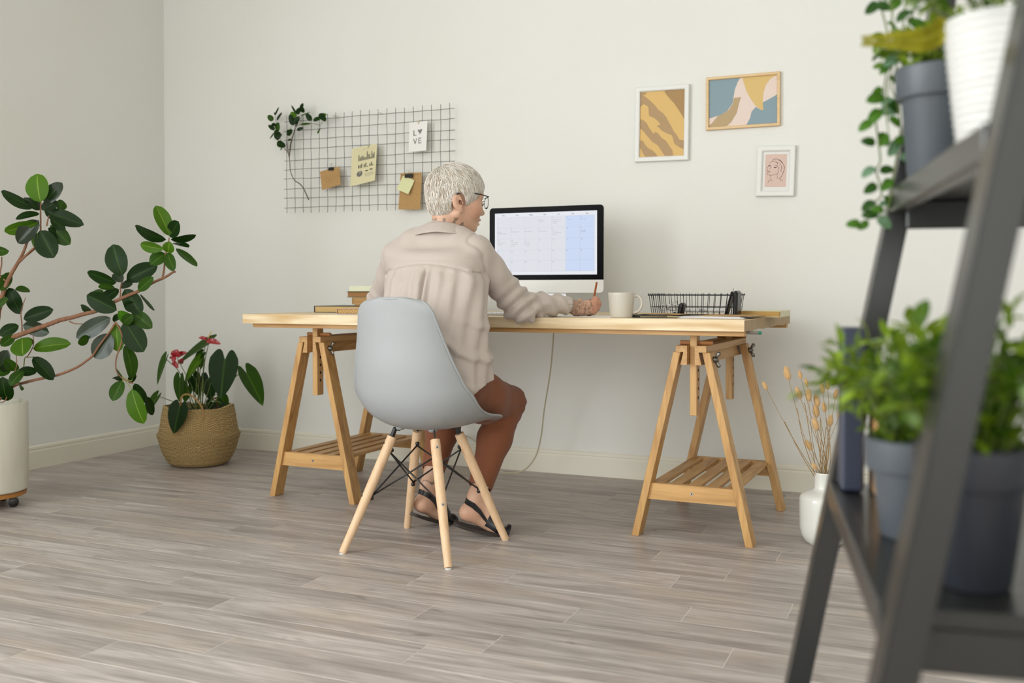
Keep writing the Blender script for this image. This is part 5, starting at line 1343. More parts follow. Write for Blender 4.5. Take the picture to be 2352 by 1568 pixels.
while ns < 9500:
    v = rh.normal(size=3); v /= np.linalg.norm(v)
    if v[2] < -.75: continue
    p, nrm = surf(np.array((-.015, 0, 0)) + v)
    if not hair_line(p[0], abs(p[1]), p[2]) or p[2] < -.100: continue
    if ((p[0] + .012) / .022) ** 2 + ((p[2] + .034) / .034) ** 2 < 1.15 and abs(p[1]) > .05: continue
    # growth direction: away from crown, falling
    g = p - CRN; g -= nrm * (g @ nrm); gl = np.linalg.norm(g); g = g / (gl + 1e-6)
    if p[2] < .06: g = g * .55 + np.array((.10 if p[0] > -.03 else -.0, 0, -1.0)) * .9
    if p[0] > -.02 and p[2] > .0: g = g + np.array((.45, 0, -.15))
    g -= nrm * (g @ nrm); g /= np.linalg.norm(g) + 1e-6
    side = np.cross(nrm, g); L_ = rh.uniform(.026, .046) * (.8 if p[2] < -.05 else 1); w_ = rh.uniform(.0005, .0014)
    if p[2] < -.03 and p[0] > -.01: L_ *= .5; w_ *= .7
    lift = rh.uniform(.001, .0060); cur = rh.normal() * .22; c = pal[rh.choice(6, p=[.30, .28, .2, .07, .12, .03])] * rh.uniform(.88, 1.06); root = c * np.array((.80, .73, .64))
    q_prev = p.copy(); q = p.copy(); d_ = g.copy(); base = off + len(verts); seg = 5
    for k in range(seg + 1):
        t = k / seg
        if k:
            d_ = d_ + side * cur * .25; d_ /= np.linalg.norm(d_); q = q + d_ * L_ / seg; s_, nn_ = surf(q); hgt = lift * math.sin(min(1, t * 1.3) * math.pi * .62) + .0012
            if ((s_[0] + .012) / .024) ** 2 + ((s_[2] + .036) / .034) ** 2 < 1 and abs(s_[1]) > .045: s_ = q_prev; d_ = -d_ * .05 + np.array((-.6, 0, -.8)) if False else d_
            q_prev = s_; q = s_ ; pt = q + nn_ * hgt
        else: pt = p + nrm * .0008; nn_ = nrm
        wd = w_ * (1 - t ** 2.2) + .00012
        sd_ = np.cross(nn_, d_); sd_ /= np.linalg.norm(sd_) + 1e-9
        verts += [pt - sd_ * wd, pt + nn_ * wd * .7, pt + sd_ * wd]; cc = root + (c - root) * min(1, t * 2.2); cols += [np.append(cc, 1)] * 3
        if k:
            a = base + (k - 1) * 3; faces += [(a, a + 1, a + 4, a + 3), (a + 1, a + 2, a + 5, a + 4), (a + 2, a, a + 3, a + 5)]
    ns += 1
VW = (np.array(verts) @ HR.T) + HC
hair = skin_obj('hair', np.concatenate([P, VW]), HF + faces, m_hair, np.concatenate([hcol, np.array(cols)]), label='cropped platinum blonde hair')

# ---------- eyeglasses
def hl(x, y, z): return Vector(HC + HR @ np.array((x, y, z))) + PINV
m_gl = mat('glasses_frame', '1d1a1c', rough=.3)
b = MB()
for s in (-1, 1):
    b.tube([hl(.099, s * .066, -.010), hl(.070, s * .073, -.004), hl(.020, s * .0775, .003), hl(.000, s * .0805, .004), hl(-.020, s * .0795, -.006), hl(-.030, s * .077, -.016)], [.0018, .0019, .0022, .0024, .0028, .0030], 6)
gl = b.obj('eyeglasses', m_gl, person, smooth=True, label='thin black framed eyeglasses')
b = MB()
for s in (-1, 1):
    P_ = []
    for a in np.linspace(0, 2 * math.pi, 28):
        yy_ = .037 + .0265 * math.cos(a) * (1.08 if math.cos(a) > 0 and math.sin(a) > 0 else 1); zz_ = -.030 + .0195 * math.sin(a) + (.004 * math.cos(a) if math.sin(a) > 0 else 0)
        xx_ = .1015 - 1.4 * (yy_ - .01) ** 2; P_.append(hl(xx_, s * yy_, zz_))
    b.tube(P_, .0011, 6, caps=False)
b.tube([hl(.102, .012, -.022), hl(.1045, 0, -.019), hl(.102, -.012, -.022)], .0012, 6)
b.tube([hl(.099, -.066, -.010), hl(.1015, -.010, -.012)], .0014, 6); b.tube([hl(.099, .066, -.010), hl(.1015, .010, -.012)], .0014, 6)
for s in (-1, 1): b.tube([hl(.100, s * .012, -.028), hl(.096, s * .0115, -.036), hl(.093, s * .0115, -.040)], .0013, 6)
b.obj('rim', m_gl, gl, smooth=True)
m_lens = mat('lens', 'ffffff', rough=.0, trans=1.0); m_lens.node_tree.nodes['Principled BSDF'].inputs['IOR'].default_value = 1.06
for s in (-1, 1):
    b = MB(); ring_ = []
    for a in np.linspace(0, 2 * math.pi, 24, endpoint=False):
        yy_ = .037 + .0260 * math.cos(a); zz_ = -.030 + .019 * math.sin(a); ring_.append(hl(.1012 - 1.4 * (yy_ - .01) ** 2, s * yy_, zz_))
    c = sum(ring_, Vector()) / 24; b.add([c] + ring_, [(0, 1 + i, 1 + (i + 1) % 24) for i in range(24)])
    b.obj('lens', m_lens, gl)

# ---------- pencil in the right hand
tip = Vector(hp(.078, .050, .008)); tp2 = aty(1370.5, 648, 3.44)
dirp = (tp2 - tip).normalized(); L_ = (tp2 - tip).length
b = MB(); b.tube([tip + dirp * .016, tip + dirp * L_], .0038, 6, mi=0); b.tube([tip, tip + dirp * .004], [.0004, .0012], 6, mi=2); b.tube([tip + dirp * .004, tip + dirp * .016], [.0012, .0037], 6, mi=1)
tag(b.obj('pencil', [mat('pencil_orange', 'a75c2c', rough=.45), mat('pencil_wood', 'd2a878', rough=.7), m_black]), 'orange brown pencil held in the right hand of the woman', 'pencil')
# ================================================================ PLANTS
def leaf_mat(name, c1, c2, rough=.38, coat=.0, trans_c=None, spec=.16):
    """leaf blade: blade colour with paler midrib, side veins from leaf coordinates stored as uv"""
    m = bpy.data.materials.new(name); m.use_nodes = True; nt = m.node_tree; N = nt.nodes; L = nt.links
    b = N['Principled BSDF']; b.inputs['Roughness'].default_value = rough; b.inputs['Coat Weight'].default_value = coat; b.inputs['Coat Roughness'].default_value = .3; b.inputs['Specular IOR Level'].default_value = spec
    uv = N.new('ShaderNodeUVMap'); sep = N.new('ShaderNodeSeparateXYZ'); L.new(uv.outputs[0], sep.inputs[0])
    def math_(op, a, bb=None, v=None):
        n = N.new('ShaderNodeMath'); n.operation = op; L.new(a, n.inputs[0])
        if bb is not None: L.new(bb, n.inputs[1])
        if v is not None: n.inputs[1].default_value = v
        return n.outputs[0]
    ax = math_('ABSOLUTE', math_('SUBTRACT', sep.outputs[0], v=.5))
    mid = N.new('ShaderNodeMapRange'); mid.inputs[1].default_value = .012; mid.inputs[2].default_value = .035; mid.inputs[3].default_value = 1; mid.inputs[4].default_value = 0; L.new(ax, mid.inputs[0])
    vn = math_('SINE', math_('MULTIPLY', math_('SUBTRACT', sep.outputs[1], math_('MULTIPLY', ax, v=.55)), v=62))
    vr = N.new('ShaderNodeMapRange'); vr.inputs[1].default_value = .55; vr.inputs[2].default_value = 1; vr.inputs[4].default_value = .10; L.new(vn, vr.inputs[0])
    fac = N.new('ShaderNodeMath'); fac.operation = 'MAXIMUM'; L.new(mid.outputs[0], fac.inputs[0]); L.new(vr.outputs[0], fac.inputs[1])
    mx = N.new('ShaderNodeMix'); mx.data_type = 'RGBA'; mx.inputs[6].default_value = lin(c1); mx.inputs[7].default_value = lin(c2)
    L.new(fac.outputs[0], mx.inputs[0])
    oi = N.new('ShaderNodeObjectInfo'); hs = N.new('ShaderNodeHueSaturation'); mr = N.new('ShaderNodeMapRange'); mr.inputs[3].default_value = .8; mr.inputs[4].default_value = 1.2
    L.new(oi.outputs['Random'], mr.inputs[0]); L.new(mr.outputs[0], hs.inputs['Value']); L.new(mx.outputs[2], hs.inputs['Color']); L.new(hs.outputs[0], b.inputs['Base Color'])
    bp = N.new('ShaderNodeBump'); bp.inputs['Strength'].default_value = .25; bp.inputs['Distance'].default_value = .0012; L.new(fac.outputs[0], bp.inputs['Height']); L.new(bp.outputs[0], b.inputs['Normal'])
    tr = N.new('ShaderNodeBsdfTranslucent'); tr.inputs[0].default_value = lin(trans_c or c2); ms_ = N.new('ShaderNodeMixShader'); ms_.inputs[0].default_value = .22
    out = N['Material Output']; L.new(b.outputs[0], ms_.inputs[1]); L.new(tr.outputs[0], ms_.inputs[2]); L.new(ms_.outputs[0], out.inputs[0])
    return m
LM = {'d': leaf_mat('leaf_dark', '152a0b', '34521b', trans_c='2a5414'), 'g': leaf_mat('leaf_mid', '2a4610', '507222', trans_c='4a7a18'), 'l': leaf_mat('leaf_light', '3d6210', '7a9636', rough=.42, trans_c='7fb02a'),
      'b': leaf_mat('leaf_blue', '17280f', '35502c', rough=.28, coat=.0, spec=.5), 'y': leaf_mat('leaf_bright', '3f7a14', '6f9e2c', rough=.3)}
m_bark = mat('branch_bark', '8a6247', rough=.8, noise=(60, (1, 1, .3), '6d4a35', .6), bump=(120, .4, (1, 1, .4)))
m_gstem = mat('green_stem', '5b6b2d', rough=.5)
m_petiole = mat('petiole', '7c8b3e', rough=.5)
def leaf_geo(base, tip, wid, nrm, shape='oval', fold=.12, curl=.06, th=.0006, n=12, petiole=0.0, und=.0):
    """leaf blade grid in 3D with uv; base/tip vectors, width, approximate facing normal"""
    base, tip, nrm = Vector(base), Vector(tip), Vector(nrm); ax = tip - base; L = ax.length; ax.normalize()
    nrm = (nrm - ax * nrm.dot(ax)).normalized(); sd = ax.cross(nrm)
    V = []; UV = []; m = 6
    for j in range(n + 1):
        t = j / n
        if shape == 'oval': w_ = math.sin(math.pi * (.015 + .97 * t) ** 1.04) ** .56
        elif shape == 'lance': w_ = math.sin(math.pi * min(t, 1) ** .7) ** .9
        elif shape == 'round': w_ = math.sin(math.pi * t ** .8) ** .5
        else: w_ = math.sin(math.pi * t ** .75) ** .6
        if t == 1: w_ = 0.06 if shape == 'oval' else 0.012
        if t == 0: w_ = 0.03
        for i in range(m + 1):
            s = i / m * 2 - 1
            p = base + ax * (L * t) + sd * (s * w_ * wid / 2) + nrm * (abs(s) * w_ * wid * fold + curl * L * math.sin(math.pi * t) - curl * L * .9 * t * t + und * wid * math.sin(t * 9 + s * 2) * abs(s))
            V.append(p); UV.append((i / m, t))
    Fc = [(j * (m + 1) + i, j * (m + 1) + i + 1, (j + 1) * (m + 1) + i + 1, (j + 1) * (m + 1) + i) for j in range(n) for i in range(m)]
    return V, Fc, UV
def leaf_obj(name, geo, m, parent, off=None):
    V, Fc, UV = geo; 
    if off is not None: V = [v - off for v in V]
    me = bpy.data.meshes.new(name); me.from_pydata([tuple(v) for v in V], [], Fc); uvl = me.uv_layers.new(name='UVMap')
    me.uv_layers.active.data.foreach_set('uv', [c for l in me.loops for c in UV[l.vertex_index]])
    me.polygons.foreach_set('use_smooth', [True] * len(Fc)); me.materials.append(m); me.update()
    o = link(name, me, parent); return o
VIEW = -FWD
rp = random.Random(21)
# ---- rubber plant
DRP = 3.88
pc = atd(-30, 930, DRP)
plant = thing('rubber_plant', 'large rubber plant with long bare branches and glossy oval leaves', 'plant', (pc.x, pc.y, .40))
def zc(x, y): return x / 2.45, 360 + y / 2.45
def P3(x, y, dd=0): px, py = zc(x, y); return atd(px, py, DRP + dd)
RL = [(228, 255, 205, 95, 130, 'l'), (250, 262, 345, 145, 85, 'b'), (190, 285, 5, 195, 60, 'd'), (225, 300, 182, 248, 50, 'b'), (235, 300, 325, 252, 70, 'b'), (250, 305, 470, 382, 85, 'd'), (222, 322, 85, 345, 48, 'd'),
      (215, 372, 25, 422, 62, 'l'), (218, 358, 98, 485, 100, 'b'), (225, 415, 305, 568, 128, 'd'), (285, 385, 393, 492, 92, 'g'), (270, 402, 368, 455, 50, 'd'), (330, 300, 357, 245, 32, 'g'), (212, 432, 182, 500, 52, 'l'),
      (285, 345, 365, 405, 60, 'd'), (200, 300, 145, 222, 30, 'd'), (-60, 520, 48, 530, 55, 'g'), (113, 885, 48, 738, 88, 'd'), (133, 912, 298, 858, 80, 'd'), (85, 748, 170, 755, 24, 'g'), (5, 755, 55, 650, 50, 'g'), (-20, 740, 30, 660, 60, 'g'),
      (105, 948, -5, 1003, 66, 'd'), (130, 945, 278, 990, 82, 'b'), (186, 1078, 395, 1048, 80, 'l'), (125, 1018, 128, 1120, 120, 'l'), (80, 1005, 5, 1065, 60, 'g'), (160, 1015, 150, 1070, 50, 'g'), (187, 1125, 300, 1255, 66, 'd'), (95, 1215, 208, 1205, 54, 'd'),
      (45, 1088, -12, 1212, 92, 'b'), (35, 1135, 95, 1205, 72, 'g'), (15, 1238, 38, 1375, 112, 'd'), (130, 1205, 55, 1285, 64, 'g'), (105, 1270, 132, 1302, 36, 'g'), (-30, 850, 45, 800, 50, 'g'), (-20, 1230, 60, 1180, 60, 'g'),
      (690, 668, 633, 493, 125, 'd'), (712, 692, 885, 612, 102, 'd'), (655, 708, 490, 650, 70, 'd'), (778, 752, 862, 678, 62, 'g'), (678, 722, 745, 718, 46, 'b'), (645, 735, 553, 732, 30, 'g'), (668, 745, 565, 812, 62, 'd'),
      (580, 772, 506, 763, 26, 'g'), (702, 745, 795, 885, 100, 'd'), (658, 862, 488, 778, 108, 'd'), (515, 860, 457, 845, 42, 'd'), (788, 775, 872, 862, 28, 'd'), (665, 868, 750, 938, 66, 'y'), (622, 905, 428, 1018, 98, 'b'),
      (745, 870, 855, 962, 82, 'g'), (702, 925, 808, 1097, 128, 'd'), (628, 1000, 533, 1132, 122, 'b'), (655, 940, 665, 1097, 84, 'l'), (700, 820, 765, 862, 60, 'd'), (500, 1012, 438, 1050, 32, 'g'), (640, 655, 690, 700, 55, 'b'), (690, 940, 745, 890, 60, 'g'), (640, 930, 700, 880, 50, 'd'),
      (955, 445, 878, 272, 72, 'l'), (955, 450, 1005, 362, 82, 'd'), (935, 465, 755, 393, 52, 'd'), (962, 465, 1104, 440, 30, 'd'), (920, 518, 785, 495, 62, 'l'), (950, 540, 952, 478, 66, 'l'), (932, 545, 848, 605, 82, 'g'), (942, 540, 978, 640, 62, 'g'),
      (975, 485, 1062, 508, 22, 'd'), (990, 515, 1108, 618, 24, 'g'), (740, 1252, 710, 1060, 46, 'g'), (688, 1232, 655, 1195, 45, 'g'), (685, 1232, 645, 1252, 30, 'd'), (688, 1260, 633, 1372, 78, 'g'), (742, 1308, 805, 1502, 104, 'l'), (758, 1275, 818, 1382, 66, 'd'), (822, 1350, 860, 1452, 20, 'd'), (735, 1220, 745, 1270, 22, 'd')]
for i, (x0, y0, x1, y1, w_, c) in enumerate(RL):
    k = 1 / 2.45 / F_PX * DRP
    dd = rp.uniform(-.06, .06); B_ = P3(x0, y0, dd * .4); La = math.hypot(x1 - x0, y1 - y0) * k; full = .105
    tilt_l = math.sqrt(max(0, min(full, La * 1.5) ** 2 - La ** 2)) * .6 if La < full else 0
    dep = rp.choice((-1, 1)) * tilt_l
    T_ = P3(x1, y1, dd * .4 + dep); wa = w_ * k; wt = max(wa, min(.47 * max(La, .09), .06)); ang = math.acos(min(1, wa / wt)) * rp.choice((-1, 1))
    ax = (T_ - B_).normalized(); nr = VIEW - ax * VIEW.dot(ax); nr.normalize(); nr = Matrix.Rotation(ang * .92 + rp.uniform(-.12, .12), 3, ax) @ nr
    if nr.z < -.3 and c in 'd': nr = nr
    geo = leaf_geo(B_, T_, wt * 1.02, nr, 'oval', fold=rp.uniform(.05, .16), curl=rp.uniform(-.02, .07), und=.012)
    leaf_obj('leaf', geo, LM[c], plant, off=Vector(plant.location))
def stem(pts, r0, r1, m_, parent, dd=0, seg=6, n=8, name='branch', knots=True):
    Q = catmull([P3(x, y, dd) if len(q) == 2 else P3(x, y, q[2]) for q in pts for (x, y) in [q[:2]]], seg); rs = [lerp(r0, r1, i / (len(Q) - 1)) * (1 + (.14 * abs(math.sin(i * 1.7)) if knots else 0)) for i in range(len(Q))]
    b = MB(); b.tube([q - Vector(plant.location) for q in Q], rs, n); return b.obj(name, m_, parent, smooth=True)
stem([(-75, 1420), (-40, 1150), (-12, 900), (20, 760), (60, 665), (95, 605), (130, 540), (158, 462)], .0105, .0042, m_bark, plant)
stem([(95, 605), (140, 560), (190, 520), (216, 488), (228, 420), (228, 300), (230, 250)], .0052, .0022, m_bark, plant)
stem([(118, 585), (160, 540), (205, 500)], .0040, .0030, m_bark, plant, dd=-.01)
stem([(262, 390), (268, 360), (275, 330)], .003, .002, m_bark, plant)
stem([(40, 700), (0, 672), (8, 610), (10, 562)], .0035, .0022, m_bark, plant)
stem([(-75, 1430), (-50, 1120), (-20, 1052), (60, 1020), (120, 998), (200, 968), (270, 944), (340, 918), (400, 905), (470, 885), (540, 868), (600, 838), (650, 812), (720, 780), (780, 755), (830, 725), (870, 703), (915, 684), (945, 668), (972, 650), (988, 646)], .0105, .0038, m_bark, plant)
stem([(390, 925), (420, 938), (475, 940)], .0026, .0016, m_bark, plant)
stem([(650, 812), (675, 790), (678, 740), (688, 690), (690, 662)], .0032, .002, m_bark, plant)
stem([(915, 680), (925, 620), (930, 560), (945, 500), (952, 455)], .0036, .002, m_bark, plant)
stem([(-75, 1440), (-40, 1400), (20, 1340), (80, 1288), (140, 1270), (210, 1252), (300, 1234), (370, 1212), (440, 1180), (490, 1145), (522, 1118), (560, 1060), (620, 980), (650, 930)], .0060, .0034, m_bark, plant)
stem([(650, 930), (672, 965), (688, 1020), (672, 1080), (655, 1130), (652, 1190), (668, 1225), (700, 1252), (750, 1276)], .0034, .0020, m_bark, plant)
stem([(700, 1250), (725, 1285), (745, 1310)], .0018, .0015, m_petiole, plant, knots=False); stem([(690, 1235), (690, 1262)], .0016, .0014, m_petiole, plant, knots=False)
stem([(690, 1240), (735, 1260), (745, 1250)], .0016, .0013, m_petiole, plant, knots=False)
stem([(125, 1000), (122, 930), (118, 880), (135, 815), (146, 790)], .0028, .0010, m_bark, plant)
stem([(100, 1275), (130, 1200), (140, 1130), (160, 1128), (187, 1125)], .0026, .0014, m_gstem, plant, knots=False)
stem([(60, 1290), (30, 1370), (-10, 1382)], .0026, .0014, m_bark, plant); stem([(150, 1130), (175, 1090), (190, 1050), (185, 1000)], .0022, .0014, m_bark, plant)
stem([(55, 1250), (90, 1190), (92, 1120), (80, 1080)], .0018, .0012, m_bark, plant)
# pot (tall cylinder, weathered white) on a wheeled wooden trolley
m_pot = mat('weathered_pot', 'dcdacd', rough=.7, noise=(7, (1, 1, .35), 'bfbba4', .7), bump=(60, .2, (1, 1, 1)))
POT = (pc.x, pc.y); PR = .147
pr_px = None
t = thing('cylinder_planter', 'tall weathered white cylinder planter at the left edge of the room', 'planter', (POT[0], POT[1], .062))
b = MB(); b.lathe([(0, 0), (PR - .012, 0), (PR - .003, .006), (PR, .02), (PR, .345), (PR - .002, .349), (PR - .007, .349), (PR - .009, .345), (PR - .012, .28)], 56); b.obj('planter_body', m_pot, t, auto=35)
b = MB(); b.lathe([(0, .285), (PR - .011, .285)], 40); b.obj('soil', mat('soil', '2c2119', rough=1, bump=(90, 1, (1, 1, 1))), t)
t = thing('plant_trolley', 'round wooden plant trolley on black castors under the tall planter', 'trolley', (POT[0], POT[1], 0))
b = MB(); b.lathe([(0, .043), (.134, .043), (.139, .046), (.139, .058), (.134, .0615), (0, .0615)], 48); b.obj('board', wood('trolley_wood', 'b37a3c', '8d5a28', 0, 1.2), t, auto=40)
for k in range(4):
    a = math.radians(20 - 90 * k + 0); c = Vector((.105 * math.cos(a), .105 * math.sin(a), .019)); d = Vector((-math.sin(a + .5), math.cos(a + .5), 0))
    b = MB(); b.tube([c - d * .012, c - d * .010, c + d * .010, c + d * .012], [.015, .019, .019, .015], 20); wl = b.obj('castor', mat('castor_black', '171716', rough=.3), t, auto=40)
    b = MB(); b.tube([c + d * .0125, c + d * .0135], .006, 10); b.box(c + Vector((0, 0, .020)), (.022, .022, .006)); b.obj('castor_fork', m_steel, wl)

# ---- anthurium in a woven belly basket
DA = 4.84
ba = atz(457, 1078, 0); cA = atd(457, 960, DA); CX, CYA = cA.x, cA.y
t = thing('belly_basket', 'round woven seagrass belly basket holding the red flowering plant', 'basket', (CX, CYA, 0))
def weave_mat():
    m = bpy.data.materials.new('seagrass_weave'); m.use_nodes = True; nt = m.node_tree; N = nt.nodes; L = nt.links; b = N['Principled BSDF']; b.inputs['Roughness'].default_value = .75
    uv = N.new('ShaderNodeUVMap'); sep = N.new('ShaderNodeSeparateXYZ'); L.new(uv.outputs[0], sep.inputs[0])
    def M_(op, a, bb=None, v=None):
        n = N.new('ShaderNodeMath'); n.operation = op; L.new(a, n.inputs[0])
        if bb is not None: L.new(bb, n.inputs[1])
        if v is not None: n.inputs[1].default_value = v
        return n.outputs[0]
    tri = M_('PINGPONG', M_('MULTIPLY', sep.outputs[0], v=64), v=1)
    ph = M_('ADD', M_('MULTIPLY', sep.outputs[1], v=44), M_('MULTIPLY', tri, v=.75))
    st = M_('SINE', M_('MULTIPLY', ph, v=6.283))
    sx = M_('SINE', M_('MULTIPLY', sep.outputs[0], v=128 * 3.1416))
    h = M_('ADD', M_('MULTIPLY', st, v=.7), M_('MULTIPLY', M_('ABSOLUTE', sx), v=.5))
    tc = N.new('ShaderNodeTexCoord'); no = N.new('ShaderNodeTexNoise'); no.inputs['Scale'].default_value = 40; L.new(tc.outputs['Object'], no.inputs['Vector'])
    mr = N.new('ShaderNodeMapRange'); mr.inputs[1].default_value = -.6; mr.inputs[2].default_value = 1.0; L.new(h, mr.inputs[0])
    mx = N.new('ShaderNodeMix'); mx.data_type = 'RGBA'; mx.inputs[6].default_value = lin('86632f'); mx.inputs[7].default_value = lin('e6c78a'); L.new(mr.outputs[0], mx.inputs[0])
    mx2 = N.new('ShaderNodeMix'); mx2.data_type = 'RGBA'; mx2.blend_type = 'MULTIPLY'; mx2.inputs[0].default_value = .5; L.new(mx.outputs[2], mx2.inputs[6]); L.new(no.outputs[1], mx2.inputs[7])
    L.new(mx.outputs[2], b.inputs['Base Color'])
    bp = N.new('ShaderNodeBump'); bp.inputs['Strength'].default_value = .9; bp.inputs['Distance'].default_value = .004; L.new(h, bp.inputs['Height']); L.new(bp.outputs[0], b.inputs['Normal'])
    return m
def basket_pt(u, v):
    th = 2 * math.pi * u
    r = interp([0, .04, .10, .25, .42, .52, .555, .60, .70, .85, 1.0], [.10, .128, .148, .172, .187, .196, .197, .189, .182, .174, .165], v)
    z = interp([0, .04, .10, .25, .42, .52, .555, .60, .70, .85, 1.0], [.002, .004, .018, .062, .112, .142, .150, .158, .185, .240, .287], v)
    r *= 1 + .010 * math.sin(3 * th + 1) ; z += .006 * math.sin(2 * th + .5) * v + .004 * math.sin(5 * th) * (v > .4)
    fine = .0016 * math.sin(v * 190 + (1 if int(u * 64) % 2 else 0) * math.pi)
    return Vector(((r + fine) * math.cos(th), (r + fine) * math.sin(th), z))
NU, NV = 128, 96; V = []; UV = []
for j in range(NV + 1):
    for i in range(NU): V.append(basket_pt(i / NU, j / NV)); UV.append((i / NU, j / NV))
inner0 = len(V)
for j in range(6):
    for i in range(NU): p = basket_pt(i / NU, 1 - j / 10); k = .955; V.append(Vector((p.x * k, p.y * k, p.z + (.001 if j == 0 else 0)))); UV.append((i / NU, 1 - j / 10))
Fc = [(j * NU + i, j * NU + (i + 1) % NU, (j + 1) * NU + (i + 1) % NU, (j + 1) * NU + i) for j in range(NV) for i in range(NU)]
Fc += [(NV * NU + i, NV * NU + (i + 1) % NU, inner0 + (i + 1) % NU, inner0 + i) for i in range(NU)]
Fc += [(inner0 + j * NU + i, inner0 + j * NU + (i + 1) % NU, inner0 + (j + 1) * NU + (i + 1) % NU, inner0 + (j + 1) * NU + i) for j in range(5) for i in range(NU)]
Fc.append(tuple(range(NU))[::-1])
me = bpy.data.meshes.new('basket_body'); me.from_pydata([tuple(v) for v in V], [], Fc); me.uv_layers.new(name='UVMap')
def uvs():
    out = []
    for p in me.polygons:
        us = [UV[me.loops[l].vertex_index] for l in p.loop_indices]; wrap = max(u[0] for u in us) - min(u[0] for u in us) > .5
        for u in us: out += [u[0] + (1 if wrap and u[0] < .5 else 0), u[1]]
    return out
me.uv_layers.active.data.foreach_set('uv', uvs()); me.polygons.foreach_set('use_smooth', [True] * len(me.polygons)); me.materials.append(weave_mat()); link('basket_body', me, t)
def twisted(pts, r, turns, name, parent, m_, off):
    Q = catmull(pts, 8); 
    b = MB()
    for ph in (0, math.pi):
        R_ = []
        for i, q in enumerate(Q):
            tg = (Q[min(i + 1, len(Q) - 1)] - Q[max(i - 1, 0)]).normalized(); a = Vector((0, 1, 0)); a = (a - tg * a.dot(tg)).normalized(); bb = tg.cross(a); an = ph + turns * 2 * math.pi * i / len(Q)
            R_.append(q - off + (a * math.cos(an) + bb * math.sin(an)) * r * .75)
        b.tube(R_, r, 7)
    return b.obj(name, m_, parent, smooth=True)
m_rope = mat('seagrass_rope', 'b08c58', rough=.8, noise=(150, (1, 1, 1), '8a6a3d', .5))
def ZA(x, y, dd=0): return atd(340 + x / 4.357, 740 + y / 4.357, DA + dd)
bo = Vector((CX, CYA, 0))
twisted([ZA(330, 945, -.13), ZA(326, 820, -.135), ZA(340, 742, -.14), ZA(392, 720, -.142), ZA(455, 748, -.145), ZA(510, 800, -.15), ZA(545, 870, -.152), ZA(552, 985, -.158)], .0030, 9, 'handle', t, m_rope, bo)
twisted([ZA(600, 880, .14), ZA(615, 800, .14), ZA(655, 765, .14), ZA(690, 760, .14), ZA(680, 815, .14), ZA(668, 900, .15)], .0030, 6, 'handle', t, m_rope, bo)
b = MB(); b.lathe([(0, .268), (.150, .262)], 40); 
soil = b.obj('soil', MATS['soil'], t)
an = thing('anthurium', 'red flowering anthurium with heart shaped dark green leaves', 'plant', (CX, CYA, .268)); ao = Vector(an.location)
def heart_geo(notch, tip, wid, nrm, fold=.10, lobe=.33, lobe2=None, n=22, rings=5, droop=.05):
    notch, tip, nrm = Vector(notch), Vector(tip), Vector(nrm); ax = tip - notch; L = ax.length; ax.normalize(); nrm = (nrm - ax * nrm.dot(ax)).normalized(); sd = ax.cross(nrm)
    out = []
    half = [(0, 0), (-.10 * 1, .10), (-lobe * .8, .22), (-lobe, .40), (-lobe * .85, .62), (-lobe * .35, .86), (.0, .97), (.18, 1.0), (.38, .93), (.58, .74), (.76, .50), (.90, .24), (1.0, .0)]
    hp_ = catmull([Vector((a, s, 0)) for a, s in half], 2)
    full = [(p.x, p.y) for p in hp_] + [(p.x, -p.y) for p in hp_[::-1][1:-1]]
    V = []; UV = []
    for r in range(rings + 1):
        k = r / rings
        for a, s in full:
            a2 = .12 + (a - .12) * k if True else a; s2 = s * k
            a2 = a * k + .10 * (1 - k)
            V.append(notch + ax * (a2 * L) + sd * (s2 * wid / 2) + nrm * (abs(s2) * wid * fold + droop * L * (.3 - (a2 - .4) ** 2))); UV.append((.5 + s2 / 2 * .8, a2))
    m = len(full); Fc = [(r * m + i, r * m + (i + 1) % m, (r + 1) * m + (i + 1) % m, (r + 1) * m + i) for r in range(1, rings) for i in range(m)]
    Fc += [(0, m + (i + 1) % m, m + i) for i in range(m)]
    return V, Fc, UV
AL = [(770, 372, 728, 765, 292, 'd', -.05), (985, 508, 1150, 838, 128, 'g', .02), (178, 368, 92, 630, 92, 'g', .0), (92, 742, -30, 935, 96, 'g', -.02), (316, 850, 258, 1118, 188, 'd', -.20), (322, 560, 318, 805, 128, 'g', -.04), (612, 560, 632, 792, 165, 'd', .04),
      (505, 395, 362, 615, 100, 'l', -.03), (608, 208, 285, 430, 78, 'g', .02), (745, 745, 782, 892, 120, 'g', .05), (548, 300, 468, 360, 80, 'g', .0), (450, 540, 518, 745, 120, 'd', .06), (568, 510, 560, 610, 52, 'd', .05), (530, 545, 548, 700, 90, 'd', .07), (400, 640, 368, 805, 110, 'g', .06), (520, 340, 530, 470, 70, 'g', .03), (640, 800, 600, 870, 110, 'd', .06), (770, 830, 700, 905, 70, 'd', -.02), (400, 890, 430, 945, 40, 'd', -.08)]
ka = 1 / 4.357 / F_PX * DA
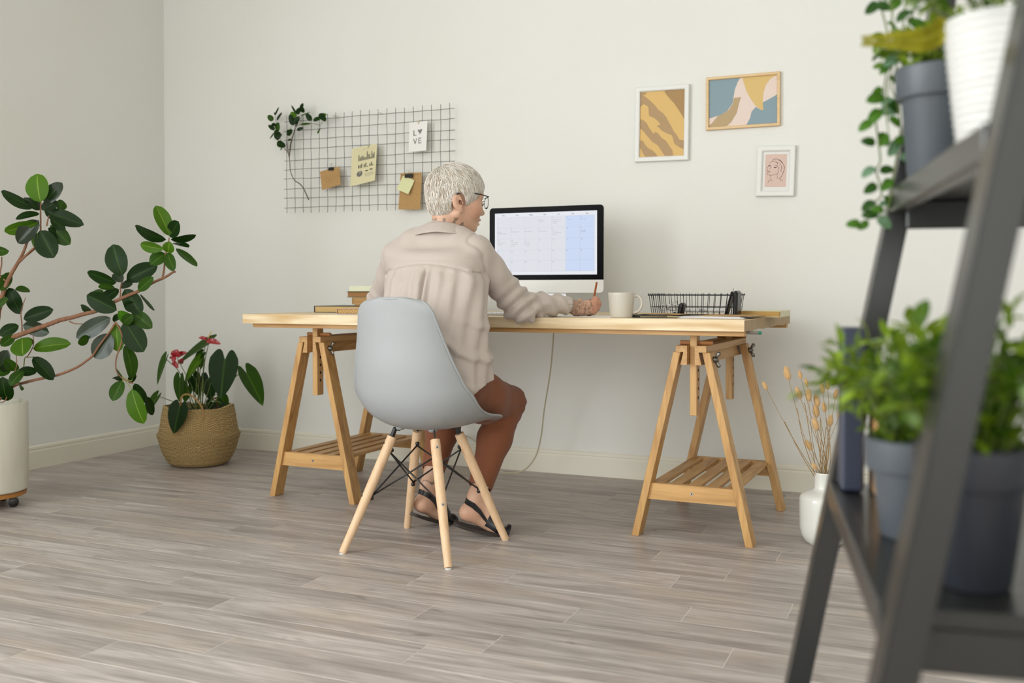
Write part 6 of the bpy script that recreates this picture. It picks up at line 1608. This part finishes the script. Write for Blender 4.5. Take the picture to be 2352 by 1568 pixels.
for (x0, y0, x1, y1, w_, c, dd) in AL:
    B_ = ZA(x0, y0, dd); T_ = ZA(x1, y1, dd + rp.uniform(-.02, .02)); La = (T_ - B_).length; wa = w_ * ka; wt = max(wa, min(.62 * La, .14)); ang = math.acos(min(1, wa / wt)) * (1 if x1 < x0 else -1)
    ax = (T_ - B_).normalized(); nr = VIEW - ax * VIEW.dot(ax); nr.normalize(); nr = Matrix.Rotation(ang * .9, 3, ax) @ nr
    leaf_obj('leaf', heart_geo(B_, T_, wt, nr, lobe=.26 if w_ > 60 else .12), LM[c], an, off=ao)
    if True:
        root = ZA(rp.uniform(455, 600), 935, rp.uniform(-.04, .05)); mid = root.lerp(B_, .55) + Vector((0, 0, .05)) * (1 if y0 < 700 else .9)
        if (x0, y0) == (316, 850): mid = ZA(420, 800, -.1)
        if x0 < 100: mid = ZA(330, 830, -.03)
        if x0 > 900: mid = ZA(860, 560, .0)
        b = MB(); b.tube([q - ao for q in catmull([root, mid, B_.lerp(mid, .25) + Vector((0, 0, .004)), B_], 6)], [.0022] * 12 + [.0017] * 7, 6); b.obj('stem', m_gstem, an, smooth=True)
m_spathe = mat('red_spathe', 'a3121f', rough=.25, coat=.4); m_spadix = mat('spadix', 'e3cf92', rough=.6, bump=(600, .5, (1, 1, 1)))
for j, (petals, sp0, sp1, st) in enumerate([([((590, 175), (505, 148), 40, .02), ((585, 190), (725, 212), 62, -.02)], (598, 158), (636, 88), [(540, 930), (548, 600), (560, 300), (580, 200)]),
                                ([((285, 345), (290, 270), 95, -.02), ((300, 345), (385, 300), 60, .0), ((280, 350), (212, 358), 34, .01), ((270, 345), (255, 400), 50, -.03), ((318, 370), (345, 415), 60, .02), ((250, 395), (300, 455), 48, -.01)], (252, 305), (226, 280), [(520, 930), (440, 640), (345, 460), (290, 350)])]):
    fl = None
    b = MB(); b.tube([ZA(*sp0, -.03) - ao, ZA((sp0[0] + sp1[0]) / 2, (sp0[1] + sp1[1]) / 2, -.03) - ao, ZA(*sp1, -.03) - ao], [.0042, .0038, .0022], 10); fl = b.obj('spadix', m_spadix, an, smooth=True)
    for (q0, q1, w_, dd) in petals:
        geo = leaf_geo(ZA(*q0, dd), ZA(*q1, dd - .01), w_ * ka, VIEW + Vector((0, 0, .6)), 'round', fold=.25, curl=.10); leaf_obj('spathe', geo, m_spathe, an, off=ao)
    b = MB(); b.tube([ZA(x, y, 0) - ao for x, y in st], [.0022, .002, .0018, .0016], 6); b.obj('stem', m_gstem, an, smooth=True)

# ---- eucalyptus sprig on the grid
def Z3(x, y, off=OFF + .02): return on_wall(580 + x / 4.704, 220 + y / 4.704, off)
eo = Z3(405, 700)
eu = thing('eucalyptus_branch', 'eucalyptus branch with round dark leaves stuck in the wire grid', 'branch', tuple(eo))
m_twig = mat('twig_brown', '4a3527', rough=.8)
def twig(pts, r0, r1, off_=None):
    Q = catmull([Z3(*p) for p in pts], 5); b = MB(); b.tube([q - eo for q in Q], [lerp(r0, r1, i / (len(Q) - 1)) for i in range(len(Q))], 6); b.obj('twig', m_twig, eu, smooth=True)
twig([(608, 1122), (575, 1050), (545, 990), (510, 950), (462, 920), (430, 870), (408, 800), (403, 720), (395, 650), (375, 600), (350, 570), (330, 530), (290, 440), (262, 330)], .0030, .0010)
twig([(400, 690), (385, 600), (375, 520), (372, 440), (392, 380), (430, 330)], .0024, .0009); twig([(398, 660), (405, 560), (420, 480), (445, 400), (470, 300), (478, 210), (500, 130)], .0022, .0008)
twig([(402, 640), (415, 530), (440, 430), (480, 330), (560, 300), (640, 300), (725, 318), (730, 350)], .0020, .0008); twig([(470, 330), (500, 270), (560, 200), (600, 185)], .0012, .0007); twig([(262, 330), (250, 260), (245, 190), (275, 130)], .0010, .0006); twig([(725, 318), (760, 280)], .001, .0007)
EL = [(228, 262, 160, 215, 68, 'g'), (248, 205, 285, 122, 26, 'd'), (245, 210, 240, 178, 24, 'd'), (262, 268, 318, 178, 40, 'b'), (262, 290, 285, 378, 80, 'g'), (235, 330, 228, 290, 60, 'd'), (238, 372, 172, 312, 52, 'd'), (285, 382, 230, 402, 60, 'd'), (270, 385, 275, 480, 90, 'd'), (240, 395, 185, 468, 20, 'd'), (265, 480, 318, 410, 40, 'b'),
      (262, 505, 358, 545, 78, 'd'), (320, 560, 302, 588, 18, 'g'), (365, 400, 430, 395, 70, 'd'), (380, 430, 430, 360, 60, 'g'), (445, 320, 400, 200, 72, 'd'), (470, 235, 412, 175, 66, 'l'), (450, 300, 508, 222, 60, 'd'), (480, 200, 418, 100, 26, 'd'), (478, 195, 520, 130, 60, 'd'), (512, 120, 560, 180, 58, 'd'), (520, 150, 548, 80, 50, 'd'), (520, 215, 622, 178, 14, 'g'),
      (640, 268, 575, 190, 66, 'd'), (655, 265, 745, 240, 58, 'd'), (720, 240, 800, 200, 70, 'l'), (725, 190, 790, 275, 70, 'd'), (520, 310, 632, 300, 28, 'g'), (478, 370, 552, 345, 40, 'b'), (700, 412, 735, 348, 26, 'g'), (500, 250, 470, 330, 40, 'd'), (440, 240, 460, 310, 50, 'd'), (380, 480, 420, 470, 26, 'd')]
for (x0, y0, x1, y1, w_, c) in EL:
    dd = rp.uniform(-.012, .03); B_ = Z3(x0, y0, OFF + .025 + dd); T_ = Z3(x1, y1, OFF + .025 + dd + rp.uniform(-.01, .015)); wa = w_ / 4.704 / F_PX * 4.75; ax = (T_ - B_).normalized(); nr = Vector((.2 + rp.uniform(-.4, .4), -1, rp.uniform(-.2, .5)))
    leaf_obj('leaf', leaf_geo(B_, T_, wa, nr, 'round', fold=.06, curl=.03, n=8), LM[c], eu, off=eo)

# ---- vase with bunny tail grass
VX = aty(1893, 1255, 3.44); vx, vy = VX.x, 3.44
t = thing('bottle_vase', 'glossy white bottle vase on the floor behind the ladder shelf', 'vase', (vx, vy, 0))
b = MB(); b.lathe([(0, .004), (.044, .004), (.044, 0), (.050, 0), (.053, .004), (.066, .014), (.0765, .035), (.0805, .060), (.0815, .120), (.0812, .152), (.0785, .162), (.070, .170), (.054, .177), (.042, .181), (.0355, .186), (.0335, .194), (.0332, .215), (.0335, .236), (.0342, .2415), (.0325, .2425), (.0300, .238), (.0298, .19), (.05, .165)], 64)
b.obj('vase_body', mat('white_glaze', 'dcdcd4', rough=.14, coat=.3), t, smooth=True)
gr = thing('bunny_tail_bunch', 'bunch of dried bunny tail grass standing in the white vase', 'dried grass', (vx, vy, .19)); go = Vector(gr.location)
m_straw = mat('straw_stem', 'a98a58', rough=.8, noise=(60, (1, 1, 1), '7c6139', .6)); m_tail = mat('bunny_tail', 'd3ab72', rough=.95, bump=(400, .8, (1, 1, 1)), sheen=.6)
GD = float((Vector((vx, vy, 0)) - CAMP).dot(FWD))
HEADS = [(1757, 886, 11), (1808, 857, 17), (1838, 861, 10), (1834, 903, 15), (1857, 907, 16), (1876, 920, 15), (1889, 892, 13), (1874, 944, 16), (1901, 884, 11), (1873, 975, 17), (1907, 966, 14), (1857, 1022, 14), (1872, 1072, 13), (1852, 878, 10), (1893, 935, 12), (1920, 905, 12), (1930, 950, 13)]
fur = random.Random(9)
for i, (x, y, l_) in enumerate(HEADS):
    dd = fur.uniform(-.05, .05); c = atd(x, y, GD + dd); root = Vector((vx + fur.uniform(-.02, .02), vy + fur.uniform(-.02, .02), .20)); up_ = (c - root).normalized()
    sway = Vector((fur.uniform(-.02, .02), fur.uniform(-.02, .02), 0)); 
    if i == 0: sway = Vector((-.02, 0, .02))
    Q = catmull([root - go, root.lerp(c, .35) + sway - go, root.lerp(c, .7) + sway * .6 - go, c - go], 6)
    st = MB(); st.tube(Q, [.0012] * 8 + [.0008] * (len(Q) - 8), 5); st.obj('stem', m_straw, gr, smooth=True)
    dirn = (Q[-1] - Q[-3]).normalized(); a_ = Vector((0, 1, 0)); a_ = (a_ - dirn * a_.dot(dirn)).normalized(); b_ = dirn.cross(a_)
    hb = MB(); Lh = l_ * 2 / F_PX * GD; Rr = Lh * .24; c0 = c - go
    prof = [(0, -.5), (.55, -.42), (.95, -.2), (1, 0), (.85, .25), (.5, .42), (0, .52)]
    V = []; n = 10
    for r, z in prof:
        for q in range(n): an_ = 2 * math.pi * q / n; rr_ = r * Rr * fur.uniform(.9, 1.1); V.append(c0 + dirn * z * Lh + (a_ * math.cos(an_) + b_ * math.sin(an_)) * rr_)
    hb.add(V, [(j * n + q, j * n + (q + 1) % n, (j + 1) * n + (q + 1) % n, (j + 1) * n + q) for j in range(6) for q in range(n)])
    for q in range(90):
        z = fur.uniform(-.45, .5); an_ = fur.uniform(0, 6.283); r = math.sqrt(max(0, 1 - (z / .52) ** 2)) * Rr; o_ = (a_ * math.cos(an_) + b_ * math.sin(an_)); p = c0 + dirn * z * Lh + o_ * r * .9; e_ = p + (o_ * .5 + dirn * .9).normalized() * Lh * fur.uniform(.12, .22); s_ = dirn.cross(o_) * .0004
        hb.add([p - s_, p + s_, e_], [(0, 1, 2)])
    hb.obj('tail_head', m_tail, gr, smooth=True)
for (pts) in [[(1878, 1100), (1860, 1000), (1850, 935), (1846, 925)], [(1882, 1100), (1886, 1010), (1884, 960)], [(1876, 1100), (1845, 1010), (1832, 945), (1829, 940)], [(1884, 1100), (1895, 1000), (1898, 980)], [(1874, 1100), (1838, 1040), (1802, 968)]]:
    b = MB(); b.tube([q - go for q in catmull([atd(x, y, GD) for x, y in pts], 4)], .0013, 5); b.obj('stem', m_straw, gr, smooth=True)
# ================================================================ FOREGROUND LADDER SHELF
LA = math.radians(9.55); LE = Vector((-math.sin(LA), math.cos(LA), 0)); LN = Vector((math.cos(LA), math.sin(LA), 0)); UZ = Vector((0, 0, 1))
LR = Matrix((LN, LE, UZ)).transposed()                         # columns n, e, z
W_SH = .60; D_FAR = 1.36
PL_ = atd(1905, 1098, D_FAR)                                   # far front corner of lower shelf
m_gm = mat('shelf_paint', '121310', rough=.42, coat=.32, bump=(200, .02, (1, 1, 1))); m_gm.node_tree.nodes['Principled BSDF'].inputs['Coat Roughness'].default_value = .16
ls = thing('ladder_shelf', 'dark grey painted ladder shelf with potted plants at the right', 'shelf', (PL_.x, PL_.y, 0), -0.0)
lo_ = Vector(ls.location)
lean = .195                                                    # n travel per metre of height
def lpos(n, e, z): return LN * n + LE * e + UZ * z             # relative to ls, e=0 far, e=-W near
zl = PL_.z; 
def front(z): return (z - zl) * lean
def lbox(name, n0, n1, e0, e1, z0, z1, bev=.002, parent=None):
    b = MB(); b.box(lpos((n0 + n1) / 2, (e0 + e1) / 2, (z0 + z1) / 2), (n1 - n0, e1 - e0, z1 - z0), rot=LR, bev=bev); return b.obj(name, m_gm, parent or ls)
rt = .029; rd = .052
def rail(e0, zb, zt_, off=0.0):
    b = MB(); n0, n1 = front(zb) + off, front(zt_) + off
    A_ = [lpos(n0, e0, zb), lpos(n0 + rt, e0, zb), lpos(n0 + rt, e0 + rd, zb), lpos(n0, e0 + rd, zb)]; B_ = [lpos(n1, e0, zt_), lpos(n1 + rt, e0, zt_), lpos(n1 + rt, e0 + rd, zt_), lpos(n1, e0 + rd, zt_)]
    b.add(A_ + B_, [(3, 2, 1, 0), (4, 5, 6, 7), (0, 1, 5, 4), (1, 2, 6, 5), (2, 3, 7, 6), (3, 0, 4, 7)]); o = b.obj('side_rail', m_gm, ls)
    bm = bmesh.new(); bm.from_mesh(o.data); bmesh.ops.bevel(bm, geom=bm.edges[:], offset=.0022, segments=2, affect='EDGES'); bm.to_mesh(o.data); bm.free()
ZTOP = 1.83
rail(-.026, 0, ZTOP); rail(-W_SH - .02, 0, ZTOP)
back_n = front(ZTOP) + rt
for e0 in (-.026, -W_SH - .02):
    lbox('rear_leg', back_n - .002, back_n + .030, e0 + .008, e0 + rd - .008, 0, ZTOP)
zu = zl + .392
for z, nm in ((zl - .385, 'shelf_board'), (zl, 'shelf_board'), (zu, 'shelf_board'), (zu + .392, 'shelf_board')):
    f = front(z); lbox('shelf_board', f + .004, back_n, -W_SH + .032, -.026, z - .016, z)
    lbox('front_lip', f - .004, f + .014, -W_SH + .032, -.026, z - .030, z + .001)
    for e0 in (-.052, -W_SH + .0305):
        lbox('side_apron', f + .014, back_n, e0, e0 + .018, z - .052, z - .016)

# ---- foliage helpers
m_slate = mat('slate_pot', '4a5056', rough=.45); m_navy = mat('charcoal_pot', '23262d', rough=.45)
m_soil = MATS['soil']
LMF = [leaf_mat('herb_leaf_a', '7c9626', 'a3b558', rough=.4, trans_c='a9c23c'), leaf_mat('herb_leaf_b', '647f1a', '8ba03c', rough=.35, trans_c='93ae2c'), leaf_mat('herb_leaf_c', '3b5410', '647a2a', rough=.35, trans_c='4f8a1e'), leaf_mat('herb_leaf_d', '86a06c', 'a9ba8c', rough=.35, trans_c='8fc22a')]
def std_leaf(m_, L_, W_, shape='lance', n=6):
    V, Fc, UV = leaf_geo((0, 0, 0), (0, 0, L_), W_, (0, -1, .0), shape, fold=.10, curl=.08, n=n)
    me = bpy.data.meshes.new('leaf'); me.from_pydata([tuple(v) for v in V], [], Fc); me.uv_layers.new(name='UVMap'); me.uv_layers.active.data.foreach_set('uv', [c for l in me.loops for c in UV[l.vertex_index]])
    me.polygons.foreach_set('use_smooth', [True] * len(Fc)); me.materials.append(m_); me.update(); return me
def place_leaf(me, p, d, nr, sc, parent):
    d = Vector(d).normalized(); nr = Vector(nr); nr = nr - d * nr.dot(d); nr.normalize(); x = nr.cross(d) * -1; 
    R_ = Matrix((x, -nr, d)).transposed(); o = link('leaf', me, parent); o.location = p; o.rotation_euler = R_.to_euler(); o.scale = (sc, sc, sc); return o
def pot(name, label, c, rb, rt_, h, m_, rim=.0, ribs=False, cat='pot', group=None, n=48):
    t = thing(name, label, cat, tuple(c), 0, group); k = rt_ - .004
    if ribs:
        prof = [(0, 0), (rb * .9, 0)]; N_ = 90
        for i in range(N_ + 1):
            q = i / N_; r = lerp(rb, rt_, q ** .9) + .0011 * math.sin(q * math.pi * 2 * 17); prof.append((r, .002 + (h - .004) * q))
        prof += [(rt_ - .001, h), (rt_ - .004, h), (rt_ - .005, h - .004), (rt_ - .012, h * .5)]
    elif rim:
        rr0 = lerp(rb, rt_, (h - rim) / h) - .003
        prof = [(0, 0), (rb - .002, 0), (rb, .003), (rr0, h - rim - .003), (rr0 + .0015, h - rim), (rt_ - .0015, h - rim + .001), (rt_, h - rim + .004), (rt_ + .001, h - .002), (rt_ - .001, h), (rt_ - .004, h), (rt_ - .005, h - .004), (rr0 - .006, h * .6)]
    else: prof = [(0, 0), (rb - .003, 0), (rb, .004), (rt_, h - .002), (rt_ - .002, h), (rt_ - .005, h), (rt_ - .006, h - .005), (rt_ - .014, h * .5)]
    b = MB(); b.lathe(prof, n); b.obj('pot_body', m_, t, auto=40)
    zz = h * .86; rs = lerp(rb, rt_, .86) - .006; b = MB(); b.lathe([(0, zz), (rs, zz)], 30); b.obj('soil', m_soil, t); return t
def bush(name, label, c, base_r, R, Hh, nst, nlf, mats_w, seed, Ls=(.030, .045), Wf=.30, shape='lance', droop=.35, stemm=None, maxl=300, bias=(0, 0, 0), rz0=.55):
    """stems fan out of the pot, each carrying leaves"""
    r = random.Random(seed); t = thing(name, label, 'plant', tuple(c)); mes = [std_leaf(m_, 1, Wf, shape) for m_ in LMF]; sb = MB(); cnt = 0; extra = []; bi = Vector(bias)
    for s in range(nst):
        a = r.uniform(0, 6.283); k = r.random() ** rz0; top = Vector((math.cos(a) * R * k, math.sin(a) * R * k, Hh * r.uniform(.55, 1) * (1 - .45 * k * k))) + bi * r.uniform(.5, 1)
        root = Vector((math.cos(a) * base_r * k * .7, math.sin(a) * base_r * k * .7, 0)); mid = root.lerp(top, .5) + Vector((0, 0, Hh * .16))
        Q = catmull([root, mid, top], 5); sb.tube(Q, [lerp(.0013, .0006, i / (len(Q) - 1)) for i in range(len(Q))], 4)
        for j in range(nlf):
            q = (j + .8) / nlf; idx = min(int(q * (len(Q) - 1)), len(Q) - 1); p = Q[idx]; tg = (Q[min(idx + 1, len(Q) - 1)] - Q[max(idx - 1, 0)]).normalized(); ph = j * 2.4 + r.uniform(-.5, .5); 
            pe = Vector((math.cos(ph), math.sin(ph), 0)); pe = (pe - tg * pe.dot(tg)).normalized(); d = tg * r.uniform(.35, .9) + pe * r.uniform(.5, 1) + Vector((0, 0, r.uniform(-droop, .25)))
            nr = Vector((r.uniform(-.5, .5), r.uniform(-.5, .5), 1)); cnt += 1; mi_ = r.choices(range(4), mats_w)[0]; sc_ = r.uniform(*Ls)
            if cnt <= maxl: place_leaf(mes[mi_], p, d, nr, sc_, t)
            else: extra.append((p.copy(), d.copy(), nr, sc_, mi_))
    if extra:                                                   # leaves past the first 300: one joined part
        eb = MB(); EU = []; V0, F0, U0 = leaf_geo((0, 0, 0), (0, 0, 1), Wf, (0, -1, 0), shape, fold=.10, curl=.08, n=4)
        for p, d, nr, sc_, mi_ in extra:
            d.normalize(); nr = nr - d * nr.dot(d); nr.normalize(); x = nr.cross(d) * -1; R_ = Matrix((x, -nr, d)).transposed()
            eb.add([p + R_ @ v * sc_ for v in V0], F0, mi_); EU += U0
        me = eb.mesh('foliage', LMF, True); me.uv_layers.new(name='UVMap'); me.uv_layers.active.data.foreach_set('uv', [c for l in me.loops for c in EU[l.vertex_index]])
        link('foliage', me, t)['kind'] = 'stuff'
    sb.obj('stems', stemm or m_gstem, t, smooth=True); t.children[-1]['kind'] = 'stuff' if nst > 1 else ''
    return t
def lworld(n, e, z): return lo_ + lpos(n, e, z)
def shelf_at(px, py, z):                                       # point of a shelf plane under a pixel
    return atz(px, py, z)
# ---- things on the lower shelf
c1 = atz(2104, 1231, zl); c1 = Vector((c1.x, c1.y, zl + .0005))
pot('slate_pot', 'matt slate grey plant pot on the lower shelf, left of the near rail', c1, .036, .052, .104, m_slate, rim=.034, group='pots on the ladder shelf')
bush('bushy_herb_plant', 'bright green bushy plant in the slate pot on the lower shelf', c1 + Vector((0, 0, .092)), .045, .120, .140, 64, 11, (5, 4, 2, 1.2), 3, Ls=(.017, .031), Wf=.36, droop=.5, bias=(-.014, 0, 0))
c2 = atz(2236, 1343, zl); c2 = Vector((c2.x, c2.y, zl + .0005))
pot('charcoal_pot', 'large charcoal black plant pot right of the near rail', c2, .031, .050, .125, m_navy, rim=.036, group='pots on the ladder shelf')
bush('bushy_dark_plant', 'green bushy plant in the large charcoal pot right of the near rail', c2 + Vector((0, 0, .112)), .045, .11, .145, 52, 11, (2.5, 4, 5, 1.2), 8, Ls=(.018, .032), Wf=.42, droop=.6, shape='oval')
# dark blue binder and wooden board standing at the far end
b = MB(); c = lpos(.021, -.070, zl + .1065); b.box(c, (.028, .060, .21), rot=LR, bev=.0035)
tag(b.obj('navy_box_file', mat('navy_cover', '272e40', rough=.4), loc=lo_), 'tall dark navy box file at the far end of the lower shelf', 'file')
b = MB(); c = lpos(.052, -.088, zl + .0775); b.box(c, (.012, .085, .152), rot=LR, bev=.001)
tag(b.obj('wooden_block', wood('block_wood', 'bd9160', '9c7143', 2, 2), loc=lo_), 'narrow wooden board standing beside the navy box file', 'board')
# ---- upper shelf
c3 = atd(2155, 400, 1.24); c3 = Vector((c3.x, c3.y, zu + .0005))
pot('slate_pot', 'matt slate grey plant pot on the upper shelf', c3, .036, .051, .146, m_slate, rim=.040, group='pots on the ladder shelf')
bush('small_leaf_plant', 'small leaved green plant in the slate pot on the upper shelf', c3 + Vector((0, 0, .132)), .05, .082, .080, 36, 8, (5, 4, 3, .8), 5, Ls=(.013, .021), Wf=.7, droop=.7, shape='round')
c4 = atd(2312, 400, .995); c4 = Vector((c4.x, c4.y, zu + .0005))
pot('ribbed_white_pot', 'glossy white ribbed plant pot on the upper shelf', c4, .045, .060, .140, mat('ribbed_glaze', 'cdcdc9', rough=.22), ribs=True, group='pots on the ladder shelf')
bush('leafy_plant', 'dense green plant in the white ribbed pot on the upper shelf', c4 + Vector((0, 0, .126)), .050, .120, .085, 34, 9, (2, 4, 4, .4), 12, Ls=(.014, .024), Wf=.45, droop=.5, shape='oval')
# ---- trailing vine from a pot on the top shelf
zt3 = zu + .392
c5 = lworld(front(zt3) + .075, -.135, zt3 + .0005)
pot('white_planter', 'small white planter on the top shelf above the frame', c5, .040, .052, .10, mat('ribbed_glaze', 'cdcdc9', rough=.22), group='pots on the ladder shelf')
vn = thing('trailing_vine', 'trailing ivy vine hanging past the far rail of the ladder shelf', 'vine', tuple(c5 + Vector((0, 0, .09)))); vo = Vector(vn.location); rv = random.Random(17)
VM = [leaf_mat('vine_leaf_a', '3f6a1f', '6e9140', rough=.35, trans_c='6da02a'), leaf_mat('vine_leaf_b', '2c4c22', '56743c', rough=.3, trans_c='4f8a1e'), leaf_mat('vine_leaf_c', '6c8f72', '93ab8e', rough=.3, trans_c='8fc27a')]
vme = [std_leaf(m_, 1, .62, 'round', 7) for m_ in VM]
VD = 1.30
strands = [[(2030, -60), (2022, 0), (2035, 60), (2045, 110), (2040, 150), (2034, 180), (2030, 215), (2028, 245), (2010, 262), (2013, 290), (2018, 330), (2022, 370), (2012, 390), (2020, 420), (2024, 450), (2010, 465), (2025, 490), (2000, 500), (1972, 525)],
           [(2090, -60), (2080, 0), (2072, 80), (2060, 150), (2048, 200), (2062, 240), (2068, 290), (2062, 340), (2056, 380), (2050, 430), (2042, 470), (2036, 492)],
           [(2060, -60), (2050, 20), (2048, 70), (2032, 100), (2048, 150), (2040, 190), (2036, 250), (2040, 300), (2045, 330)], [(2110, -60), (2100, 20), (2085, 60), (2090, 110), (2070, 130)]]
for k, S in enumerate(strands):
    top = c5 + Vector((rv.uniform(-.02, .02), rv.uniform(-.02, .02), .088)); lip = c5 - LN * .055 + LE * rv.uniform(-.03, .03) + Vector((0, 0, .105)); dd = VD - .012 * k
    Q = catmull([top, lip] + [atd(x, y, dd) for x, y in S], 4); b = MB(); b.tube([q - vo for q in Q], [.0012] * (len(Q) - 6) + [.0008] * 6, 5); b.obj('vine_stem', m_gstem, vn, smooth=True)
    step = [3, 4, 3, 3][k]
    for i in range(6, len(Q), step):
        if rv.random() < .12 and k == 0: continue
        sgn = 1 if (i // step) % 2 else -1; d = Vector((sgn * rv.uniform(.4, 1) * RGT.x, sgn * .3, rv.uniform(-1.0, .15))); place_leaf(vme[rv.choices((0, 1, 2), (4, 4, 2))[0]], Q[i] - vo + d.normalized() * .004, d, VIEW + Vector((rv.uniform(-.5, .5), rv.uniform(-.5, .5), rv.uniform(0, .8))), rv.uniform(.016, .028), vn)
place_leaf(vme[0], atd(1995, 508, VD) - vo, atd(1968, 528, VD) - atd(1995, 508, VD), VIEW, .018, vn)
# yellowish fern frond reaching left over the slate pot
fr = thing('fern_frond', 'single yellow green fern frond reaching left over the upper slate pot', 'frond', tuple(c4 + Vector((0, 0, .15)))); fo = Vector(fr.location)
m_fern = leaf_mat('fern_leaf', '8f8a22', 'a39a3a', rough=.5, trans_c='a8a838'); fme = std_leaf(m_fern, 1, .35, 'lance', 4)
Q = catmull([c4 + Vector((0, 0, .145)), atd(2190, 60, 1.0), atd(2130, 88, 1.03), atd(2060, 92, 1.05), atd(1985, 94, 1.06)], 12); b = MB(); b.tube([q - fo for q in Q], [.0012] * 30 + [.0007] * (len(Q) - 30), 5); b.obj('rachis', m_fern, fr, smooth=True)
for i in range(14, len(Q), 1):
    tg = (Q[min(i + 1, len(Q) - 1)] - Q[i - 1]).normalized(); k = 1 - (i - 14) / (len(Q) - 12)
    for s in (-1, 1): place_leaf(fme, Q[i] - fo, tg * .6 + Vector((0, 0, s * 1)), VIEW, .006 + .014 * k, fr)
